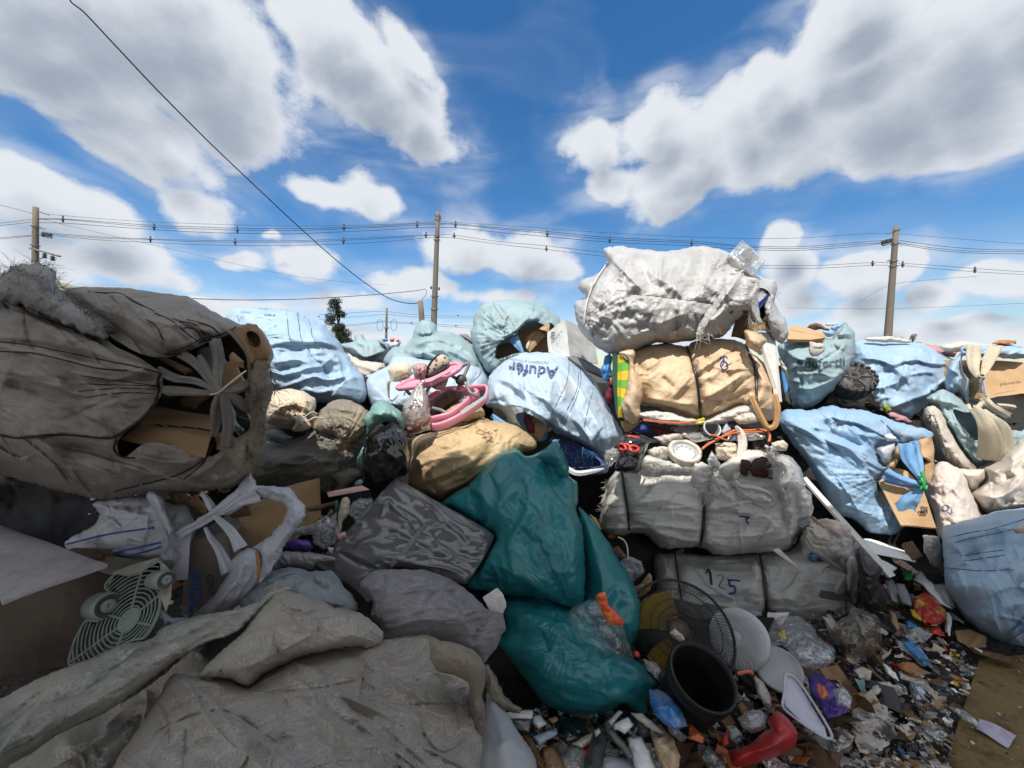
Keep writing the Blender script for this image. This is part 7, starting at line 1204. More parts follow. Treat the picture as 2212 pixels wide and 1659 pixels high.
# left of the bales: dark hollow with cardboard rolls
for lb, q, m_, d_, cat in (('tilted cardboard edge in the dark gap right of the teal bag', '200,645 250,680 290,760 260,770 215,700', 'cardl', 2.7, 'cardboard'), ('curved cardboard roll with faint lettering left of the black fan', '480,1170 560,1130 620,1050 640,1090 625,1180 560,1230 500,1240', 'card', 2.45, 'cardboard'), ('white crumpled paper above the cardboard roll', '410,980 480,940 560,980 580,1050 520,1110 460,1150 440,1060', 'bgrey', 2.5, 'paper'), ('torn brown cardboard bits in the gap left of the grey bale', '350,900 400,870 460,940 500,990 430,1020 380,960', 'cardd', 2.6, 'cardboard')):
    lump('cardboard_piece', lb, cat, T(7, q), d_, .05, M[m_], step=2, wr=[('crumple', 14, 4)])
tag(tube('string', spl(T3(7, '400,810,2.5 440,830,2.48 465,880,2.46 470,970,2.44'), 5), .005, M['string']), 'bent pale cord hanging in the gap left of the grey bale', 'cord')
# white slat, foam, black bag
tag(slab('batten', T3(0, '1733,1032,3.0 1742,1030,3.0 1935,1243,2.6 1922,1248,2.58'), .025, M['whiteboard'], sub=1), 'long thin white slat slanting down right of the two bales', 'slat')
fo = cbox('foam_block', T3(9, '1080,130,2.95 1430,250,2.85 1440,285,2.8 1160,225,2.75'), T3(9, '1130,120,3.3')[0]-T3(9, '1080,130,2.95')[0], M['foam'], wear=.008); tag(fo, 'white expanded foam slab leaning beside the white slat', 'foam')
tag(slab('foam_piece', T3(9, '1160,250,2.7 1320,320,2.72 1300,345,2.68 1200,368,2.62'), .03, M['foam'], bend=.01), 'smaller white foam piece under the foam slab', 'foam')
tag(slab('foam_piece', T3(9, '1035,150,2.8 1090,150,2.85 1130,200,2.8 1080,190,2.75'), .03, M['foam'], bend=.005), 'small foam chip tucked behind the white slat', 'foam')
tag(slab('cardboard_piece', T3(9, '1365,150,2.95 1420,140,3.0 1490,240,2.85 1430,260,2.8'), .03, M['cardd']), 'dark cardboard piece right of the foam slab', 'cardboard')
lump('plastic_bag', 'dull black knotted bag hanging beside the lower bale', 'bag', T(9, '1040,230 1050,190 1080,180 1100,215 1150,260 1210,310 1220,345 1200,400 1240,500 1250,570 1210,610 1140,600 1090,570 1070,480 1060,380 1050,300'), 2.55, .14, M['blackm'], step=2.2, wr=[('ridge', 20, 7, 70, 2, 4), ('crumple', 16, 5)])
lump('net_bag', 'brown translucent crumpled bag on the ground right of the grey bale', 'bag', T(9, '1000,580 1060,590 1180,640 1210,720 1220,830 1210,930 1150,980 1060,960 960,900 900,830 885,740 920,670 990,640'), 2.32, .2, M['clearb'], step=2.2, p=.8, wr=[('ridge', 30, 12, 80, 2.5, 5), ('ridge', 16, 6, 60, 3, 9), ('cell', 40, 14, 60, 1.4, 4)], rad=[(*T(9, '1020,600')[0], 20, 10, 80)])
lump('woven_sack', 'dusty beige sacking standing between the foam and the taut blue bag', 'sack', T(9, '1490,100 1600,110 1625,200 1630,380 1600,330 1540,290 1500,210'), 2.95, .12, M['offw'], step=2.2, wr=[('crumple', 18, 6)])
# ------------------------------------------------------------------ left middle: open white bag, cartons, fan grille
tag(lump('woven_sack', 'grey white sack with thin blue stripes under the huge grey bag', 'sack', T(5, '360,400 510,310 560,240 520,180 620,150 820,130 960,180 1040,190 1080,260 1110,300 1070,400 1050,520 1020,600 900,540 820,500 620,480 470,480'), 2.0, .14, M['frostw'], gy=-.1, step=2.8, wr=[('ridge', 40, 6, -15, 2.4, 4), ('crumple', 24, 3.4)], folds=[Fd(5, '830,130 900,280 940,400 900,520', 12, 8), Fd(5, '520,180 700,220 880,260', 7, 9)]), None, None)
sW = [o for o in bpy.data.objects if o.name.startswith('woven_sack') and o.get('label', '').startswith('grey white sack with thin')][0]
for q in ('370,405 600,350 860,312', '580,472 740,430 900,395', '680,480 800,450 900,420'): tube('blue_stripe', on(sW, T(5, q), .003), .004, M['inkblue'], sW, 4)
lump('torn_edge', None, None, T(5, '820,130 870,110 920,170 950,260 980,330 960,400 1010,470 980,530 920,540 880,520 900,420 920,340 870,240'), 1.86, .05, M['frostw'], parent=sW, step=2.4, wr=[('ridge', 20, 7, 75, 2.5), ('crumple', 14, 4)])
# white plastic sack open like a mouth around a printed carton
OW = empty('open_sack', T3(5, '1200,800,1.7')[0], 'open white plastic sack stretched like a ring around a printed carton', 'sack')
def band(q, k, w, d_, m_='frostw', **kw): return ribbon('sack_rim', T3(k, q), w, M[m_], OW, curl=.45, twist=.35, thick=.003, n=9, **kw)
if 0: band('1330,100,1.95 1400,60,1.9 1500,90,1.88 1600,100,1.86 1680,160,1.84 1690,230,1.8 1640,320,1.78 1560,420,1.76 1530,520,1.74 1460,620,1.72', 5, [.05,.09,.10,.10,.10,.12,.13,.14,.13,.06], 0, seed=3)
lump('sack_rim', None, None, T(5, '1300,130 1350,60 1400,5 1430,50 1450,70 1530,80 1620,88 1650,130 1690,165 1712,200 1700,260 1650,330 1590,430 1530,540 1465,620 1445,590 1465,500 1440,440 1420,420 1500,370 1560,310 1600,250 1605,190 1540,165 1440,140 1380,175 1300,235 1240,245 1200,230 1240,170'), 1.86, .05, M['frostw'], parent=OW, gy=-.1, step=2.0, sheet=True, jit=2.6, wr=[('ridge', 12, 5, 20, 3, 4), ('cell', 40, 14, 30, 1.5, 4), ('ridge', 30, 8, -60, 3, 8), ('crumple', 18, 4)], folds=[Fd(5, '1320,110 1420,60 1540,110 1640,140', 8, 5), Fd(5, '1680,200 1620,330 1480,520', 9, 6)])
lump('sack_side', None, None, T(5, '1080,810 1200,690 1260,600 1290,540 1310,480 1380,430 1440,440 1470,500 1460,600 1400,690 1300,770 1200,820 1130,825'), 1.78, .1, M['frostw'], parent=OW, step=2.4, wr=[('ridge', 24, 6, -50, 3, 4), ('crumple', 18, 4)], folds=[Fd(5, '1390,450 1330,600 1180,790', 8, 7), Fd(5, '1360,440 1290,560 1250,640', -7, 6)])
for q, w_ in (('1350,430,1.74 1300,340,1.76 1230,270,1.8 1200,240,1.82', (.07, .05, .035, .03)), ('1280,560,1.74 1230,440,1.76 1180,370,1.8 1150,310,1.84', (.07, .045, .03, .02)), ('1110,290,1.84 1180,245,1.82 1280,170,1.84 1380,80,1.9 1400,20,1.95', (.06, .05, .06, .05, .03)), ('1400,30,1.95 1340,130,1.9 1210,230,1.84', (.03, .04, .03)), ('1210,240,1.83 1170,170,1.86 1130,110,1.9', (.04, .04, .02)), ('940,400,1.88 1010,350,1.86 1100,300,1.84 1200,250,1.82', (.10, .06, .05, .03)), ('980,340,1.9 1050,310,1.88 1150,270,1.84', (.04, .03, .02)), ('1450,130,1.86 1340,170,1.86 1220,240,1.83', (.1, .06, .03))):
    ribbon('strap', T3(5, q), w_, M['frostw'], OW, curl=.4, twist=.3, thick=.003, seed=int(w_[0]*900))
kb = cbox('carton', T3(5, '1040,390,1.95 1290,340,1.98 1290,790,1.85 1010,810,1.86'), np.array([.02, .35, .05]), cloth('grey brown board', (.20,.17,.145), (.16,.135,.115), amt=.3, rough=.8, fine=.15), wear=.006); tag(kb, 'grey brown carton printed with blue letters inside the white open sack', 'carton')
text_on(kb, 'INOC', *T(5, '1085,680')[0], 36, 92, M['inkblue'], 1.05, bold=.03, fn=lambda X, Y: at(X, Y, 1.845+(1339-np.asarray(Y))*.0005)); text_on(kb, 'GRU', *T(5, '1180,630')[0], 22, 80, M['inkk'], 1, fn=lambda X, Y: at(X, Y, 1.85+(1339-np.asarray(Y))*.0005))
o = cbox('carton', T3(5, '1330,230,2.1 1600,150,2.15 1600,420,2.05 1400,480,2.0'), np.array([.05, .3, .04]), M['card'], wear=.008); tag(o, 'warm brown carton at the back of the white open sack', 'carton')
tag(slab('cardboard_piece', T3(5, '1250,210,2.0 1380,170,2.0 1400,230,1.95 1290,250,1.95'), .02, M['cardd']), 'dark cardboard edge across the white open sack', 'cardboard')
tag(slab('cardboard_piece', T3(5, '1290,390,1.96 1350,300,2.0 1440,420,1.92 1360,440,1.9'), .02, M['cardd'], bend=.01), 'dark cardboard corner in the middle of the open white sack', 'cardboard')
for lb, q, m_, d_ in (('small brown torn paper left above the open white sack', '950,120 1040,110 1060,160 1000,190 950,170', 'card', 2.2), ('tan cardboard flap just above the knot of the open white sack', '1040,170 1100,120 1170,200 1150,240 1100,230', 'card', 2.15)): lump('cardboard_piece', lb, 'cardboard', T(5, q), d_, .04, M[m_], step=2, wr=[('crumple', 14, 4)])
lump('twig', 'rust coloured crumpled strip on the rim of the open white sack', 'strip', T(5, '1430,450 1445,430 1460,520 1455,600 1438,620 1440,540'), 1.66, .02, M['rust'], step=1.6, jit=1)
# carton with open lid at far left, fan grille
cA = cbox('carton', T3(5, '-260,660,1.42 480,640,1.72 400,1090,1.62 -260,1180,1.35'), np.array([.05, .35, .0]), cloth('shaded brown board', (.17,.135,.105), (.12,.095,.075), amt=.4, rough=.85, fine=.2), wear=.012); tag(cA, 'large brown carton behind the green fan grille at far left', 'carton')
tag(slab('board', T3(5, '-200,250,1.75 90,330,1.75 610,510,1.48 20,735,1.30'), .012, cloth('pale board', (.36,.34,.36), (.3,.28,.3), (.14,.11,.1), .6, rough=.7, fine=.2, dscale=5), bend=.008, sub=8), 'pale grey lid board lying over the brown carton at far left', 'board')
tag(slab('cardboard_piece', T3(5, '430,480,1.85 860,500,1.82 880,560,1.75 620,560,1.7'), .02, cloth('beige board', (.27,.24,.20), amt=.3, rough=.8), bend=.01), 'beige board between the pale lid and the striped sack', 'cardboard')
tag(slab('wood_block', T3(5, '440,430,1.85 560,440,1.83 575,480,1.8 450,490,1.8'), .05, M['cardd'], bend=.01), 'small dark block above the fan grille', 'block')
fg = empty('fan_grille', T3(5, '560,1000,1.45')[0], 'pale green broken plastic fan grille with two round knobs, left foreground', 'fan grille')
gc = T(5, '720,830')[0]; g0 = T3(5, '720,830,1.50')[0]
# plane of the grille: image point -> world through a tilted plane
gA, gB, gC = T3(5, '410,1080,1.44')[0], T3(5, '880,520,1.62')[0], T3(5, '900,760,1.50')[0]; gn = np.cross(gB-gA, gC-gA); gn /= np.linalg.norm(gn)
def gpl(X, Y, off=0):
    a = at(X, Y, np.ones(np.shape(X)))-np.array([0, 0, CAMZ]); k = ((gA-np.array([0, 0, CAMZ]))@gn)/(a@gn); return np.array([0, 0, CAMZ])+a*k[..., None]-(a/np.linalg.norm(a, axis=-1)[..., None])*off
gout = resample(spl(T(5, '400,1085 415,960 470,850 500,830 560,830 640,760 640,700 590,640 650,575 730,580 800,560 860,505 900,505 905,560 900,700 890,790 820,920 740,945 600,1010'), 6, True), 4)
hub = gc
mb = MB(); mb2 = MB()
th_ = np.linspace(0, 2*PI, 73)
for k in range(1, 13):
    rr = .16+.84*k/12
    pts = []
    # outer shape: an ellipse seen in perspective, fitted to the visible outline
    E = np.array([gc[0]+rr*(160*np.cos(th_)*math.cos(R(-50))-86*np.sin(th_)*math.sin(R(-50)))-6*rr, gc[1]+rr*(160*np.cos(th_)*math.sin(R(-50))+86*np.sin(th_)*math.cos(R(-50)))]).T
    ins = inside(E[:,0], E[:,1], gout); run = []
    for i in range(len(E)):
        if ins[i]: run.append(E[i])
        if (not ins[i] or i == len(E)-1) and len(run) > 2:
            r_ = np.array(run); mb.add(*tubeg(gpl(r_[:,0], r_[:,1]), .0032, 4)); run = []
        elif not ins[i]: run = []
mb.build('ring_bars', M['mint'], fg)
g1 = gpl(gout[:,0], gout[:,1], -.03); g2 = gpl(gout[:,0], gout[:,1], -.06); nq = len(gout)
mesh('gap_shade_plate', np.vstack([g1, g2]), [tuple(range(nq)), tuple(range(2*nq-1, nq-1, -1))]+[(i, (i+1) % nq, nq+(i+1) % nq, nq+i) for i in range(nq)], M['blackp'], fg, smooth=False)  # black plate added behind the bars, painting the shade seen in the gaps
hb2 = T(5, '600,640 640,560 740,520 880,480 925,520 965,560 960,700 930,790 900,700 905,560 900,500 800,555 730,575 650,572'); h1 = gpl(hb2[:,0], hb2[:,1], .004); h2 = gpl(hb2[:,0], hb2[:,1], -.08); nh = len(hb2)
mesh('housing_edge', np.vstack([h1, h2]), [tuple(range(nh)), tuple(range(2*nh-1, nh-1, -1))]+[(i, (i+1) % nh, nh+(i+1) % nh, nh+i) for i in range(nh)], plain('grimy beige plastic', (.30,.27,.21), .6, .3, dirt=(.12,.1,.08), amt=.6), fg, smooth=False)
for a in (20, 75, 150, 205, 255, 320):
    E = np.array([[gc[0]+t*(160*math.cos(R(a))*math.cos(R(-50))-86*math.sin(R(a))*math.sin(R(-50))), gc[1]+t*(160*math.cos(R(a))*math.sin(R(-50))+86*math.sin(R(a))*math.cos(R(-50)))] for t in np.linspace(.1, 1.1, 30)])
    E = E[inside(E[:,0], E[:,1], gout)]
    if len(E) > 2: tube('spoke', gpl(E[:,0], E[:,1], .002), .0045, M['mint'], fg, 5)
ol = np.vstack([gout, gout[:1]]); tube('outer_rim', gpl(ol[:,0], ol[:,1]), .005, M['mint'], fg, 6)
hubp = np.array([[gc[0]+.2*(160*math.cos(t)*math.cos(R(-50))-86*math.sin(t)*math.sin(R(-50))), gc[1]+.2*(160*math.cos(t)*math.sin(R(-50))+86*math.sin(t)*math.cos(R(-50)))] for t in np.linspace(0, 2*PI, 25)[:-1]])
H1 = gpl(hubp[:,0], hubp[:,1], .006); H2 = gpl(hubp[:,0], hubp[:,1], -.004); mesh('hub_plate', np.vstack([H1, H2]), [tuple(range(24)), tuple(range(47, 23, -1))]+[(i, (i+1) % 24, 24+(i+1) % 24, 24+i) for i in range(24)], M['mint'], fg, smooth=False)
for q, rad_ in (('605,750', .045), ('930,605', .033)):
    c = T(5, q)[0]; cc = gpl(np.array([c[0]]), np.array([c[1]]), .03)[0]; Mk = Vector(VIEW(cc)*-1+np.array([.75, 0, 0])).normalized().to_track_quat('Z', 'Y').to_matrix()
    kn = revolve('knob', cc, Mk, [(.001, -.09), (rad_*1.1, -.09), (rad_*1.05, 0), (rad_*.95, .008), (rad_*.62, .006)], M['greyp'] if 0 else plain('weathered mint '+q, (.24,.29,.26), .6, .3, dirt=(.1,.1,.09), amt=.5), fg)
    revolve('knob_ring', cc, Mk, [(rad_*.95, .009), (rad_*.62, .012), (rad_*.55, .004)], M['blackr'], kn); revolve('knob_cap', cc, Mk, [(rad_*.6, .004), (rad_*.5, .012), (rad_*.1, .013), (.001, .004)], M['mint'], kn)
tag(slab('white_sheet', T3(5, '990,330,1.92 1070,320,1.92 1040,600,1.8 960,610,1.8'), .006, M['white2'], bend=.008), 'lilac white sheet standing left of the printed carton', 'sheet')
lump('plastic_bag', 'clear film crumpled right of the fan grille', 'bag', T(5, '860,790 910,770 960,820 1050,815 1060,860 960,900 860,900'), 1.6, .06, M['frostw'], step=2, wr=[('crumple', 14, 6)])
# grey sack with faint print
Gs = lump('woven_sack', 'blue grey sack with faint green print below the shiny wrapped panel', 'sack', T(6, '-290,1120 -240,1040 -160,960 -60,910 60,880 160,890 200,905 350,905 400,950 440,1010 500,1080 530,1130 530,1190 440,1230 330,1210 200,1290 0,1280 -200,1260'), 1.8, .16, M['bgrey'], gy=-.15, step=2.6, wr=[('ridge', 36, 5, -20, 2, 4), ('crumple', 20, 4.5)], folds=[Fd(6, '200,910 260,1000 360,1040', -7, 6)])
strokes_on(Gs, [T(6, s) for s in ('-60,960 0,945 60,935', '-90,985 -20,965 40,955', '-120,1010 -40,985', '60,930 110,925')], .003, plain('faint green ink', (.16,.24,.19), .6, .3))
lump('woven_sack', 'mesh textured grey lilac sack folded over a white card, centre foreground', 'sack', T(6, '550,1000 580,960 640,910 720,895 860,895 1000,900 1100,930 1190,970 1280,1030 1370,1110 1450,1180 1500,1155 1540,1200 1560,1300 1530,1360 1500,1430 1440,1500 1410,1540 1330,1480 1200,1420 1040,1360 900,1360 740,1370 700,1290 630,1220 640,1130 620,1110 580,1050'),
 1.74, .16, M['lgrey'], gy=-.16, p=.6, sheet=True, step=2.4, seed=21, wr=[('cell', 80, 15, 0, 1.8, 5), ('ridge', 20, 5, -8, 6, 4), ('ridge', 44, 8, -12, 4, 9), ('crumple', 30, 2.5, 0, 2, 3)], folds=[Fd(6, '715,900 720,980 680,1060 640,1120', -9, 6), Fd(6, '1190,975 1210,1100 1230,1180', 6, 6), Fd(6, '1510,1165 1420,1250 1350,1340 1330,1440', -9, 6), Fd(6, '840,980 960,950 1080,990', 6, 5), Fd(6, '840,1060 1000,1030 1160,1060', 7, 5), Fd(6, '900,1200 1100,1150 1200,1190', 7, 6), Fd(6, '1190,980 1290,1120 1420,1250', 7, 9)])
lump('card_scrap', 'worn white card stuck in the mesh sack beside the teal bag', 'card', T(6, '1400,1090 1440,1060 1500,1020 1545,1070 1565,1150 1540,1200 1450,1180'), 1.66, .012, M['whiteboard'], step=2, jit=1)
# ------------------------------------------------------------------ foreground sacks
S1 = lump('woven_sack', 'long rolled dusty grey sack running up from the lower left corner', 'sack', T(5, '-260,1330 0,1270 150,1190 350,1100 560,1030 700,960 830,940 900,880 1020,825 1200,790 1350,760 1460,720 1480,690 1560,640 1640,650 1500,720 1400,830 1300,910 1150,960 1000,1050 900,1120 760,1230 620,1330 480,1400 330,1470 200,1560 60,1640 -100,1760 -300,1750'),
 1.36, .16, M['fgreen'], gy=-.17, p=.6, step=2.3, seed=31, wr=[('cell', 100, 10, -32, 2.0, 6), ('ridge', 34, 7, -34, 6, 4), ('ridge', 16, 2.4, -28, 8, 14), ('ridge', 8, .8, 30, 8, 51), ('crumple', 26, 2.2, -30, 1.8, 9)],
 cre=(34, -30, 22, 6, 3.2), folds=[Fd(5, '0,1370 250,1300 460,1240 640,1100 820,1000 1000,930 1200,860 1400,780', -13, 12), Fd(5, '60,1250 240,1230 420,1150 640,1060 800,960', 8, 12), Fd(5, '0,1560 200,1450 460,1330 700,1180 900,1050 1100,950', 10, 16), Fd(5, '220,1310 340,1210 300,1280', -6, 5)])
lump('green_stain', None, None, T(5, '-100,1400 40,1375 130,1380 240,1440 300,1480 240,1540 150,1600 0,1640 -100,1640'), 1.4, .01, M['fgreen'], parent=S1, step=4) if 0 else None
S2 = lump('woven_sack', 'dusty grey sack with torn holes and a deep dark fold, above the front sack', 'sack', T(5, '1120,1140 1180,1060 1260,990 1360,900 1450,780 1520,700 1560,630 1600,625 1640,660 1760,700 1880,760 2018,790 2100,850 2150,900 2130,960 2060,990 2018,975 1900,990 1700,1030 1590,1080 1480,1130 1390,1200 1300,1160 1200,1150'),
 1.5, .15, M['fgrey'], gy=-.18, p=.65, sheet=True, step=2.3, seed=35, wr=[('cell', 110, 12, -20, 1.6, 6), ('ridge', 34, 6, -25, 6, 4), ('ridge', 16, 2.4, 20, 8, 14), ('ridge', 8, .8, 30, 8, 51), ('crumple', 26, 2.2, 0, 1.4, 9)],
 cre=(26, -20, 40, 6, 3.0), folds=[Fd(5, '1180,1080 1260,980 1400,900 1540,860 1700,850 1860,810 2018,800', 12, 10, 's'), Fd(5, '1540,870 1545,960 1590,1060', -9, 7), Fd(5, '1480,700 1560,740 1700,770 1900,770', 8, 10), Fd(5, '1200,1130 1400,1080 1580,1060', 6, 12), Fd(5, '1500,720 1440,800 1370,900', 7, 8)])
for q, n_, sd_ in (('1740,850,1.38 1790,870,1.38 1770,920,1.38', 70, 3), ('1080,1010,1.3 1110,1000,1.3', 20, 5), ('2080,900,1.38 2140,930,1.38', 40, 6)): fringe('frayed_threads', T3(5, q), n_, .022, (0, -.5, -.6), M['threadt'] if sd_ == 3 else M['frayd'], S2, seed=sd_, spread=.9, r=.0007)
S3 = lump('woven_sack', 'large crumpled dusty grey sack filling the bottom of the foreground', 'sack', T(6, '-1250,2600 -1145,2245 -1049,2095 -937,1935 -850,1800 -751,1627 -578,1633 -332,1656 -220,1700 -111,1614 26,1554 160,1490 407,1442 554,1422 640,1400 800,1370 950,1350 1040,1350 1050,1400 1130,1390 1260,1420 1350,1470 1410,1560 1420,1660 1400,1760 1410,1900 1380,2000 1400,2100 1380,2300 1400,2800 500,3000'),
 1.32, .2, M['fgrey'], gy=-.17, p=.55, sheet=True, step=2.3, seed=41, wr=[('cell', 130, 14, 20, 1.4, 8), ('cell', 55, 4, 40, 1.6, 18), ('ridge', 40, 7, 38, 6, 4), ('ridge', 18, 2.4, -15, 8, 19), ('ridge', 8, .8, 30, 8, 51), ('crumple', 26, 2.2, 10, 1.8, 9)],
 cre=(46, 35, 45, 6.5, 3.0), folds=[Fd(5, '1210,1270 1250,1350 1400,1480 1580,1540', 14, 9, 's'), Fd(5, '970,1150 1150,1180 1300,1200', 8, 7), Fd(5, '1340,1290 1300,1420 1380,1560', 8, 9), Fd(5, '900,1500 1100,1420 1250,1430', 9, 9), Fd(5, '1000,1620 1100,1520 1300,1500', -8, 9), Fd(6, '-60,1540 80,1530 240,1580 330,1680 460,1760 700,1820', 13, 9, 's'), Fd(6, '240,1560 380,1620 560,1640', 9, 8), Fd(6, '270,1700 350,1900 520,1980 640,2100', -10, 9), Fd(6, '550,1440 620,1560 780,1700 900,1800', 6, 8), Fd(6, '1040,1360 1020,1500 1060,1600 1250,1640 1300,1660', 9, 8), Fd(6, '1060,1600 1200,1800 1220,2050', -9, 9), Fd(6, '700,1560 900,1560 1050,1600', 7, 7), Fd(6, '760,1920 900,2000 1000,2200', 9, 9), Fd(6, '-200,2100 0,2000 200,2150', 8, 12), Fd(6, '200,1900 400,2000 480,2200', 9, 9), Fd(6, '0,1800 160,1760 300,1800', 8, 8)])
lump('brown_edge', None, None, T(6, '1040,1360 1120,1390 1250,1415 1350,1470 1415,1560 1420,1650 1400,1760 1420,1900 1410,2040 1380,2160 1330,2040 1300,1850 1310,1700 1240,1640 1100,1600 1040,1500'), 1.2, .1, M['brown'], parent=S3, step=2.6, wr=[('ridge', 30, 6, 80, 2.4), ('crumple', 20, 4)])
S4 = lump('woven_sack', 'dark shaded sack lying low between the rolled sack and the front sack', 'sack', T(5, '-100,1760 60,1640 200,1560 330,1470 480,1400 620,1330 760,1250 900,1150 1080,1010 1180,1080 1150,1200 1000,1300 900,1350 820,1500 760,1700 700,1900 -100,1950'), 1.62, .12, M['fgrey'], gy=-.16, p=.7, sheet=True, step=2.8, seed=44, wr=[('cell', 90, 18, -30, 1.6), ('ridge', 34, 7, -35, 6, 4)], folds=[Fd(5, '850,1280 700,1330 620,1400 560,1470', 12, 9), Fd(5, '300,1560 500,1500 700,1440', 9, 12)])
S5 = lump('woven_sack', 'raised pointed fold of a dark sack at the bottom left', 'sack', T(5, '795,1385 770,1360 700,1400 620,1450 540,1520 440,1580 330,1640 250,1720 500,1760 600,1700 700,1560 760,1470'), 1.24, .07, M['fgrey'], gy=-.12, p=.7, sheet=True, step=2.6, seed=47, wr=[('ridge', 30, 6, -40, 2.4), ('crumple', 20, 4)], folds=[Fd(5, '790,1390 680,1480 560,1580', 10, 6)])
lump('frayed_sack', 'brown stained frayed strip between the front sack and the teal bag', 'sack', T(8, '150,560 220,570 280,660 340,800 420,880 490,920 470,960 380,940 330,960 240,860 210,760 180,660'), 1.6, .08, M['brown'], step=2.2, wr=[('ridge', 20, 5, 60, 3), ('crumple', 14, 4)])
lump('plastic_sheet', 'smooth white sheet cone at the bottom between the grey sack and the litter', 'sheet', T(8, '215,785 260,820 340,930 380,960 430,1060 500,1160 560,1250 600,1330 600,1480 400,1560 150,1560 135,1390 135,1180 170,1060 200,900'), 1.5, .14, plain('bluish white sheet', (.40,.42,.44), .55, .3, dirt=(.3,.3,.32), amt=.5, vs=7), gy=-.1, step=2.4, wr=[('ridge', 50, 4, 60, 2.4), ('soft', 40, 4)], folds=[Fd(8, '220,800 300,1000 350,1300', 5, 12)])
# ------------------------------------------------------------------ litter left of the wrapped panel
for nm, lb, cat, q, m_, d_, b_ in (('plastic_scrap', 'purple wrapper beside the open white sack', 'wrapper', '40,700 130,680 215,700 230,750 190,770 100,765 40,740', 'purple', 2.05, .04), ('plastic_bag', 'clear wrinkled bag left of the wrapped panel', 'bag', '240,560 330,520 400,560 420,640 380,720 300,760 230,720 220,640', 'clear', 2.0, .12), ('plastic_bag', 'clear bag below the pink slat with a torn cup', 'bag', '500,430 560,400 640,400 640,470 590,520 520,560 480,520', 'clear', 2.1, .1),
 ('plastic_scrap', 'grey crumpled sheeting left of the clear bag', 'sheet', '60,620 200,590 330,560 390,500 400,580 300,640 180,660 70,650', 'bgrey', 2.12, .05), ('plastic_sheet', 'flat dull grey film sheet under the shiny panel', 'sheet', '-20,780 100,770 240,780 350,800 380,830 260,860 200,900 60,880 -40,920 -60,860', 'foil2', 1.98, .05), ('paper_cup', 'torn cream paper cup end below the pink slat', 'cup', '410,470 430,410 465,390 490,420 480,500 440,560 410,640 385,640 395,560', 'cream', 2.12, .05),
 ('card_scrap', 'brown cardboard curl under the muddy sack', 'cardboard', '180,470 300,440 400,420 380,450 260,490 200,500', 'cardd', 2.25, .03), ('plastic_scrap', 'small rose pink blob on the clear bag', 'scrap', '385,650 450,630 460,670 410,695', 'pinkl', 1.98, .03), ('plastic_scrap', 'white torn paper bit below the clear bag', 'scrap', '320,740 370,745 360,790 340,770', 'offw', 1.94, .02), ('plastic_scrap', 'dark green bent rim around the torn cup', 'scrap', '370,430 400,410 410,470 400,520 380,500', 'dkgreen', 2.14, .03), ('plastic_scrap', 'pale aqua scrap beside the foot of the black bag', 'scrap', '510,300 560,265 575,290 560,310 520,318', 'teall', 2.25, .04)):
    lump(nm, lb, cat, T(6, q), d_, b_, M[m_], step=2, wr=[('crumple', 16, 6), ('ridge', 20, 4, 30, 2)])
# ------------------------------------------------------------------ fan guard, discs, bucket
fc = T3(8, '1730,310,2.04')[0]; fv = (-VIEW(fc)+np.array([.08, 0, .4])); Mf = Vector(fv).normalized().to_track_quat('Z', 'Y').to_matrix()
fan = empty('fan_guard', fc-np.array([0, 0, .2]), 'black wire fan guard with yellow blades behind it, leaning right of the teal bag', 'fan')
def fp(r, a, z): return np.array(Mf @ Vector((r*math.cos(a), r*math.sin(a), z)))+fc
RF = .262
mb = MB()
def fz(r): return .055*(1-(r/RF)**2)
for k in range(96):
    a = 2*PI*k/96; mb.add(*tubeg([fp(r, a+.35*(1-r/RF), fz(r)) for r in np.linspace(RF*.24, RF, 8)], .0016, 4))
mb.build('guard_wires', M['blackp'], fan)
for rr, w_ in ((1, .006), (.97, .003), (.78, .0025), (.55, .0025), (.4, .003), (.24, .005)): tube('guard_ring', [fp(RF*rr, t, fz(RF*rr)-.003) for t in np.linspace(0, 2*PI, 61)], w_, M['blackp'], fan, 6)
for k in range(2):
    V = []; n = 10
    for j in range(n):
        for i in range(n): a = 1.5+2*PI*k/3+(i/(n-1))*1.45; r = RF*(.2+.68*j/(n-1)*(1-.12*abs(i/(n-1)-.5)*2)); V.append(fp(r, a+.25*j/(n-1), -.045-.03*(i/(n-1))))
    V2 = [v-fp(0, 0, .003)+fp(0, 0, 0) for v in V]; q = n*n; Fc = [(j*n+i, j*n+i+1, (j+1)*n+i+1, (j+1)*n+i) for j in range(n-1) for i in range(n-1)]; Fc += [tuple(q+x for x in f[::-1]) for f in Fc]
    mesh('blade', V+V2, Fc, plain('amber blade %d' % k, (.33,.21,.012), .3, .5), fan)
revolve('hub', fc, Mf, [(.001, .03), (RF*.2, .03), (RF*.23, .0), (RF*.23, -.06), (.001, -.06)], plain('grimy hub', (.10,.08,.06), .6, .3, dirt=(.2,.16,.1), amt=.8), fan)
lump('plastic_scrap', 'off white crumpled bit stuck on the hub of the black fan guard', 'scrap', T(8, '1650,320 1700,290 1750,330 1780,380 1730,395 1680,370'), 1.95, .03, M['offw'], step=1.8, wr=[('crumple', 10, 5)])
dc = T3(7, '1225,1500,2.08')[0]; Mdk = Vector(-VIEW(dc)+np.array([-.35, 0, .3])).normalized().to_track_quat('Z', 'Y').to_matrix()
dk = tag(revolve('ornate_disc', dc, Mdk, [(.001, .022), (.02, .02), (.05, .012), (.09, .006), (.13, -.008), (.148, -.025), (.15, -.038), (.142, -.035), (.001, .0)], M['whitep'], n=48), 'white embossed round fan cover leaning behind the black fan guard', 'disc')
mb = MB()
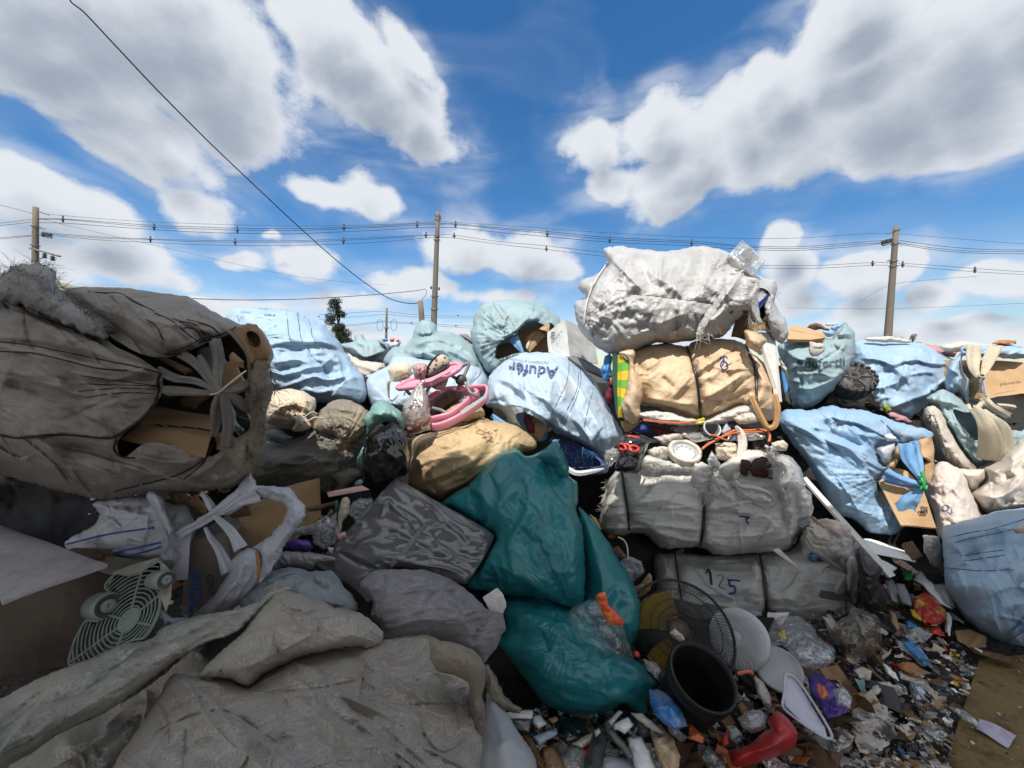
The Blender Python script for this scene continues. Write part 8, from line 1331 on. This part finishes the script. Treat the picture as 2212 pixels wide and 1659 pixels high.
for k in range(44):
    a = 2*PI*k/44; mb.add(*tubeg([np.array(Mdk @ Vector((r*math.cos(a+1.1*r/.17+.16*math.sin(r*70)), r*math.sin(a+1.1*r/.17+.16*math.sin(r*70)), .006+.019*(1-r/.17)-.05*max(0, r-.12)*4*.5)))+dc for r in np.linspace(.03, .138, 14)], .0028, 4))
mb.build('embossed_rib', M['whitep'], dk)
def disc(label, c, tilt, r, m_, cat='lid', name='lid', rib=True):
    Ml = Vector(tilt).normalized().to_track_quat('Z', 'Y').to_matrix(); o = tag(revolve(name, c, Ml, [(.001, .003), (r*.82, .003), (r*.86, .009), (r*.96, .010), (r, .004), (r, -.008), (r*.95, -.008), (.001, -.004)], M[m_], n=40), label, cat); return o
l1 = T3(9, '525,995,1.98')[0]; disc('flat pale plastic lid lying below the embossed disc', l1, (-.25, -.45, .8), .108, 'whitep')
# bucket
bc_ = T3(8, '1930,600,1.60')[0]; up = Vector((.13, -.42, .9)).normalized(); Mb_ = up.to_track_quat('Z', 'Y').to_matrix()
bu = tag(revolve('bucket', bc_, Mb_, [(.001, -.36), (.115, -.36), (.118, -.34), (.138, -.075), (.147, -.07), (.147, -.055), (.140, -.05), (.141, -.03), (.151, -.026), (.151, -.012), (.143, -.008), (.144, 0), (.138, .002), (.134, -.02), (.128, -.1), (.11, -.345), (.001, -.345)], M['bucketp'], n=64), 'tall black plastic bucket tilted towards the camera', 'bucket')
bu.scale = (.9, .9, .9)
bu.data.polygons.foreach_set('use_smooth', np.ones(len(bu.data.polygons), bool))
tube('rim_bead', [np.array(Mb_ @ Vector((.145*math.cos(t), .145*math.sin(t), 0)))+bc_ for t in np.linspace(0, 2*PI, 65)], .004, M['blackp'], bu, 6)
# trays, red shell, bottle, board
tr = slab('food_tray', T3(9, '570,1035,1.86 650,1080,1.86 835,1390,1.66 570,1240,1.72'), .006, M['white2'], sub=1); tag(tr, 'lilac white rectangular tray lying in the litter', 'tray')
tq = T3(9, '570,1030,1.85 660,1080,1.85 865,1400,1.64 850,1460,1.62 700,1370,1.64 560,1260,1.70 560,1180,1.74 570,1030,1.85'); tube('tray_rim', spl(tq, 4), .006, M['white2'], tr, 6)
slab('tray_end', T3(9, '575,1245,1.71 835,1385,1.65 850,1450,1.62 700,1365,1.64'), .006, M['white2'], tr, sub=1)
rs = lump('plastic_shell', 'curved dark red plastic shell like a broken bumper in the bottom litter', 'plastic shell', T(9, '200,1540 330,1500 420,1420 470,1400 455,1350 490,1290 530,1280 600,1340 650,1420 640,1500 560,1560 400,1620 280,1655 220,1640 200,1590'), 1.58, .13, M['red'], gy=-.1, p=.5, step=2.2, jit=1, wr=[('soft', 40, 3)], folds=[Fd(9, '470,1380 520,1420 600,1400', -5, 4), Fd(9, '220,1560 400,1540 560,1480', 6, 9)])
tag(tube('red_bar', spl(T3(9, '110,1520,1.6 180,1560,1.58 205,1640,1.55 190,1700,1.53'), 5), .012, M['orange']), 'red orange plastic handle left of the dark red shell', 'handle')
tag(tube('red_bar', spl(T3(9, '250,1030,1.82 300,1015,1.82 340,1015,1.84 350,1030,1.84'), 5), .008, M['orange']), 'orange ring piece under the embossed disc', 'handle')
bo = empty('plastic_bottle', T3(9, '1480,1300,1.9')[0], 'small clear bluish bottle lying at the edge of the litter', 'bottle')
bA, bB = T3(9, '1450,1110,2.02')[0], T3(9, '1500,1300,1.9')[0]; ba = Vector(bB-bA).normalized(); Mo = ba.to_track_quat('Z', 'Y').to_matrix(); Ln = np.linalg.norm(bB-bA)
cm = clear('bluish bottle plastic', (.45,.5,.6), .45, .1, .5)
revolve('bottle_body', bA, Mo, [(.001, 0), (.03, .0), (.034, .02), (.031, Ln*.25), (.034, Ln*.3), (.03, Ln*.36), (.034, Ln*.42), (.034, Ln*.7), (.02, Ln*.92), (.014, Ln), (.001, Ln)], cm, bo, 24); revolve('bottle_cap', bB, Mo, [(.001, -.005), (.018, -.005), (.018, .02), (.001, .02)], M['whitep'], bo, 20)
bd = tag(slab('plank', T3(9, '1210,1100,2.04 1180,1145,2.0 1440,1355,1.84 1480,1340,1.86'), .02, M['card'], bend=.004), 'short brown wooden board with white splinters in the litter', 'board')
# plywood sheet on the ground, note on it
pl = slab('plywood_sheet', np.array([at(*T(9, '1870,930')[0], 1.7*F/(T(9, '1870,930')[0][1]-797.6)*.995), at(*T(9, '2500,870')[0], 1.7*F/(T(9, '2500,870')[0][1]-797.6)*.99), at(*T(9, '2650,1800')[0], 1.7*F/(T(9, '2650,1800')[0][1]-797.6)*.985), at(*T(9, '1600,1750')[0], 1.7*F/(T(9, '1600,1750')[0][1]-797.6)*.985)]), .012, cloth('weathered plywood', (.22,.15,.065), (.17,.115,.05), (.05,.035,.02), .9, rough=.8, fine=.3, streak=.12, dscale=9, spec=.2), bend=.0, sub=1); tag(pl, 'worn yellow brown plywood sheet on the ground at the lower right', 'plywood sheet')
def gp(k, s, z):
    """picture points dropped on the level z"""
    a = T(k, s); ray = at(a[:,0], a[:,1], np.ones(len(a)))-np.array([0, 0, CAMZ]); return np.array([0, 0, CAMZ])+ray*((z-CAMZ)/ray[:,2])[:, None]
nt_ = slab('paper_note', gp(9, '1870,1330 2115,1440 2060,1520 1850,1400', .035), .003, plain('lilac printed paper', (.50,.46,.58), .7, .2, dirt=(.3,.2,.25), amt=.5, vs=40), bend=.006); tag(nt_, 'crumpled lilac printed slip lying on the plywood', 'paper')

fringe('frayed_threads', T3(5, '965,1140,1.26 1100,1150,1.26 1300,1165,1.26'), 40, .02, (0, -.3, .8), M['frayg'], S3, seed=61, spread=.8, r=.0005); fringe('frayed_threads', T3(6, '620,1400,1.2 800,1370,1.2 1040,1350,1.2 1250,1420,1.2 1400,1550,1.2'), 90, .02, (.3, -.3, .8), M['frayd'], S3, seed=62, spread=.8, r=.0005)
# ------------------------------------------------------------------ loose litter on the ground
def LG(name, lb, cat, k, q, m_, z=.10, th=.02, wr=(('crumple', 18, 5), ('ridge', 22, 4, 30, 2)), step=2, jit=1.2, sub=None, **kw):
    return lump(name, lb, cat, T(k, q), 0, th, M[m_] if isinstance(m_, str) else m_, dfun=lambda X, Y: (CAMZ-z)*F/(Y-797.6), step=step, jit=jit, wr=wr, back=.004, p=.4, **kw)
mott = plain('flaking plaster white', (.50,.46,.40), .8, .2, dirt=(.05,.045,.04), amt=1, vs=22, bump=.8)
LI = [('plastic_wrapper', 'purple sweet wrapper heap beside the lilac tray', 'wrapper', 9, '710,1040 790,1020 860,1070 900,1100 960,1180 1020,1210 980,1290 900,1320 850,1330 800,1250 740,1150', 'purple', .14, .05),
 ('plastic_wrapper', 'clear white film crumpled over the purple wrapper', 'wrapper', 9, '880,1130 960,1110 1020,1190 1000,1260 920,1230', 'clear2', .2, .03), ('plastic_wrapper', 'small white and orange shred on the purple wrapper', 'wrapper', 9, '780,1090 830,1110 860,1170 820,1200 785,1150', 'orange', .22, .02),
 ('plastic_bag', 'clear bag with yellow print lying against the grey bale', 'bag', 9, '450,800 470,720 520,650 640,640 740,690 800,780 880,840 910,880 880,960 760,1000 640,950 560,850 480,850', 'clear', .2, .12), ('plastic_wrapper', 'yellow printed patch seen in the clear bag', 'wrapper', 9, '520,750 560,740 585,790 560,800 530,780', 'yellow', .22, .02),
 ('plastic_wrapper', 'red and gold snack packet at the right of the litter', 'wrapper', 9, '1430,520 1500,480 1560,510 1640,600 1650,660 1600,700 1500,690 1430,600', plain('red gold print', (.42,.02,.02), .25, .6, dirt=(.55,.42,.06), amt=1, vs=16), .12, .06),
 ('plastic_wrapper', 'bright red packet piece under the red and gold one', 'wrapper', 9, '1490,690 1600,710 1645,780 1560,760', 'redl', .08, .03), ('bottle_cap', 'small blue cap left of the red packets', 'cap', 9, '1370,680 1400,670 1460,700 1450,730 1390,720', 'bluep', .08, .03), ('plastic_cup', 'bright green cup piece below the foam slab', 'cup', 9, '1350,350 1410,335 1422,400 1372,402', 'greenp', .15, .06),
 ('foam_piece', 'long white foam strip beside the taut blue bag', 'foam', 9, '1420,400 1470,335 1560,430 1640,540 1700,600 1600,560 1480,430', 'foam', .12, .04), ('plastic_cup', 'cloudy crushed cup leaning by the taut blue bag', 'cup', 9, '1560,430 1620,420 1680,480 1710,590 1640,560', 'clear2', .14, .07), ('plastic_wrapper', 'shiny yellow foil strip left of the red packet', 'wrapper', 9, '1400,590 1440,600 1490,660 1480,680 1420,640', 'yellow', .12, .02),
 ('flattened_carton', 'flattened white carton with blue print on the dark soil', 'carton', 9, '1310,800 1360,790 1400,810 1480,860 1530,930 1555,1000 1500,990 1400,900 1330,850', 'whitep', .05, .02), ('plastic_strip', 'sky blue strip lying on the flattened carton', 'strip', 9, '1350,810 1420,815 1500,895 1550,985 1500,965 1400,870', 'bluep', .08, .01),
 ('foam_chip', 'triangular white chip on the dark soil near the blue bag', 'chip', 9, '1610,895 1690,910 1690,950 1640,930', 'foam', .03, .015), ('foam_chip', 'broken white chip left of the triangular one', 'chip', 9, '1560,930 1615,940 1612,968 1575,955', 'foam', .03, .015), ('foam_chip', 'tiny white chip nearest the plywood corner', 'chip', 9, '1732,910 1755,920 1768,945 1745,950', 'foam', .03, .012), ('foam_chip', 'narrow white splinter lying on the flattened cardboard', 'chip', 9, '1825,842 1890,875 1888,890 1830,855', 'foam', .08, .01),
 ('cardboard_piece', 'wet brown cardboard sheet under the taut blue bag', 'cardboard', 9, '1700,740 1800,730 1920,780 1915,850 1800,855 1720,800', 'card', .05, .02), ('cardboard_piece', 'torn flat cardboard tongue reaching over the plywood', 'cardboard', 9, '1800,850 1900,870 2030,900 2130,940 2080,965 1960,930 1840,890', 'cardd', .05, .02), ('cardboard_piece', 'curved brown cardboard shard beside the dull black bag', 'cardboard', 9, '1262,600 1300,620 1340,720 1320,740 1280,690', 'card', .12, .03),
 ('paper_scrap', 'white paper strip left of the long cream strip', 'paper', 9, '1220,950 1310,1020 1330,1080 1250,1030', 'foam', .06, .02), ('paper_scrap', 'long cream paper strip running to the small bottle', 'paper', 9, '1330,1010 1480,1060 1560,1130 1600,1210 1590,1222 1480,1110 1340,1060', 'offw', .05, .02), ('plaster_patch', 'flaking beige white mat spread on the soil in front', 'mat', 9, '1030,1220 1130,1190 1230,1240 1300,1330 1310,1420 1280,1480 1180,1560 1060,1540 1030,1440 1020,1330', mott, .05, .006), ('plaster_patch', 'black and white torn mat along the bottom edge', 'mat', 9, '780,1560 900,1540 1000,1580 1200,1580 1320,1620 1600,1600 1640,1700 900,1720', mott, .04, .006),
 ('plastic_wrapper', 'clear film lying below the small bottle', 'wrapper', 9, '1420,1380 1560,1370 1660,1420 1640,1480 1480,1490', 'clear', .05, .03), ('plastic_wrapper', 'greenish film across the plywood edge', 'wrapper', 9, '1650,1240 1760,1260 1860,1350 1855,1390 1760,1340', 'clear2', .05, .02), ('plastic_wrapper', 'grey film below the lilac tray', 'wrapper', 9, '830,1440 960,1380 1040,1440 1000,1560 870,1560', 'clearb', .06, .04), ('paper_scrap', 'white torn paper under the brown wooden board', 'paper', 9, '1300,1350 1400,1370 1430,1440 1380,1450 1310,1390', 'offw', .05, .02), ('paper_scrap', 'flaky white paper around the top of the wooden board', 'paper', 9, '1150,1110 1200,1080 1270,1080 1310,1140 1240,1120 1190,1170 1145,1160', 'offw', .08, .02),
 ('plastic_cup', 'clear crushed tub behind the dark red shell', 'tub', 9, '250,1330 300,1280 400,1260 450,1310 440,1400 350,1430 290,1400', 'clear2', .14, .07), ('magazine', 'small leaflet with green print left of the red shell', 'leaflet', 9, '185,1380 240,1375 285,1440 205,1485', plain('green white print', (.45,.47,.45), .5, .3, dirt=(.05,.25,.08), amt=1, vs=30), .14, .02), ('plastic_wrapper', 'crimson wrapper sliver beside the leaflet', 'wrapper', 9, '135,1480 190,1380 200,1500 160,1520', 'redl', .13, .02),
 ('cloth_rag', 'greyish white rag standing between the lid and the red shell', 'rag', 9, '360,1040 430,1090 480,1190 475,1280 430,1240 380,1150', 'offw', .14, .04), ('plastic_scrap', 'rusty brown lid piece under the embossed disc', 'scrap', 9, '285,890 350,865 405,880 390,910 330,950 290,930', 'rust', .16, .03), ('paper_scrap', 'small beige paper tangle below the brown crumpled bag', 'paper', 9, '1020,1000 1080,980 1150,1010 1140,1080 1060,1060', 'offw', .08, .03), ('plastic_wrapper', 'brown foil packet right of the brown crumpled bag', 'wrapper', 9, '1310,960 1380,950 1480,1030 1440,1050 1340,1000', 'rust', .07, .02), ('cardboard_piece', 'small cardboard square between the wrapper and the board', 'cardboard', 9, '1010,1165 1090,1150 1130,1190 1100,1215 1030,1200', 'card', .08, .02),
 ('plastic_wrapper', 'white crumpled wrapper at the foot of the dull black bag', 'wrapper', 9, '1230,400 1290,395 1330,470 1320,560 1270,540 1235,470', 'foil2', .14, .06), ('plastic_wrapper', 'silver printed wrapper beside the yellow foil', 'wrapper', 9, '1310,420 1370,430 1410,520 1420,580 1360,560 1320,500', 'bgrey', .14, .06), ('plastic_wrapper', 'white shredded paper right of the red packets', 'wrapper', 9, '1640,620 1670,612 1690,660 1680,720 1670,780 1640,740', 'foam', .08, .03), ('twig', 'grey twisted strip pointing at the taut blue bag', 'strip', 9, '1660,600 1700,620 1770,680 1760,692 1700,660', 'greyp', .08, .02), ('plastic_wrapper', 'pink scrap at the foot of the dull black bag', 'wrapper', 9, '1218,430 1245,425 1262,455 1235,465', 'pink', .16, .02),
 ('plastic_wrapper', 'blue snack packet standing open left of the black bucket', 'wrapper', 8, '1490,770 1560,765 1640,800 1740,900 1780,1000 1800,1060 1700,1100 1620,1050 1540,980 1500,870', plain('blue foil print', (.03,.16,.40), .22, .7, dirt=(.5,.5,.5), amt=.5, vs=14), .3, .07), ('plastic_wrapper', 'orange red label of the packet in front of the bucket', 'wrapper', 8, '1800,1020 1850,1060 1930,1150 1910,1200 1810,1160', 'orange', .26, .03), ('plastic_wrapper', 'silver foil lining beside the orange red label', 'wrapper', 8, '1600,970 1700,1050 1800,1150 1760,1190 1660,1120', 'foil', .3, .04), ('plastic_bag', 'clear crushed bottle film at the bottom below the bucket', 'bag', 8, '1880,1200 1980,1230 2100,1370 2100,1440 2000,1440 1880,1280', 'clear', .18, .06),
 ('foam_tray', 'white foam tray edge under the teal bag', 'foam', 8, '370,950 470,935 575,930 580,960 570,1000 380,1005', 'foam', .22, .03), ('plastic_cup', 'clear tub under the white foam tray edge', 'tub', 8, '390,1000 560,1000 545,1110 430,1080', 'clear2', .2, .05), ('foam_tray', 'small foam tray right of the clear tub', 'foam', 8, '570,980 640,970 690,1040 620,1090 580,1040', 'foam', .2, .04), ('small_box', 'blue and white medicine box under the teal bag', 'box', 8, '570,1140 760,1070 780,1120 620,1220', plain('blue white print', (.45,.52,.6), .4, .4, dirt=(.03,.12,.4), amt=1, vs=18), .18, .04),
 ('glass_bottle', 'brown bottle neck beside the white sheet cone', 'bottle', 8, '480,1110 560,1130 640,1290 680,1400 600,1400 540,1240', plain('brown glass', (.14,.07,.02), .15, .6), .2, .05), ('paper_bag', 'brown crumpled paper at the bottom edge', 'paper', 8, '640,1230 720,1210 840,1380 860,1440 680,1440', 'card', .14, .05), ('plastic_bag', 'grey cloudy film ball at the bottom edge', 'bag', 8, '800,1320 860,1230 920,1200 1000,1250 980,1440 830,1440', 'clear2', .16, .06), ('small_box', 'red and white carton corner near the dark strip', 'box', 8, '950,1250 1040,1190 1050,1220 1000,1310', 'redl', .16, .03),
 ('rubber_strip', 'wide dark rubber strip leaning in the bottom litter', 'strip', 8, '1080,1060 1150,1040 1165,1200 1090,1440 960,1440 1040,1160', 'dgreyp', .2, .03), ('keypad', 'pale piano key like strip above the grey carton', 'strip', 8, '1165,1020 1260,930 1285,950 1190,1060', 'whitep', .26, .02), ('small_box', 'long grey carton slanting in the bottom litter', 'carton', 8, '1150,1100 1200,1060 1380,1300 1340,1330', 'greyp', .22, .03), ('paper_scrap', 'crumpled white paper ball beside the grey carton', 'paper', 8, '1210,1040 1330,990 1370,1050 1300,1120 1220,1080', 'foam', .24, .05), ('foam_piece', 'white foam corner block at the bottom centre', 'foam', 8, '1315,1150 1440,1140 1540,1380 1560,1450 1400,1450', 'foam', .2, .06), ('small_box', 'pale grey box lid at the bottom centre', 'box', 8, '1120,1290 1180,1285 1370,1330 1400,1450 1100,1450', 'whitep', .16, .05),
 ('cloth_rag', 'tan twisted rag right of the foam corner', 'rag', 8, '1500,1100 1560,1050 1680,1150 1740,1300 1720,1440 1620,1440 1540,1240', 'tan', .2, .06), ('cloth_rag', 'grey brown strands of cloth above the tan rag', 'rag', 8, '1340,950 1440,960 1560,1060 1620,1120 1520,1100 1400,1010', 'offw', .26, .04), ('plastic_wrapper', 'small red film left of the fan guard foot', 'wrapper', 8, '1370,470 1410,470 1430,510 1380,515', 'redl', .4, .03), ('plastic_bag', 'crinkled clear film below the fan guard', 'bag', 8, '1440,520 1560,560 1600,630 1560,690 1480,620', 'clear', .35, .05), ('paper_scrap', 'white scrap half under the teal bag by the dark strip', 'paper', 8, '1060,1090 1100,1070 1110,1110 1070,1150', 'offw', .24, .02), ('twig', 'brown stick fragment in the dark gap below the teal bag', 'stick', 8, '700,1000 760,980 780,1010 730,1040', 'card', .24, .02),
 ('plastic_wrapper', 'black shiny film crumple below the teal bag', 'wrapper', 8, '760,1010 900,980 1000,1000 980,1160 860,1220 770,1140', 'black', .16, .06), ('plastic_wrapper', 'beige film knot between the black film and the rubber strip', 'wrapper', 8, '880,1200 960,1150 1060,1100 1040,1190 960,1240', 'offw', .18, .04)]
for nm, lb, cat, k, q, m_, z, th in LI: LG(nm, lb, cat, k, q, m_, z, th, **(dict(wr=(('crumple', 12, 1.5),), jit=5) if nm == 'plaster_patch' else {}))
# uncountable crumbs and shreds
mats = [M['offw'], M['foam'], M['card'], M['cardd'], M['greyp'], M['dgreyp'], M['bluep'], M['redl'], M['whitep'], M['cream'], M['purple'], M['rust'], M['foil2'], M['blackp'], M['yellow'], M['teall'], M['clear'], M['clear2']]
wts = np.array([6, 1.5, 6, 8, 6, 9, .4, .4, .7, 2, .25, 4, 2, 10, .25, .5, 5, 4]); wts /= wts.sum()
def crumbs(poly, n, smin, smax, seed, usez=None):
    rng = np.random.RandomState(seed); mb = MB(); a0 = poly.min(0); a1 = poly.max(0); c = 0
    while c < n:
        p = a0+rng.rand(2)*(a1-a0)
        if not inside(p[:1], p[1:], poly)[0]: continue
        c += 1
        if usez is None: d_ = dep_at(heap, p[0], p[1], 0, 0)[0]; w = at(p[0], p[1], d_-.01)
        else: w = at(p[0], p[1], (CAMZ-usez-rng.rand()*.03)*F/(p[1]-797.6))
        s = smin+(smax-smin)*rng.rand()**2.2; ax_ = rng.randn(3)*np.array([.55, .55, 1]); ax_[2] = abs(ax_[2])+.6; ax_ /= np.linalg.norm(ax_)
        u = np.cross(ax_, rng.randn(3)); u /= np.linalg.norm(u); v = np.cross(ax_, u); as_ = .3+.9*rng.rand(); bn = rng.randn()*.35; V = []
        for j in (-1, 0, 1):
            for i in (-1, 0, 1): V.append(w+(u*i*s*(1+.4*rng.randn()*.5)+v*j*s*as_*(1+.25*rng.randn())+ax_*s*bn*(i*i-.5*j)+ax_*rng.randn()*s*.12))
        V2 = [q-ax_*.0015 for q in V]; Fc = [(0,1,4,3), (1,2,5,4), (3,4,7,6), (4,5,8,7)]; r_ = [0,1,2,5,8,7,6,3]
        Fc += [tuple(9+x for x in f[::-1]) for f in Fc]+[(r_[k], 9+r_[k], 9+r_[(k+1) % 8], r_[(k+1) % 8]) for k in range(8)]
        mb.add(V+V2, Fc, int(rng.choice(len(mats), p=wts)))
    return mb
mb = crumbs(T(0, '1040,1700 1100,1560 1160,1520 1400,1545 1440,1420 1640,1400 1800,1300 1900,1225 1980,1225 2040,1330 2080,1400 2110,1440 2060,1560 2040,1700'), 3600, .003, .024, 5, .03)
tag(mb.build('litter', mats, smooth=False), kind='stuff')
mb = crumbs(T(0, '1040,1700 1100,1570 1200,1550 1400,1560 1440,1450 1640,1430 1800,1330 1900,1260 1990,1300 2040,1400 1980,1480 1880,1520 1780,1700'), 230, .02, .065, 25, .05)
tag(mb.build('litter', mats, smooth=False), kind='stuff')
mb = crumbs(T(0, '1250,1100 1320,1150 1360,1280 1400,1290 1450,1180 1700,1195 1850,1200 1990,1240 1700,1340 1300,1300'), 260, .01, .05, 7); tag(mb.build('litter', mats, smooth=False), kind='stuff')
mb = crumbs(T(0, '180,1060 660,1020 780,1040 800,1230 640,1300 420,1340 300,1300 150,1100'), 300, .01, .05, 8); tag(mb.build('litter', mats, smooth=False), kind='stuff')
mb = crumbs(T(0, '1300,920 1700,930 1700,960 1560,1000 1350,960'), 120, .01, .04, 9); tag(mb.build('litter', mats, smooth=False), kind='stuff')
mb = crumbs(T(0, '1800,870 2000,860 2212,900 2212,960 2000,960'), 120, .01, .06, 10); tag(mb.build('litter', mats, smooth=False), kind='stuff')
mb = crumbs(T(9, '1880,940 2160,900 2160,1650 1680,1650'), 160, .002, .008, 15, -.005); tag(mb.build('litter', mats, smooth=False), kind='stuff')
# ------------------------------------------------------------------ groups for the repeated kinds
GRP = {'red_bar': 'red plastic pieces in the litter', 'bulk_bag': 'bulk bags stacked through the heap', 'plastic_bag': 'plastic bags lying in the heap', 'woven_sack': 'woven sacks lying in the heap', 'waste_bale': 'strapped bales of waste stacked in the middle', 'cardboard_piece': 'loose pieces of cardboard', 'plastic_scrap': 'loose scraps of plastic', 'paper_scrap': 'loose scraps of paper',
 'plastic_wrapper': 'wrappers scattered in the litter', 'foam_chip': 'white chips on the dark soil', 'foam_piece': 'pieces of white foam', 'carton': 'cartons in the heap', 'cloth_rag': 'rags in the heap', 'utility_pole': 'utility poles behind the heap', 'guard_wire': 'thin wires across the sky', 'orange_tube': 'orange tubing on the upper bale', 'small_box': 'small boxes in the litter', 'plastic_cup': 'cups and tubs in the litter', 'overhead_cable': 'cables to the middle pole', 'distant_tree': 'distant trees on the skyline', 'batten': 'white battens by the bales', 'red_handle': 'red handles in the litter'}
for o in bpy.data.objects:
    if o.parent is None and o.type in ('MESH', 'EMPTY') and 'kind' not in o and 'group' not in o:
        g_ = GRP.get(o.name.split('.')[0])
        if g_: o['group'] = g_
